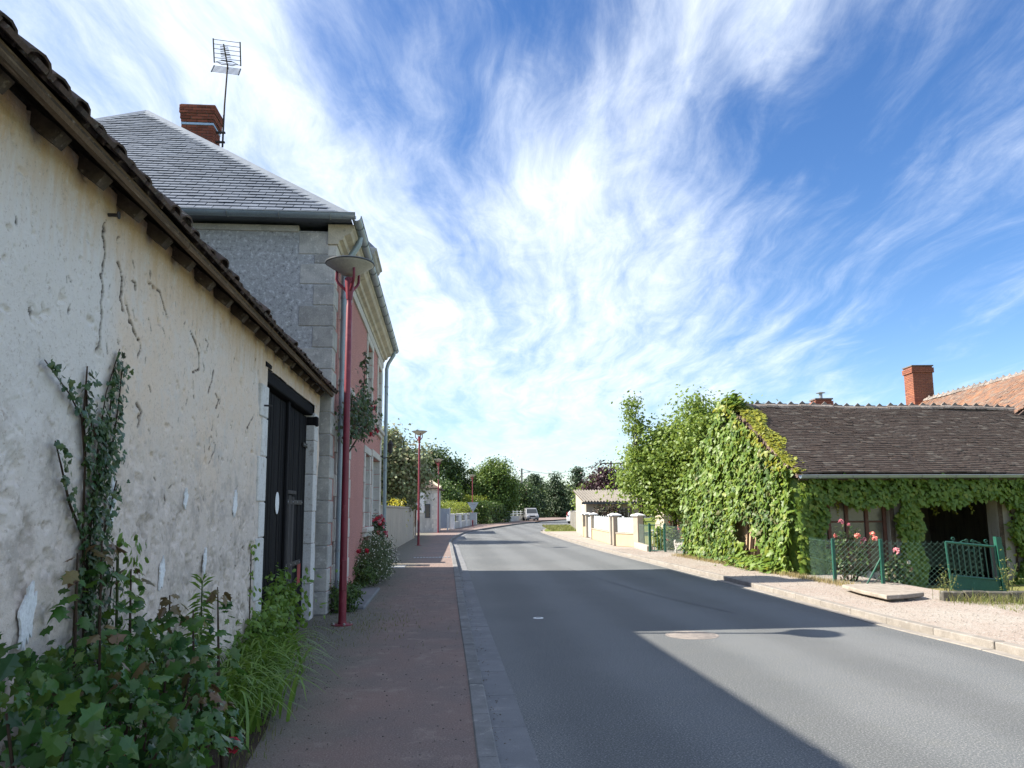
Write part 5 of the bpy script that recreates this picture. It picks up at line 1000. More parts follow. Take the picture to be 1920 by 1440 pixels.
def slats(y0, y1, par, z0=.56, z1=1.16, w=.155, sub=True):
    MB().bbox(-.10, .10, y0, y1, 0, z0 - .06, .008).part('base_wall', yellow_wall, par); MB().bbox(-.13, .13, y0, y1, z0 - .058, z0 - .01, .008).part('coping', pillar_m, par)
    k = max(2, round((y1 - y0) / w)); ww = (y1 - y0) / k; pn = MB().bbox(-.05, -.025, y0, y1, z0 + .08, z0 + .15, .004).part('panel', white_pvc, par); MB().bbox(-.05, -.025, y0, y1, z1 - .14, z1 - .07, .004).part('rail', white_pvc, pn)
    for i in range(k): MB().bbox(-.024, .0, y0 + i * ww + .006, y0 + (i + 1) * ww - .006, z0, z1 + (.05 if i % 5 == 2 else 0), .004).part('slat', white_pvc, pn)
MB().bbox(-.12, .12, .30, 1.6, 0, .55, .01).part('base_wall', yellow_wall, fw_); gt = MB().bbox(-.03, .03, 1.92, 3.78, .03, 1.10, .01).part('gate', white_pvc, fw_); MB().tube([(-.06, 2.2, .55), (-.06, 2.2, .70)], .015, 6).part('handle', iron_m, gt)
slats(4.10, ln - 1.15, fw_); 
gt = MB().bbox(-.03, .03, ln - .84, ln - .31, .03, 1.12, .01).part('gate', white_pvc, fw_)
rz2, ln2 = wall_frame((4.33, 32.25), (5.02, 31.15)); fw2 = empty('boundary_fence', 'short return of white slats on a buff wall ending at a corner pillar', 'fence', (4.33, 32.25, .1), rz2); slats(.02, ln2 - .16, fw2, w=.14); pillar(ln2, fw2)
# weathered plank fence by the shed
rz, ln = wall_frame((4.42, 52.8), (5.2, 70)); of = empty('plank_fence', 'weathered grey plank fence beyond the shed', 'fence', (4.42, 52.8, .1), rz); k = 66
for i in range(k): y = i * ln / k; MB().bbox(-.02 + rnd.uniform(-.01, .01), .02, y + .01, y + ln / k - .01, .02, 1.35 + rnd.uniform(-.12, .1), .006).part('plank', M('x', (.25, .24, .22), (.17, .16, .15), .9, 4, 50, .4, .004, .2, sc=(5, 5, .6)) if i == 0 else bpy.data.materials['x'], of)
bpy.data.materials['x'].name = 'silvered_planks'
for zz in (.35, 1.0): MB().bbox(.021, .07, 0, ln, zz, zz + .09, .006).part('rail', oldwood_m, of)

# wire mesh helper: slanted wires both ways between two ground points
def mesh_panel(par, a, b, z0, z1, pitch=.062, r=.0016, hooks=True, name='wire_mesh', mat=None):
    a, b = Vector(a), Vector(b); ln = (b - a).length; t = (b - a).normalized(); h = z1 - z0; mb = MB()
    def seg(u0, v0, u1, v1): mb.tube([a + t * u0 + Vector((0, 0, z0 + v0)), a + t * u1 + Vector((0, 0, z0 + v1))], r, 3, False)
    u = -h
    while u < ln:
        u0, v0, u1, v1 = u, 0, u + h, h
        if u0 < 0: v0 = -u0; u0 = 0
        if u1 > ln: v1 -= (u1 - ln); u1 = ln
        if u1 - u0 > .01: seg(u0, v0, u1, v1); seg(ln - u0, v0, ln - u1, v1)
        if hooks and 0 < u + h < ln: mb.tube([a + t * (u + h) + Vector((0, 0, z1)), a + t * (u + h + .012) + Vector((0, 0, z1 + .028))], r * 1.6, 3, False)
        u += pitch
    for v in (.03, h * .5, h - .02): seg(0, v, ln, v)
    return mb.part(name, mat or wire_m, par, kind='stuff')
# garden fence with small metal gate, dog behind it
gf = empty('wire_garden_fence', 'low green wire garden fence with a small tubular gate', 'fence', (0, 0, 0))
GP = [(5.02, 31.0), (4.86, 27.7), (5.36, 27.45), (5.56, 25.3), (5.75, 24.5)]
for (x, y) in GP[1:4]: MB().bbox(x - .035, x + .035, y - .035, y + .035, .0, 1.10, .006).part('post', darkgreen, gf)
for a, b in ((0, 1), (2, 3), (3, 4)): mesh_panel(gf, (*GP[a], 0), (*GP[b], 0), .12, 1.02, .12, .0020, False)
a, b = Vector((4.9, 27.68, 0)), Vector((5.32, 27.47, 0)); gt = MB(); gt.tube([a + Vector((0, 0, .15)), a + Vector((0, 0, 1.05)), b + Vector((0, 0, 1.05)), b + Vector((0, 0, .15)), a + Vector((0, 0, .15))], .018, 8); gt = gt.part('gate', wire_m, gf)
for i in range(3): p = a.lerp(b, (i + 1) / 4); MB().tube([p + Vector((0, 0, .15)), p + Vector((0, 0, 1.05))], .012, 6).part('bar', wire_m, gt)
MB().bbox(4.78, 5.0, 27.9, 30.8, .02, .30, .02).part('plinth', pillar_m, gf)
# people skinned from a skeleton
def skin(name, verts, edges, rad, mat, parent, sub=2, root=0):
    me = bpy.data.meshes.new(name); me.from_pydata(verts, edges, []); me.materials.append(mat); o = link(name, me, parent)
    m_ = o.modifiers.new('skin', 'SKIN'); m_.use_smooth_shade = True
    for i, r in enumerate(rad): me.skin_vertices[0].data[i].radius = (r, r) if not isinstance(r, tuple) else r; me.skin_vertices[0].data[i].use_root = (i == root)
    s_ = o.modifiers.new('sub', 'SUBSURF'); s_.levels = s_.render_levels = sub; return o
def person(label, loc, rz, hair, top, hat=None, s=1.0):
    e = empty('person', label, 'person', loc, rz); e.scale = (s, s, s)
    v = [(0, 0, .50), (0, .02, .72), (0, .02, .95), (0, 0, 1.04), (0, -.02, 1.10), (0, -.03, 1.20), (0, -.02, 1.27), (.09, -.02, .49), (.12, -.42, .49), (.12, -.44, .08), (.12, -.56, .03), (-.09, -.02, .49), (-.12, -.42, .49), (-.12, -.44, .08), (-.12, -.56, .03),
         (.17, .02, .96), (.24, -.03, .70), (.17, -.26, .60), (.13, -.34, .61), (-.17, .02, .96), (-.24, -.03, .70), (-.17, -.26, .60), (-.13, -.34, .61)]
    ed = [(0, 1), (1, 2), (2, 3), (3, 4), (4, 5), (5, 6), (0, 7), (7, 8), (8, 9), (9, 10), (0, 11), (11, 12), (12, 13), (13, 14), (2, 15), (15, 16), (16, 17), (17, 18), (2, 19), (19, 20), (20, 21), (21, 22)]
    rad = [.13, .12, .12, .06, .055, .085, .07, .09, .07, .05, .045, .09, .07, .05, .045, .055, .045, .036, .03, .055, .045, .036, .03]
    b = skin('body', v, ed, rad, skin_m, e)
    for sx in (-1, 1):
        for q in range(4): x0 = sx * .13 + (q - 1.5) * .017; f_ = [(x0, -.35, .61), (x0, -.385 - .006 * (q in (1, 2)), .605), (x0, -.40 - .01 * (q in (1, 2)), .585)]; skin('finger', f_, [(0, 1), (1, 2)], [.009, .008, .007], skin_m, b, 1)
        skin('thumb', [(sx * .10, -.33, .61), (sx * .082, -.355, .605), (sx * .08, -.375, .60)], [(0, 1), (1, 2)], [.010, .009, .008], skin_m, b, 1)
    skin('top', [(0, 0, .52), (0, .02, .74), (0, .02, .96), (.18, .02, .965), (.245, -.03, .72), (-.18, .02, .965), (-.245, -.03, .72)], [(0, 1), (1, 2), (2, 3), (3, 4), (2, 5), (5, 6)], [.15, .14, .135, .07, .058, .07, .058], top, e)
    skin('trousers', [(0, 0, .50), (.09, -.02, .49), (.12, -.42, .49), (.12, -.44, .14), (-.09, -.02, .49), (-.12, -.42, .49), (-.12, -.44, .14)], [(0, 1), (1, 2), (2, 3), (0, 4), (4, 5), (5, 6)], [.14, .10, .08, .06, .10, .08, .06], darkcloth, e)
    skin('hair', [(0, .02, 1.14), (0, .015, 1.22), (0, -.005, 1.285)], [(0, 1), (1, 2)], [.085, .10, .07], hair, e)
    for sx in (-1, 1): MB().lathe([(.001, -.008), (.010, -.003), (.010, .003), (.001, .008)], 8).part('eye', white_paint, b, mw=Matrix.Translation((sx * .032, -.112, 1.205)) @ Matrix.Rotation(R(90), 4, 'X'))
    MB().add([(0, -.115, 1.20), (-.014, -.11, 1.165), (.014, -.11, 1.165), (0, -.14, 1.168)], [(0, 1, 3), (0, 3, 2), (1, 2, 3), (0, 2, 1)]).part('nose', skin_m, b); MB().box(-.022, .022, -.112, -.100, 1.135, 1.142).part('mouth', redsticker, b)
    if hat: hb = MB().lathe([(.001, 1.325), (.075, 1.305), (.108, 1.25), (.112, 1.23), (.17, 1.222), (.17, 1.216), (.10, 1.225)], 20, (0, -.01, 0)).part('cap', hat, e, True)
    return e
def chair(label, loc, rz):
    e = empty('garden_chair', label, 'chair', loc, rz, 'white plastic garden chairs')
    MB().bbox(-.25, .25, -.24, .24, .34, .37, .01).part('seat', white_pvc, e)
    bk = MB().bbox(-.25, .25, .235, .262, .72, .80, .008).part('backrest', white_pvc, e)
    for i in range(5): MB().bbox(-.24 + i * .105, -.18 + i * .105, .238, .258, .372, .72, .004).part('slat', white_pvc, bk)
    for x in (-1, 1):
        for y in (-1, 1): MB().tube([(x * .22, y * .21, .34), (x * .26, y * .25, .0)], [.022, .018], 8).part('leg', white_pvc, e)
        MB().bbox(x * .25 - .02, x * .25 + .02, -.24, .24, .52, .55, .006).part('armrest', white_pvc, e); MB().tube([(x * .25, -.2, .35), (x * .25, -.2, .52)], .016, 6).part('arm_post', white_pvc, e)
    return e
chair('white plastic garden chair under the person in the red cap', (7.15, 35.2, .09), R(35)); chair('white plastic garden chair under the dark haired person in pink', (7.75, 36.4, .09), R(-20))
person('person in a red cap and dark top seated on a garden chair', (7.15, 35.2, .03), R(35), hair_m, darkcloth, redcap, .80); person('dark haired person in a pink top seated on a garden chair', (7.75, 36.4, .03), R(-20), hair_m, pinktop, None, .80)
tb = empty('garden_table', 'low white garden table beside the seated people', 'table', (6.75, 34.2, .09), R(20)); MB().bbox(-.6, .6, -.35, .35, .56, .60, .012).part('table_top', white_pvc, tb)
for x in (-1, 1):
    for y in (-1, 1): MB().tube([(x * .5, y * .28, .56), (x * .53, y * .3, 0)], .024, 8).part('leg', white_pvc, tb)
dg = empty('dog', 'small shaggy white dog standing behind the wire fence', 'dog', (5.66, 26.35, .09), R(65))
# nose towards -y
body = skin('body', [(0, 0, .25), (0, -.14, .26), (0, -.20, .31), (0, -.25, .385), (0, -.31, .40), (0, -.37, .375), (0, .13, .26), (.05, -.14, .16), (.05, -.13, .08), (.05, -.15, .02), (-.05, -.14, .16), (-.05, -.13, .08), (-.05, -.15, .02), (.05, .13, .18), (.05, .17, .10), (.05, .14, .02), (-.05, .13, .18), (-.05, .17, .10), (-.05, .14, .02), (0, .19, .33), (0, .20, .42), (0, .15, .47)],
     [(0, 1), (1, 2), (2, 3), (3, 4), (4, 5), (0, 6), (1, 7), (7, 8), (8, 9), (1, 10), (10, 11), (11, 12), (6, 13), (13, 14), (14, 15), (6, 16), (16, 17), (17, 18), (6, 19), (19, 20), (20, 21)],
     [.085, .095, .075, .065, .055, .028, .085, .042, .032, .03, .042, .032, .03, .05, .034, .03, .05, .034, .03, .03, .035, .025], dogfur, dg)
for sx in (-1, 1): MB().add([(sx * .03, -.26, .43), (sx * .075, -.25, .42), (sx * .07, -.255, .345), (sx * .05, -.24, .40)], [(0, 1, 2), (0, 2, 3), (1, 3, 2), (0, 3, 1)]).part('ear', dogfur, dg)
MB().lathe([(.001, -.012), (.014, 0), (.001, .012)], 8).part('nose', rubber, dg, mw=Matrix.Translation((0, -.40, .378)))
P = np.stack([nr.normal(0, .06, 2500), nr.uniform(-.36, .2, 2500), nr.normal(.27, .05, 2500)], 1); P[:, 2] += np.where(P[:, 1] < -.2, .11, 0)
leaf_part('coat', P, P - np.array([0, -.05, .27]) + nr.normal(size=P.shape) * .02, .05, 'narrow', LEAF('white_fur_tufts', [(.66, .63, .58), (.72, .70, .66), (.5, .46, .42)], .9, .1), dg)
# house wall behind the garden
gh = empty('garden_house', 'low beige house with a white shutter behind the garden', 'house', (7.9, 40.6, .05), R(6)); MB().box(0, 9, 0, 1.6, 0, 2.6).part('wall', shed_m, gh)
mb = MB(); mb.prism([(0 - .3, -.3, 2.6), (9.3, -.3, 2.6), (9.3, -.3, 2.68), (-.3, -.3, 2.68)], (0, 2.2, .5)); mb.part('roof', roof_brown, gh)
gd = MB().bbox(1.35, 3.0, -.05, -.003, .1, 2.1, .01).part('white_shutter', white_pvc, gh)
for i in range(9): MB().bbox(1.37 + i * .18, 1.53 + i * .18, -.062, -.051, .12, 2.08, .004).part('slat', white_pvc, gd)
for (lb, x, y, rx, h, lm, kd, nn, ls) in (('leafy green shrub behind the wire garden fence plinth', 5.55, 29.2, .45, .95, green_light, 'oval', 900, .12), ('tangle of garden flowers behind the small wire gate', 5.9, 28.6, .5, .72, finegreen, 'narrow', 1600, .10), ('tall green sword leaved plant near the white dog', 6.45, 27.6, .35, .8, bind_l, 'narrow', 800, .22), ('low flowering border along the garden lawn', 6.9, 28.8, .8, .65, finegreen, 'narrow', 1900, .10), ('rounded green shrub against the creeper covered gable', 7.1, 27.3, .5, .6, green_mid, 'oval', 900, .10)):
    e, c = bush('garden_plant', lb, (x, y, .09), rx, rx, h, nn, ls, lm, kd, 'plant', 10, stem=stem_g, K=18)
    if 'flower' in lb:
        for i in range(7): q = c[i]; leaf_part('flower', np.array([q] * 12) + nr.normal(0, .012, (12, 3)) + [0, 0, .06], rand_dirs(12, .6), .06, 'petal', fl_salmon if i % 2 else fl_red, e)

# ------------------------------------------------------------------ the creeper covered barn
TV = math.atan(.117); VB = (6.62, 18.05, .10)
cb = empty('creeper_barn', 'low stone barn with plain tiled roof and dark open doorway', 'barn', VB, TV)
BL, BD, BE, BR = 10.5, 6.6, 2.33, 4.33
yel = M('ochre_gable_render', (.46, .33, .215), (.38, .28, .19), .93, 3, 50, .5, .008, .15, c3=(.30, .225, .16))
mb = MB(); mb.prism([(0, 0, -.4), (0, BD, -.4), (0, BD, BE), (0, BD / 2, BR - .08), (0, 0, BE)], (.38, 0, 0)); mb.part('gable_wall', yel, cb)
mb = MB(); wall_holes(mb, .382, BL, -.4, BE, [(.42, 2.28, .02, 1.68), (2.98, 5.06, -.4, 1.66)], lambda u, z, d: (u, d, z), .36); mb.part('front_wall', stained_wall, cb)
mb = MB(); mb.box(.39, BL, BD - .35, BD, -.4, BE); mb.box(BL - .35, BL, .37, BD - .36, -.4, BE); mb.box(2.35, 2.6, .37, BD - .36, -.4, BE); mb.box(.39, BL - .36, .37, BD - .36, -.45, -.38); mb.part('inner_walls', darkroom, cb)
mb = MB(); mb.box(3.0, 3.6, 4.5, 4.56, .2, 1.4); mb.box(3.7, 5.2, 5.0, 5.06, .75, .82); mb.box(4.2, 4.26, 4.9, 5.0, .0, 1.5); mb.part('stored_boards', oldwood_m, cb)
# roof, tile by tile in one field
def tile_field(x0, x1, eave, ridge, dirx, name, mat, par, tw=.17, ex=.105, thick=.030):
    """courses of plain tiles from eave point to ridge point; both are (y, z)"""
    up_ = Vector((0, ridge[0] - eave[0], ridge[1] - eave[1])); UL_ = up_.length; un = up_.normalized(); nn = Vector((1, 0, 0)).cross(un); nn = nn if nn.z > 0 else -nn
    R_ = int(UL_ / ex); C_ = int((x1 - x0) / tw); T = []
    i, j = np.meshgrid(np.arange(R_), np.arange(C_), indexing='ij'); i = i.ravel(); j = j.ravel(); n = len(i)
    X = x0 + (j + nr.random(R_)[i]) * tw + nr.normal(0, .008, n); V0 = i * ex + nr.normal(0, .007, n); lift = nr.uniform(.0, .006, n) + .012 * (nr.random(n) < .04); sag = .02 * np.sin(X * .7) + .015 * np.sin(X * 1.9 + i * .1)
    lift2 = lift + nr.normal(0, .0025, n)
    w = tw + .006; Ln_ = ex * 1.9
    def P(dx, v, h): return np.stack([X + dx, np.full(n, 0.), np.full(n, 0.)], 1) + np.array([0, eave[0], eave[1]]) + (V0 + v)[:, None] * np.array(un) + (h + sag)[:, None] * np.array(nn)
    base = .026
    V = np.stack([P(0, 0, base + lift + thick), P(w, 0, base + lift2 + thick), P(w, Ln_, lift * 0 + thick), P(0, Ln_, lift * 0 + thick), P(0, 0, base + lift), P(w, 0, base + lift2)], 1)
    o = link(name, raw_mesh(name, V.reshape(-1, 3), [(0, 1, 2, 3), (4, 5, 1, 0)], n, 6, mat), par); return tag(o, kind='stuff')
mb = MB(); mb.add([(-.12, -.36, BE - .08), (BL + .2, -.36, BE - .08), (BL + .2, BD / 2, BR - .03), (-.12, BD / 2, BR - .03), (BL + .2, BD + .36, BE - .08), (-.12, BD + .36, BE - .08), (-.12, -.36, BE - .14), (BL + .2, -.36, BE - .14), (BL + .2, BD + .36, BE - .14), (-.12, BD + .36, BE - .14)], [(0, 1, 2, 3), (3, 2, 4, 5), (0, 6, 7, 1), (5, 4, 8, 9), (0, 3, 5, 9, 6), (1, 7, 8, 4, 2), (6, 9, 8, 7)]); cbr = mb.part('roof', roof_brown, cb)
tile_field(-.14, BL + .15, (-.38, BE - .07), (BD / 2, BR - .03), 1, 'tiles', ivyroof_m, cbr)
# crested ridge tiles
def ridge_tile(ln=.33):
    mb = MB(); n = 7; vs = []
    for y in (0, ln - .012):
        for rr in (.15, .132):
            for j in range(n): a = math.pi * j / (n - 1); vs.append((y, math.cos(a) * rr, math.sin(a) * rr * .75))
    fs = []
    for j in range(n - 1): fs += [(j, 2 * n + j, 2 * n + j + 1, j + 1), (n + j, n + j + 1, 3 * n + j + 1, 3 * n + j), (j, j + 1, n + j + 1, n + j), (2 * n + j + 1, 2 * n + j, 3 * n + j, 3 * n + j + 1)]
    mb.add(vs, fs); mb.prism([(.01, -.018, .105), (.24, -.018, .105), (.12, -.018, .205)], (0, .028, 0)); mb.box(.20, ln - .012, -.016, .016, .10, .135); return mb.mesh('ridge_tile', ridge_m)
rme = ridge_tile()
for i in range(32): link('ridge_tile', rme, cbr, Matrix.Translation((-.12 + i * .333, BD / 2, BR - .05 + rnd.uniform(-.012, .012) + .02 * math.sin(i * .4))) @ Matrix.Rotation(rnd.uniform(-.03, .03), 4, 'Z'))
# gutter of the barn
gz = BE - .09
mb = MB(); vs = []; n = 9
for x in (-.1, BL + .1):
    for rr in (.075, .066):
        for j in range(n): a = math.pi * j / (n - 1); vs.append((x, -.44 + math.cos(a) * rr, gz - math.sin(a) * rr))
fs = []
for j in range(n - 1): fs += [(j, j + 1, 2 * n + j + 1, 2 * n + j), (n + j + 1, n + j, 3 * n + j, 3 * n + j + 1), (j + 1, j, n + j, n + j + 1)]
gt = mb.add(vs, fs).part('gutter', zinc_blue, cb, True); MB().tube([(-.1, -.515, gz), (BL + .1, -.515, gz)], .012, 8).part('gutter_bead', zinc, gt)
for i in range(12): ring = [(.3 + i * .85, -.44 + math.cos(a) * .081, gz - math.sin(a) * .081) for a in [math.pi * j / 8 for j in range(9)]]; MB().tube(ring, .007, 5).part('gutter_bracket', zinc, gt)
MB().bbox(-.1, BL + .1, -.365, -.335, BE - .20, BE - .09, .004).part('eaves_board', oldwood_m, cb)
# shop-like window with red brown glazing bars
wx0, wx1, wz0, wz1 = .42, 2.28, .02, 1.68; w = MB()
for x in (wx0, .80, 1.24, 1.74, wx1 - .09): w.bbox(x, x + .085, .12, .20, wz0, wz1, .006)
w.bbox(wx0, wx1, .125, .195, wz0, wz0 + .08, .006); w.bbox(wx0, wx1, .125, .195, wz1 - .08, wz1, .006)
win = w.part('window', rustframe, cb)
for zz in (.56, 1.15): MB().bbox(wx0 + .085, wx1 - .09, .14, .18, zz, zz + .04, .004).part('glazing_bar', rustframe, win)
MB().box(wx0 + .05, wx1 - .05, .157, .161, wz0 + .05, wz1 - .05).part('pane', glass_dusty, win)
MB().bbox(2.285, 2.40, -.02, .30, -.35, 1.70, .01).part('timber_jamb', oldwood_m, cb); MB().bbox(5.065, 5.18, -.02, .30, -.38, 1.70, .01).part('timber_jamb', oldwood_m, cb); MB().bbox(2.86, 2.975, -.02, .30, -.38, 1.70, .01).part('timber_jamb', oldwood_m, cb)
# the creeper: gable, corner, band below the gutter and two columns
cp = empty('virginia_creeper', 'lush green creeper covering the gable and festooning the front of the low barn', 'creeper', VB, TV)
def gable_top(y): return BE + (BR - BE) * (1 - abs(y - BD / 2) / (BD / 2)) + .12
Pl = []; Nl = []; Py = []; Ny = []
def bare(y, z): return ((y - 2.2) / .85) ** 2 + ((z - .62 - (y - 2.0) * .35) / .46) ** 2 < 1
bulge = lambda y, z: .08 + .26 * float(fbm(np.array([y * 2.1]), np.array([z * 2.1]), 3)[0] + .5)
while len(Pl) < 12500:
    y, z = rnd.uniform(-.15, BD + .45), rnd.uniform(-.05, BR + .2)
    if z > gable_top(min(max(y, 0), BD)) + rnd.gauss(0, .07) or bare(y, z): continue
    d = bulge(y, z) * 1.35; edge = z > gable_top(min(max(y, 0), BD)) - .28
    (Py if edge and rnd.random() < .55 and y < BD / 2 + .4 else Pl).append((-d - abs(rnd.gauss(0, .05)), y, z)); (Ny if len(Ny) < len(Py) else Nl).append((-1 + rnd.gauss(0, .35), rnd.gauss(0, .4), .35 + rnd.gauss(0, .35)))
for _ in range(1500):     # foot of the gable, spreading on the ground
    y = rnd.uniform(.0, 3.2); Pl.append((-.15 - abs(rnd.gauss(0, .22)), y, abs(rnd.gauss(0, .14)) + .0)); Nl.append((-.4 + rnd.gauss(0, .3), rnd.gauss(0, .3), .8))
for _ in range(2000):     # over the verge of the roof
    t = rnd.random(); y = t * BD / 2 - .3; z = gable_top(max(y, 0)) - (.0 if y > 0 else .14) + .03; k = rnd.random() ** 1.4 * (.24 + .30 * t + .12 * math.sin(t * 17)); Py.append((k - .12, y, z + abs(rnd.gauss(0, .03)))); Ny.append((rnd.gauss(0, .4), -.45 + rnd.gauss(0, .3), .8))
for _ in range(700):
    y = rnd.uniform(BD / 2 - .5, BD / 2 + .6); Pl.append((rnd.uniform(-.25, .12), y, gable_top(y) + abs(rnd.gauss(0, .10)))); Nl.append((-.4 + rnd.gauss(0, .4), rnd.gauss(0, .4), .8))
Pf = []; Nf = []
def front(n, x0, x1, z0, z1, fun=None, depth=.20):
    c = 0
    while c < n:
        x, z = rnd.uniform(x0, x1), rnd.uniform(z0, z1)
        if fun and not fun(x, z): continue
        Pf.append((x, -.06 - depth * rnd.random() - .08 * float(vnoise(np.array([x * 2.5]), np.array([z * 2.5]))[0]), z)); Nf.append((rnd.gauss(0, .4), -1 + rnd.gauss(0, .35), .45 + rnd.gauss(0, .3))); c += 1
front(5200, 0, BL, 1.50, BE - .10, lambda x, z: z > 1.66 + .10 * math.sin(x * 3.1) + .07 * math.sin(x * 8) - rnd.random() * .10, .30)
for _ in range(1100): a_ = rnd.uniform(.1, 1.5); Pf.append((.12 - math.cos(a_) * .34 - .0, .10 - math.sin(a_) * .36, rnd.uniform(-.1, BE - .15))); Nf.append((-math.cos(a_), -math.sin(a_), .4))
front(1500, -.15, .62, -.1, 1.75, lambda x, z: x < .50 + .10 * math.sin(z * 6) + .08 * rnd.random(), .24)
front(1700, 2.3, 3.0, -.3, 1.75, lambda x, z: abs(x - 2.66) < .24 + .06 * math.sin(z * 7), .22)
front(2600, 5.12, 7.2, -.35, 1.8, lambda x, z: x > 5.34 + .12 * math.sin(z * 5) or rnd.random() < .12, .26)
Pf2 = []
for x in (3.35, 3.42, 3.9, 4.3, .95):
    for k in range(16): Pf2.append((x + rnd.gauss(0, .02), -.1 + rnd.gauss(0, .02), 1.66 - k * .022))
Pl, Nl, Py, Ny = map(np.array, (Pl, Nl, Py, Ny))
creeper_d = LEAF('old_dark_creeper_leaves', [(.035, .085, .016), (.055, .115, .02), (.075, .13, .022), (.11, .10, .03)], .5, .25)
leaf_objects(Pl[:150], Nl[:150], nr.uniform(.13, .20, 150), 'ivy', creeper_l, cp, down=.8)
Pr, Nr = Pl[150:], Nl[150:]; dkm = (fbm(Pr[:, 1] * 1.6 + 3, Pr[:, 2] * 1.6 + 60, 3) + nr.normal(0, .09, len(Pr))) > .06; leaf_part('gable_leaves', Pr[~dkm], Nr[~dkm], nr.uniform(.07, .20, int((~dkm).sum())), 'ivy', creeper_l, cp, .8); leaf_part('dark_leaves', Pr[dkm], Nr[dkm], nr.uniform(.06, .15, int(dkm.sum())), 'ivy', creeper_d, cp, .8); leaf_part('young_leaves', Py, Ny, nr.uniform(.06, .12, len(Py)), 'ivy', creeper_y, cp, .6)
Pf, Nf = np.array(Pf), np.array(Nf); ii = nr.permutation(len(Pf)); leaf_objects(Pf[ii[:150]], Nf[ii[:150]], nr.uniform(.12, .17, 150), 'ivy', creeper_l, cp, down=.8)
leaf_part('front_leaves', Pf[ii[150:]], Nf[ii[150:]], nr.uniform(.09, .16, len(Pf) - 150), 'ivy', creeper_l, cp, .8); leaf_part('hanging_sprays', np.array(Pf2), rand_dirs(len(Pf2), .2), .05, 'ivy', creeper_y, cp)
mb = MB()
for i in range(26): y = rnd.uniform(.2, BD - .2); mb.tube([(-.02, BD * .5 + (y - BD * .5) * .4, 0), (-.03, y * .6 + BD * .2, 1.0), (-.03, y, min(2.2, gable_top(y) - .4))], [.03, .02, .008], 5)
for x in (2.65, 5.4, .2): mb.tube([(x, -.03, -.3), (x + .05, -.04, .8), (x - .1, -.05, 1.75)], [.03, .025, .012], 6)
mb.part('vines', stem_b, cp)
# the orange roofed house behind, with its two chimneys
oh = empty('tiled_farmhouse', 'farmhouse with orange lichened tile roof and brick chimneys behind the low barn', 'house', (16.6, 22, -.3), R(0))
mb = MB(); mb.prism([(-3.2, 0, 0), (3.2, 0, 0), (3.2, 0, 3.6), (0, 0, 6.05), (-3.2, 0, 3.6)], (0, 8.2, 0)); mb.part('wall', stained_wall, oh)
mb = MB(); mb.add([(-3.6, -.2, 3.35), (-3.6, 8.5, 3.35), (0, 8.5, 6.12), (0, -.2, 6.12), (3.6, -.2, 3.35), (3.6, 8.5, 3.35), (-3.6, -.2, 3.3), (-3.6, 8.5, 3.3), (0, 8.5, 6.06), (0, -.2, 6.06), (3.6, -.2, 3.3), (3.6, 8.5, 3.3)], [(0, 3, 2, 1), (3, 4, 5, 2), (6, 7, 8, 9), (9, 8, 11, 10), (0, 6, 9, 3), (3, 9, 10, 4), (1, 2, 8, 7), (2, 5, 11, 8), (0, 1, 7, 6), (4, 10, 11, 5)]); ohr = mb.part('roof', roof_brown, oh)
tf = tile_field(-.2, 8.5, (-3.6, 3.36), (0, 6.13), 1, 'tiles', orangeroof_m, ohr, .17, .11); tf.matrix_local = Matrix(((0, 1, 0, 0), (1, 0, 0, 0), (0, 0, 1, 0), (0, 0, 0, 1)))
tf.data.flip_normals()
for i in range(26): link('ridge_tile', rme, ohr, Matrix.Translation((0, -.2 + i * .333, 6.10 + rnd.uniform(-.012, .012))) @ Matrix.Rotation(R(90) + rnd.uniform(-.03, .03), 4, 'Z'))
def chimney(par, x, y, z0, z1, sx, sy, mat):
    c = MB().box(x - sx / 2 + .008, x + sx / 2 - .008, y - sy / 2 + .008, y + sy / 2 - .008, z0, z1 - .02).part('chimney', mortar, par); mb = MB(); k = int((z1 - z0) / .07)
    for r in range(k):
        z = z1 - (r + 1) * .07; g_ = .045 if r in (1, 2, 3) else 0
        for f in range(4):
            ln_ = (sx if f % 2 == 0 else sy) + 2 * g_; nb_ = max(2, round(ln_ / .22)); sh2 = .5 * (r % 2)
            for q in range(nb_ + (r % 2)):
                a0, a1 = max(0, (q - sh2) * ln_ / nb_), min(ln_, (q + 1 - sh2) * ln_ / nb_)
                if a1 - a0 < .04: continue
                j = rnd.uniform(0, .006)
                if f == 0: mb.box(x - sx / 2 - g_ + a0 + .004, x - sx / 2 - g_ + a1 - .004, y - sy / 2 - g_ - j, y - sy / 2 + .05, z + .004, z + .064)
                elif f == 2: mb.box(x - sx / 2 - g_ + a0 + .004, x - sx / 2 - g_ + a1 - .004, y + sy / 2 - .05, y + sy / 2 + g_ + j, z + .004, z + .064)
                elif f == 1: mb.box(x + sx / 2 - .05, x + sx / 2 + g_ + j, y - sy / 2 - g_ + a0 + .004, y - sy / 2 - g_ + a1 - .004, z + .004, z + .064)
                else: mb.box(x - sx / 2 - g_ - j, x - sx / 2 + .05, y - sy / 2 - g_ + a0 + .004, y - sy / 2 - g_ + a1 - .004, z + .004, z + .064)
    mb.part('bricks', mat, c, kind='stuff'); MB().box(x - sx / 2 - .04, x + sx / 2 + .04, y - sy / 2 - .04, y + sy / 2 + .04, z1 - .015, z1 + .03).part('chimney_cap', mortar, c); return c
obk = tile_field_mat('orange_bricks', [(.27, .105, .065), (.21, .085, .06), (.31, .125, .075), (.17, .075, .06)], (.25, .10, .065))
chimney(oh, -.05, 8.85, 3.0, 7.55, .80, .70, obk); MB().obox((.30, 8.4, 6.0), (.35, 0, .25), (0, .5, 0), (-.05, 0, .08)).part('flashing', zinc, oh)
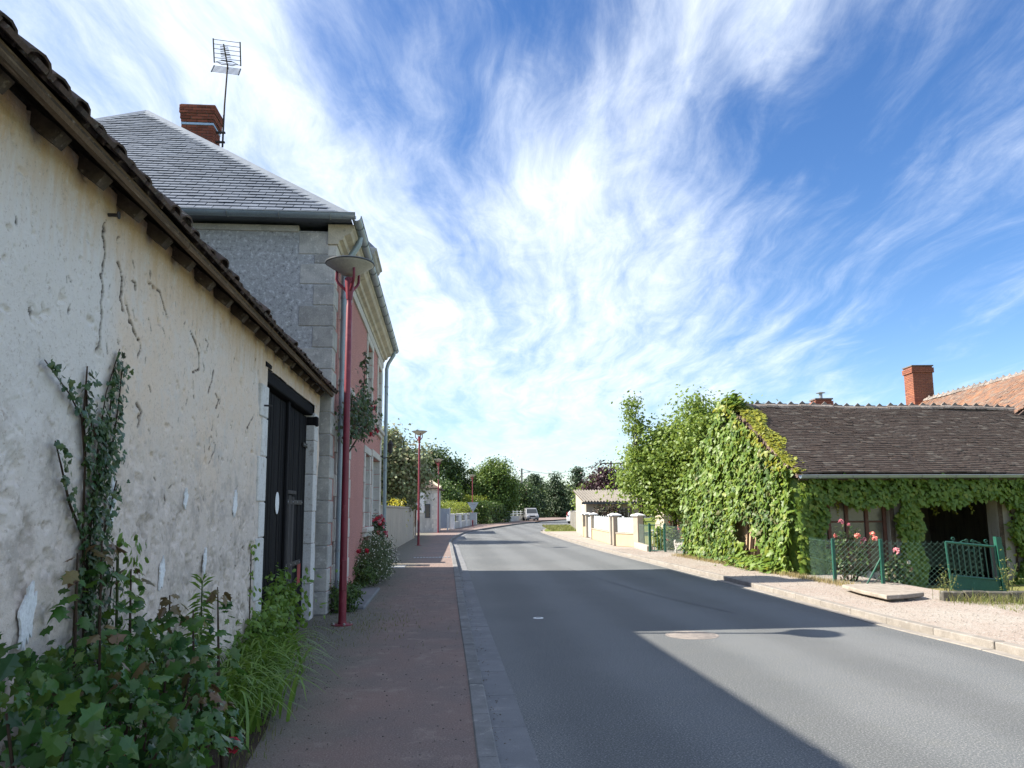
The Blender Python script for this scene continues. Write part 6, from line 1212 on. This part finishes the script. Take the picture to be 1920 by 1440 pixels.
sc2 = chimney(oh, -5.55, 5.2, 3.3, 5.72, .55, .5, obk); MB().tube([(-5.55, 5.2, 5.7), (-5.55, 5.2, 5.95)], .06, 10).part('flue', zinc, sc2); MB().lathe([(.001, 6.02), (.16, 5.98), (.16, 5.97), (.001, 5.98)], 14, (-5.55, 5.2, 0)).part('cowl', zinc, sc2)
mb = MB(); mb.prism([(-8.3, 2.9, 0), (-3.25, 2.9, 0), (-3.25, 2.9, 3.2), (-8.3, 2.9, 3.2)], (0, 4.6, 0)); mb.part('lean_to_wall', stained_wall, oh)
mb = MB(); mb.prism([(-8.5, 2.8, 3.2), (-3.2, 2.8, 3.2), (-3.2, 5.2, 4.3), (-8.5, 5.2, 4.3)], (0, 0, .08)); mb.prism([(-8.5, 5.21, 4.3), (-3.2, 5.21, 4.3), (-3.2, 7.6, 3.2), (-8.5, 7.6, 3.2)], (0, 0, .08)); mb.part('lean_to_roof', roof_brown, oh)

# ------------------------------------------------------------------ chain-link fence, gate, slab, roses
cf = empty('chain_link_fence', 'green chain link fence with posts in front of the low barn', 'fence', (0, 0, 0)); FP = [(6.72, 17.75), (6.50, 15.85), (7.28, 15.45), (8.62, 14.35)]
for i in (1, 2): x, y = FP[i]; MB().bbox(x - .03, x + .03, y - .03, y + .03, .0, .98, .005).part('post', darkgreen, cf)
MB().tube([(7.02, 15.58, .1), (7.27, 15.45, .62)], .018, 8).part('brace', darkgreen, cf)
for a, b in ((0, 1), (1, 2), (2, 3)): mesh_panel(cf, (*FP[a], 0), (*FP[b], 0), .08, .93, .10, .0017)
mg = empty('garden_gate', 'leaning green metal gate with scrollwork between its posts', 'gate', (8.32, 13.35, .12), R(-1.5)); tl = Matrix(((1, 0, -.055, 0), (0, 1, 0, 0), (-.075, 0, 1, 0), (0, 0, 0, 1)))
def T(v): return tl @ Vector(v)
def gpart(pts, r, name, par, mat=darkgreen, n=6): return MB().tube([T(p) for p in pts], r, n).part(name, mat, par)
gatem = MB()
for p in (((-.86, 0, .02), (-.86, 0, .82)), ((-.04, 0, .02), (-.04, 0, .82)), ((-.86, 0, .82), (-.04, 0, .80)), ((-.86, 0, .26), (-.04, 0, .24)), ((-.86, 0, .03), (-.04, 0, .02))): gatem.tube([T(q) for q in p], .019, 8)
leaf_ = gatem.part('gate_leaf', darkgreen, mg)
MB().obox(T((-.84, -.006, .03)), T((.78, 0, -.01)), T((0, .012, 0)), T((0, 0, .22))).part('kick_plate', darkgreen, leaf_)
for i in range(8): x = -.765 + i * .092; gpart([(x, 0, .26), (x, 0, .81)], .009, 'bar', leaf_)
def spiral(cx, cz, r, s, up=1): return [(cx + s * r * (1 - k / 14) * math.cos(k * .55), 0, cz + up * r * (1 - k / 14) * math.sin(k * .55)) for k in range(12)]
for s in (-1, 1):
    gpart([(-.45 + s * .31, 0, .81)] + [(-.45 + s * (.30 - .02 * q), 0, .83 + .012 * q) for q in range(3)] + spiral(-.45 + s * .27, .88, .035, s), .007, 'scroll', leaf_); gpart([(-.45 + s * .20, 0, .82), (-.45 + s * .10, 0, .87)] + spiral(-.45 + s * .055, .86, .036, -s), .007, 'scroll', leaf_); gpart(spiral(-.45 + s * .035, .70, .032, s), .006, 'scroll', leaf_)
MB().obox(T((-.02, -.045, -.05)), T((.09, 0, 0)), T((0, .09, 0)), T((0, 0, 1.02))).part('post', darkgreen, mg); MB().obox(T((.10, .05, -.05)), T((.04, 0, 0)), T((0, .04, 0)), T((0, 0, .86))).part('post', darkgreen, mg)
sb = empty('stone_slab', 'rough pale stone slab laid like a bench by the fence', 'slab', (0, 0, 0)); poly = [(6.00, 14.35, .20), (6.42, 14.45, .205), (6.88, 14.42, .20), (6.86, 13.7, .195), (6.78, 12.98, .20), (6.35, 12.72, .195), (5.95, 12.55, .20), (5.92, 13.5, .20)]
o = MB().prism(poly, (0, 0, .07)).part('slab_top', stone_old, sb); o.location.z = -.06; bv = o.modifiers.new('bevel', 'BEVEL'); bv.width = .018; bv.segments = 2
for (x0, x1, y0, y1) in ((6.45, 6.72, 12.92, 13.4), (6.08, 6.36, 12.80, 13.25), (6.1, 6.7, 13.9, 14.25)): MB().bbox(x0, x1, y0, y1, .0, .138, .02).part('support_stone', stone_old, sb)
lw2 = empty('low_block_wall', 'low mossy concrete block wall below the green gate', 'wall', (6.85, 12.75, .05), math.atan2(-(1.3), -.45) + math.pi)
lw2.rotation_euler = (0, 0, 0); lw2.location = (0, 0, 0)
p0, p1 = Vector((6.92, 12.70, 0)), Vector((8.55, 12.35, 0)); t = (p1 - p0).normalized(); s = Vector((t.y, -t.x, 0))
for i in range(5): a = p0 + t * (i * .335) + Vector((0, 0, .02)); mt = Matrix(((t.x, -s.x, 0, a.x), (t.y, -s.y, 0, a.y), (0, 0, 1, a.z), (0, 0, 0, 1))); MB().bbox(.006, .325, 0, .16, 0, .235 + rnd.uniform(-.015, .01), .015).part('block', M('mossy_block', (.11, .105, .095), (.065, .065, .055), .95, 5, 60, .7, .01, .1, c3=(.2, .195, .17)) if i == 0 else bpy.data.materials['mossy_block'], lw2, mw=mt)
rb, c = bush('rose_bush', 'rose bush with salmon pink blooms behind the chain link fence', (6.98, 16.2, .05), .36, .32, 1.15, 520, .085, rose_l, 'oval', 'rose bush', 16, K=22, clump=.2)
mb = MB()
def bloom(par, c, r, mat, n=16, name='bloom'):
    d = rand_dirs(n, .5); P = np.array([c] * n) + d * r * .25; leaf_part(name, P, d + nr.normal(size=d.shape) * .3, r * .95, 'petal', mat, par, 0)
for (x, y, z, r, mt) in ((-.16, -.05, 1.26, .065, fl_pink), (.02, 0, 1.20, .04, fl_pink), (.10, -.2, .98, .065, fl_salmon), (.18, -.2, .86, .06, fl_pink), (.42, -.15, 1.0, .07, fl_salmon), (.45, -.2, .92, .06, fl_salmon), (.28, -.1, .90, .045, fl_pink), (-.25, .05, .98, .05, fl_salmon)):
    bloom(rb, (x, y, z), r, mt); MB().tube([(x * .4, y, .55), (x, y, z)], .007, 5).part('flower_stem', stem_g, rb)
rb2, c = bush('rose_bush', 'lower rose bush with one pale pink bloom by the barn window', (7.75, 16.0, -.05), .33, .3, .72, 420, .085, rose_l, 'oval', 'rose bush', 12, K=18, clump=.22)
bloom(rb2, (-.02, -.25, .78), .075, fl_pink); MB().tube([(0, -.1, .4), (-.02, -.25, .78)], .006, 5).part('flower_stem', stem_g, rb2); bloom(rb2, (.22, -.25, .55), .04, fl_white)
# grasses along the low wall and the fence
def blades(name, label, pts, h, mat, w=.010, cat='grass', spread=.5):
    n = len(pts); P = np.array(pts); a = nr.uniform(0, 6.283, n); hh_ = nr.uniform(.4, 1.0, n) * h; bend = nr.uniform(.1, 1, n) * spread; d = np.stack([np.cos(a), np.sin(a), 0 * a], 1); sd_ = np.stack([-np.sin(a), np.cos(a), 0 * a], 1); V = []
    for t_, wf in ((0, 1.), (.4, .9), (.75, .6)):
        c_ = P + d * (bend * hh_ * t_ ** 2)[:, None] + np.array([0, 0, 1.]) * (hh_ * (t_ - .25 * bend * t_ ** 2))[:, None]; V += [c_ - sd_ * w * wf / 2, c_ + sd_ * w * wf / 2]
    V.append(P + d * (bend * hh_)[:, None] + np.array([0, 0, 1.]) * (hh_ * (1 - .30 * bend))[:, None]); V = np.stack(V, 1).reshape(-1, 3)
    return tag(link(name, raw_mesh(name, V, [(0, 1, 3, 2), (2, 3, 5, 4), (4, 5, 6)], n, 7, mat)), label, cat, kind='stuff')
gp = [(7.0 + 1.65 * u + rnd.gauss(0, .10), 12.48 - .36 * u + rnd.gauss(0, .16), .08) for u in [min(1, max(0, rnd.choice((.1, .25, .5, .7, .9)) + rnd.gauss(0, .12))) for _ in range(620)]]
blades('rough_grass', 'rough green grass growing along the low block wall', gp, .27, grass_l, .007, spread=1.5)
gp = [(rnd.uniform(7.2, 10), rnd.uniform(10.6, 13.4), .07) for _ in range(3500)]; blades('lawn_grass', 'sparse dry lawn grass beyond the gravel verge', gp, .10, grass_l, .008)
gp = [(6.15 + rnd.gauss(0, .10) - .11 * (y - 18), y, .09) for y in [rnd.uniform(15.0, 25.5) for _ in range(3200)]]; blades('verge_weeds', 'yellowing grass along the foot of the creeper', gp, .13, drygrass_l, .009)
gp = [(rnd.uniform(2.7, 5.0), rnd.uniform(55.5, 72), .10) for _ in range(5000)]; blades('verge_tufts', 'bright verge grass beside the plank fence', gp, .22, grass_l, .03)
we = empty('tall_weed', 'tall thin flowering weed in front of the green gate', 'plant', (8.05, 12.75, .08))
for i in range(7): a = rnd.uniform(0, 6.28); q = rnd.uniform(.05, .16); MB().tube([(0, 0, 0), (q * .4 * math.cos(a), q * .4 * math.sin(a), .3), (q * math.cos(a), q * math.sin(a), rnd.uniform(.42, .62))], .005, 4).part('stem', stem_g, we)
leaf_part('leaves', nr.normal(0, .07, (160, 3)) * [1, 1, 2.2] + [0, 0, .40], rand_dirs(160, .3), .05, 'narrow', grass_l, we)
we = empty('tall_weed', 'clump of seeding weeds beside the stone slab', 'plant', (7.1, 12.85, .08))
for i in range(9): a = rnd.uniform(0, 6.28); q = rnd.uniform(.05, .2); MB().tube([(0, 0, 0), (q * .4 * math.cos(a), q * .4 * math.sin(a), .2), (q * math.cos(a), q * math.sin(a), rnd.uniform(.28, .48))], .004, 4).part('stem', stem_g, we)
leaf_part('leaves', nr.normal(0, .08, (150, 3)) * [1, 1, 1.6] + [0, 0, .28], rand_dirs(150, .3), .045, 'narrow', grass_l, we)

# ------------------------------------------------------------------ plants along the left walls
def toB(x, y, z): c, s = math.cos(TH), math.sin(TH); return (-2.84 + c * x - s * y, 10.9 + s * x + c * y, .1 + z)
# wall ivy
iv = empty('wall_ivy', 'dark ivy climbing in strands up the cracked barn render', 'ivy', (-2.84, 10.9, .10), TH)
strands = [[(-6.84, 0), (-6.84, .6), (-6.90, 1.1), (-6.86, 1.5), (-6.84, 1.9), (-6.80, 2.15), (-6.66, 2.42)], [(-6.86, .9), (-6.95, 1.4), (-6.98, 1.75), (-7.05, 1.98), (-7.20, 2.08), (-7.45, 2.20)], [(-6.98, 1.75), (-7.03, 2.0), (-7.04, 2.25)], [(-6.93, 1.35), (-7.12, 1.55), (-7.22, 1.72), (-7.30, 1.84)],
           [(-6.82, 1.6), (-6.68, 1.85), (-6.62, 2.1), (-6.60, 2.36)], [(-6.80, 1.2), (-6.64, 1.55), (-6.58, 1.68)], [(-6.84, .3), (-6.62, .8), (-6.55, 1.2)], [(-6.90, 1.4), (-6.80, 1.75), (-6.74, 2.0), (-6.72, 2.3)], [(-6.88, 1.9), (-7.0, 2.05), (-7.02, 2.15)], [(-6.84, .2), (-6.72, .9), (-6.66, 1.25)], [(-6.9, .2), (-6.98, .8), (-7.0, 1.3)], [(-6.85, 1.0), (-6.88, 1.5), (-6.83, 2.0)]]
P = []; mb = MB()
for st in strands:
    mb.tube([(.02, a + rnd.uniform(-.01, .01), b) for a, b in st], [.008 * (1 - .8 * i / len(st)) for i in range(len(st))], 5)
    for (a, b), (c, d) in zip(st[:-1], st[1:]):
        k = int(math.hypot(c - a, d - b) / .011)
        for i in range(k): t = i / k; P.append((.03 + abs(rnd.gauss(0, .018)), a + (c - a) * t + rnd.gauss(0, .020), b + (d - b) * t + rnd.gauss(0, .012)))
for _ in range(360): t = rnd.random(); P.append((.04 + abs(rnd.gauss(0, .04)), -6.86 + rnd.gauss(0, .045 + .03 * t), .3 + 1.65 * t))
mb.part('stems', stem_b, iv); P = np.array(P); Nn = np.stack([np.ones(len(P)) + nr.normal(0, .3, len(P)), nr.normal(0, .45, len(P)), nr.normal(.25, .4, len(P))], 1)
o = np.argsort(-P[:, 2] + nr.normal(0, .3, len(P))); P, Nn = P[o], Nn[o]; sz = nr.uniform(.024, .050, len(P)); leaf_objects(P[:300], Nn[:300], sz[:300], 'ivy', ivy_l, iv, down=.5); leaf_part('leaves', P[300:], Nn[300:], sz[300:], 'ivy', ivy_l, iv, .5)
# pale vine tangled with the ivy
pv = empty('young_vine', 'yellow green young vine twined on the lower ivy', 'vine', (-2.84, 10.9, .10), TH); ps = [(.12, -6.68, .1), (.12, -6.70, .6), (.10, -6.68, 1.0), (.10, -6.72, 1.35)]; MB().tube(ps, .008, 6).part('stem', stem_g, pv)
P = np.array([(.13 + abs(rnd.gauss(0, .04)), -6.69 + rnd.gauss(0, .05), rnd.uniform(.3, 1.4)) for _ in range(110)]); leaf_objects(P, np.stack([np.ones(110), nr.normal(0, .5, 110), nr.normal(.3, .4, 110)], 1), nr.uniform(.04, .075, 110), 'oval', bind_l, pv, down=.7)
# big glossy shrub in the foreground
sh = empty('glossy_shrub', 'large shrub with glossy toothed green and bronze leaves against the barn', 'shrub', (-1.85, 4.4, .10))
def hshrub(x, y):      # height of the shrub over the ground; x across from the wall, y along
    u = (x + 2.28 + .09 * (y - 4.5)); base = 1.02 - .58 * max(0, u) ** 1.0 - .36 * max(0, y - 4.15) ** 1.1 - .05 * max(0, 3.6 - y)
    return max(.10, base + .17 * math.sin(x * 9 + y * 4) * math.sin(y * 6.5) + .12 * math.sin(y * 11 + x * 3))
P = []; Nn = []
while len(P) < 1500:
    y = rnd.uniform(2.7, 5.25); x0 = -2.22 - .09 * (y - 4.5); x = rnd.uniform(x0 + .03, x0 + .98 - .35 * max(0, y - 4.6))
    if x > -.375 * y - .02: continue
    h = hshrub(x, y); z = h * (1 - abs(rnd.gauss(0, .22)));
    if z < .02: continue
    P.append((x + 1.85, y - 4.4, z)); Nn.append((.35 + rnd.gauss(0, .75), -.45 + rnd.gauss(0, .75), .6 + rnd.gauss(0, .5)))
# shoots standing above the mass
shoots = [(-2.16, 3.75, 1.30), (-2.18, 4.0, 1.36), (-2.12, 4.2, 1.20), (-2.08, 4.6, 1.02), (-2.0, 4.75, .92), (-2.14, 5.5, .98), (-1.78, 4.62, .42), (-1.9, 3.5, 1.0), (-1.68, 4.1, .62)]
mb = MB(); Pb = []; Nb = []
for (x, y, h) in shoots:
    x += .07
    mb.tube([(x + 1.9, y - 4.4, 0), (x + 1.88, y - 4.42, h * .6), (x + 1.85, y - 4.4, h)], [.014, .009, .004], 6)
    for k in range(44): t = rnd.uniform(.40, 1); a = rnd.uniform(-2.4, 1.2); r = .16 * (1.15 - t) + .03; (Pb if t > .93 else P).append((x + 1.85 + r * math.cos(a), y - 4.4 + r * math.sin(a), h * t)); (Nb if t > .93 else Nn).append((math.cos(a) * .6 + rnd.gauss(0, .3), math.sin(a) * .6 + rnd.gauss(0, .3), .8))
for i in range(40): y = rnd.uniform(2.9, 5.1); x0 = -2.2 - .09 * (y - 4.5); x = min(rnd.uniform(x0, x0 + .85), -.39 * y); mb.tube([(x0 + .35 + 1.85, y - 4.4, -.05), (x + 1.85, y - 4.4 + rnd.uniform(-.2, .2), hshrub(x, y) * .8)], [.012, .005], 5)
mb.part('stems', stem_b, sh); P, Nn = np.array(P), np.array(Nn)
for _ in range(60): y = rnd.uniform(3.2, 5.0); x = min(rnd.uniform(-2.1, -1.4), -.39 * y); Pb.append((x + 1.85, y - 4.4, hshrub(x, y) * rnd.uniform(.75, 1.02))); Nb.append((.3 + rnd.gauss(0, .5), -.3 + rnd.gauss(0, .5), .7))
cd = np.linalg.norm(P + np.array([-1.85, 4.4, .1]) - np.array([0, 0, 1.6]), axis=1) - .9 * P[:, 2]; o = np.argsort(cd); o = o[np.argsort(-(P[o][:, 2] > .2).astype(int), kind='stable')]; P, Nn = P[o], Nn[o]; sz = nr.uniform(.04, .115, len(P)); leaf_objects(P[:240], Nn[:240], sz[:240], 'shrub', shrub_l, sh, down=.45); leaf_part('leaves', P[240:], Nn[240:], sz[240:], 'shrub', shrub_l, sh, .45)
Pb, Nb = np.array(Pb), np.array(Nb); leaf_objects(Pb[:60], Nb[:60], nr.uniform(.05, .10, 60), 'shrub', shrub_br, sh, down=.5); leaf_part('bronze_leaves', Pb[60:], Nb[60:], nr.uniform(.05, .10, max(1, len(Pb) - 60)), 'shrub', shrub_br, sh, .5)
soil = MB(); soil.add([(-2.75, 2, .104), (-1.5, 2, .104), (-1.50, 4.2, .106), (-1.72, 5.6, .106), (-2.2, 7.6, .105), (-2.55, 8.6, .104), (-2.95, 9.5, .104), (-3.0, 6, .104)], [(0, 1, 2, 3, 4, 5, 6, 7)]); struct('flower_bed_soil', soil, earth_m)
# pompon flowers at the foot
df = empty('dahlia_plant', 'magenta pompon flower at the foot of the glossy shrub', 'flower', (-1.86, 3.72, .10)); MB().tube([(0, 0, 0), (-.15, .22, .22), (-.20, .32, .40)], .008, 6).part('stem', stem_g, df)
d = rand_dirs(240, .6); leaf_part('petals', np.array([-.2, .32, .42]) + d * .035, d, .035, 'petal', fl_mag, df, 0); leaf_objects(np.array([(-.1, .15, .15), (-.2, .2, .22), (-.1, .3, .28)]), rand_dirs(3, 1), .11, 'oval', bind_l, df)
df = empty('red_flower', 'crimson flower half hidden under the glossy shrub', 'flower', (-1.62, 4.55, .10)); MB().tube([(0, 0, 0), (.02, .02, .17)], .006, 6).part('stem', stem_g, df); d = rand_dirs(90, .5); leaf_part('petals', np.array([.02, .02, .19]) + d * .03, d, .035, 'petal', fl_red, df, 0)
# daylily clump with arching blades
def blade_mesh(ln, w, arch, seed):
    rg = random.Random(seed); mb = MB(); vs = []; n = 9
    for i in range(n):
        t = i / (n - 1); x = ln * (.55 * t + .45 * t * t) * arch; z = ln * (1.15 * t - (.55 + .55 * arch) * t * t); ww = w * (1 - t ** 2.2) * .5 + .0008; f_ = w * .22 * (1 - t)
        vs += [(x, -ww, z + f_), (x, 0, z), (x, ww, z + f_)]
    mb.add(vs, [q for i in range(n - 1) for q in ((3 * i, 3 * i + 1, 3 * i + 4, 3 * i + 3), (3 * i + 1, 3 * i + 2, 3 * i + 5, 3 * i + 4))]); return mb.mesh('blade', lily_l, True)
BM = [blade_mesh(.66, .019, .40, 1), blade_mesh(.74, .021, .52, 2), blade_mesh(.58, .018, .75, 3), blade_mesh(.78, .020, .60, 4), blade_mesh(.58, .017, .25, 5)]
def clump(label, loc, n, rx, ry, sc=1., az=None):
    e = empty('daylily_clump', label, 'plant', loc)
    for i in range(n):
        a = rnd.gauss(az, 1.25) if az is not None else rnd.uniform(0, 6.283); x, y = rnd.gauss(0, rx), rnd.gauss(0, ry); s = rnd.uniform(.75, 1.2) * sc
        link('blade', rnd.choice(BM), e, Matrix.Translation((x, y, 0)) @ Matrix.Rotation(a, 4, 'Z') @ Matrix.Rotation(rnd.uniform(-.15, .15), 4, 'X') @ Matrix.Scale(s, 4))
    return e
clump('arching daylily clump spilling onto the pavement beside the glossy shrub', (-2.02, 5.75, .10), 280, .14, .32, 1.08, -.9); clump('second daylily clump behind the first along the barn wall', (-2.20, 6.55, .10), 240, .14, .36, 1.12, -.9); clump('third daylily clump below the white door jamb', (-2.36, 7.3, .10), 160, .12, .28, 1.12, -.9)
# tall leafy lily stem
ll = empty('lily_stem', 'upright lily stem with whorled narrow leaves before the barn wall', 'plant', (-2.20, 5.55, .10)); MB().tube([(0, 0, 0), (.01, 0, .5), (0, 0, 1.02)], [.009, .008, .005], 6).part('stem', stem_g, ll)
k = 110; zz = np.linspace(.25, 1.03, k); a = np.arange(k) * 2.4; r_ = np.full(k, .01); Nn = np.stack([-np.cos(a) * .6, -np.sin(a) * .6, np.full(k, .8)], 1); T_, F_ = tmpl('narrow')
mb = MB()
for i in range(k):
    c_, s_ = math.cos(a[i]), math.sin(a[i]); L_ = .13 * (1.1 - .55 * (zz[i] - .25)); up_ = .35 + .9 * (zz[i] > .95); v = [(0, 0), (.5, .075), (1, 0), (.5, -.075)]
    MB().add([(L_ * u * c_ - L_ * w * s_, L_ * u * s_ + L_ * w * c_, zz[i] + L_ * (up_ * u - .75 * u * u)) for u, w in v], [(0, 1, 2), (0, 2, 3)]).part('leaf', lily_l, ll)
# bindweed heap before the barn doors and a vine on a cane
bw, c = bush('bindweed_heap', 'heap of bright green bindweed in front of the tarred barn doors', (-2.70, 8.75, .08), .30, .85, .85, 1500, .07, bind_l, 'oval', 'plant', 22, stem=stem_g, K=60, clump=.18)
bw.rotation_euler = (0, 0, TH); q = np.array([(rnd.gauss(0, .26), rnd.gauss(0, .75), rnd.uniform(.3, .85)) for _ in range(230)]); leaf_objects(q, rand_dirs(230, .8) + [.3, -.4, 0], nr.uniform(.05, .085, 230), 'oval', bind_l, bw, down=.6)
bw2, c = bush('bindweed_heap', 'smaller tangle of bindweed between the daylilies and the doorway', (-2.48, 7.55, .08), .25, .5, .6, 900, .065, bind_l, 'oval', 'plant', 16, stem=stem_g, K=40)
cv = empty('climbing_vine', 'thin vine climbing a dark cane beside the white door jamb', 'vine', (-2.52, 7.55, .10)); MB().tube([(0, 0, 0), (-.02, .02, 1.12)], .007, 6).part('cane', stem_b, cv)
P = np.array([(rnd.gauss(-.01, .03), rnd.gauss(.01, .04), rnd.uniform(.45, 1.25)) for _ in range(46)]); leaf_objects(P, rand_dirs(46, .3) + [.5, -.5, 0], nr.uniform(.035, .06, 46), 'oval', bind_l, cv, down=.6)
# low dark plant at the house corner, doorstep weeds
bush('corner_plant', 'low dark green plant at the foot of the stone house corner', (-2.62, 11.95, .09), .30, .45, .50, 1400, .05, hedge_l, 'oval', 'plant', 14, stem=stem_g, K=34)
blades('pavement_moss_grass', 'thin weeds sprouting around the lamp foot', [(-2.28 + rnd.gauss(.2, .45), 10.6 + rnd.gauss(0, .8), .10) for _ in range(700)], .05, grass_l, .005)
blades('wall_foot_grass', 'thin weeds along the edge of the flower bed', [(-1.55 - .30 * (y - 4.2) * (.6) + rnd.gauss(0, .10), y, .10) for y in [rnd.uniform(4.2, 9.5) for _ in range(900)]], .06, grass_l, .005)
# white flowering bush and red flowers
wf, c = bush('white_flower_bush', 'billowing bush dotted with tiny white flowers beside the pink front', (-3.08, 16.9, .09), .52, 1.55, 1.0, 9000, .065, finegreen, 'narrow', 'bush', 40, stem=stem_g, K=90, clump=.15)
wf.rotation_euler = (0, 0, TH)
P = []
for _ in range(850): d = rand_dirs(1, .25)[0] * rnd.uniform(.9, 1.12); P.append((d[0] * .56, d[1] * 1.62, max(.06, .5 + d[2] * .54)))
leaf_part('flowers', np.array(P), np.array(P) + nr.normal(0, .3, (len(P), 3)), nr.uniform(.016, .027, len(P)), 'petal', fl_white, wf, 0)
gb, c = bush('geranium_plant', 'dark leafy plant with red flowers at the foot of the white flowered bush', (-2.98, 15.25, .09), .35, .45, .62, 1800, .05, hedge_l, 'oval', 'plant', 14, stem=stem_g, K=34)
for q in ((.0, -.15, .74), (.14, -.1, .74), (-.2, -.3, .22)): bloom(gb, q, .055, fl_red, 20)
# roses at the low windows
wr, c = bush('rose_bush', 'bush of crimson and pink roses beneath the white shuttered windows', (-3.42, 19.2, .10), .28, 1.15, 1.5, 1700, .085, rose_l, 'oval', 'rose bush', 22, K=44, clump=.13)
wr.rotation_euler = (0, 0, TH)
for i in range(24): d = rand_dirs(1, .3)[0]; q = (abs(d[0]) * .28 + .02, d[1] * 1.1, .98 + .5 * d[2] * .9); bloom(wr, q, rnd.uniform(.04, .06), fl_red if i % 3 else fl_pink, 12)
# climbing rose over the house door
cr = empty('climbing_rose', 'climbing rose with crimson blooms arching over the house door', 'rose', toH(.1, .7, -.02), TH); mb = MB(); mb.tube([(.0, -.08, 0), (.03, -.02, 1.2), (.06, .05, 2.4), (.15, .5, 3.1), (.22, .8, 3.4), (.22, 1.2, 4.35)], [.028, .024, .02, .014, .01, .005], 7)
mb.tube([(.06, .05, 2.4), (.25, .9, 2.95), (.40, 1.5, 2.95), (.42, 1.8, 3.1)], [.016, .012, .009, .005], 6); mb.tube([(.05, .0, 2.2), (.15, -.4, 2.9), (.2, -.5, 3.3)], [.014, .01, .006], 6); mb.part('stems', stem_b, cr)
P = []
for _ in range(950): t = rnd.random(); P.append((.22 + rnd.gauss(0, .12), -.15 + 1.3 * t + rnd.gauss(0, .16), 2.95 + .2 * math.sin(t * 3) + rnd.gauss(0, .17)))
for _ in range(130): t = rnd.random(); P.append((.22 + rnd.gauss(0, .04), .75 + .45 * t + rnd.gauss(0, .05), 3.2 + 1.1 * t + rnd.gauss(0, .04)))
for _ in range(160): P.append((.15 + rnd.gauss(0, .08), -.35 + rnd.gauss(0, .15), 3.0 + rnd.gauss(0, .2)))
P = np.array(P); leaf_part('foliage', P, np.stack([.7 + nr.normal(0, .4, len(P)), -.5 + nr.normal(0, .4, len(P)), .3 + nr.normal(0, .4, len(P))], 1), nr.uniform(.05, .10, len(P)), 'oval', rose_l, cr, .7)
for q in ((.38, 1.0, 3.30), (.3, .5, 3.12), (.4, 1.5, 2.95), (.36, .8, 2.8)): bloom(cr, q, .06, fl_red, 18)
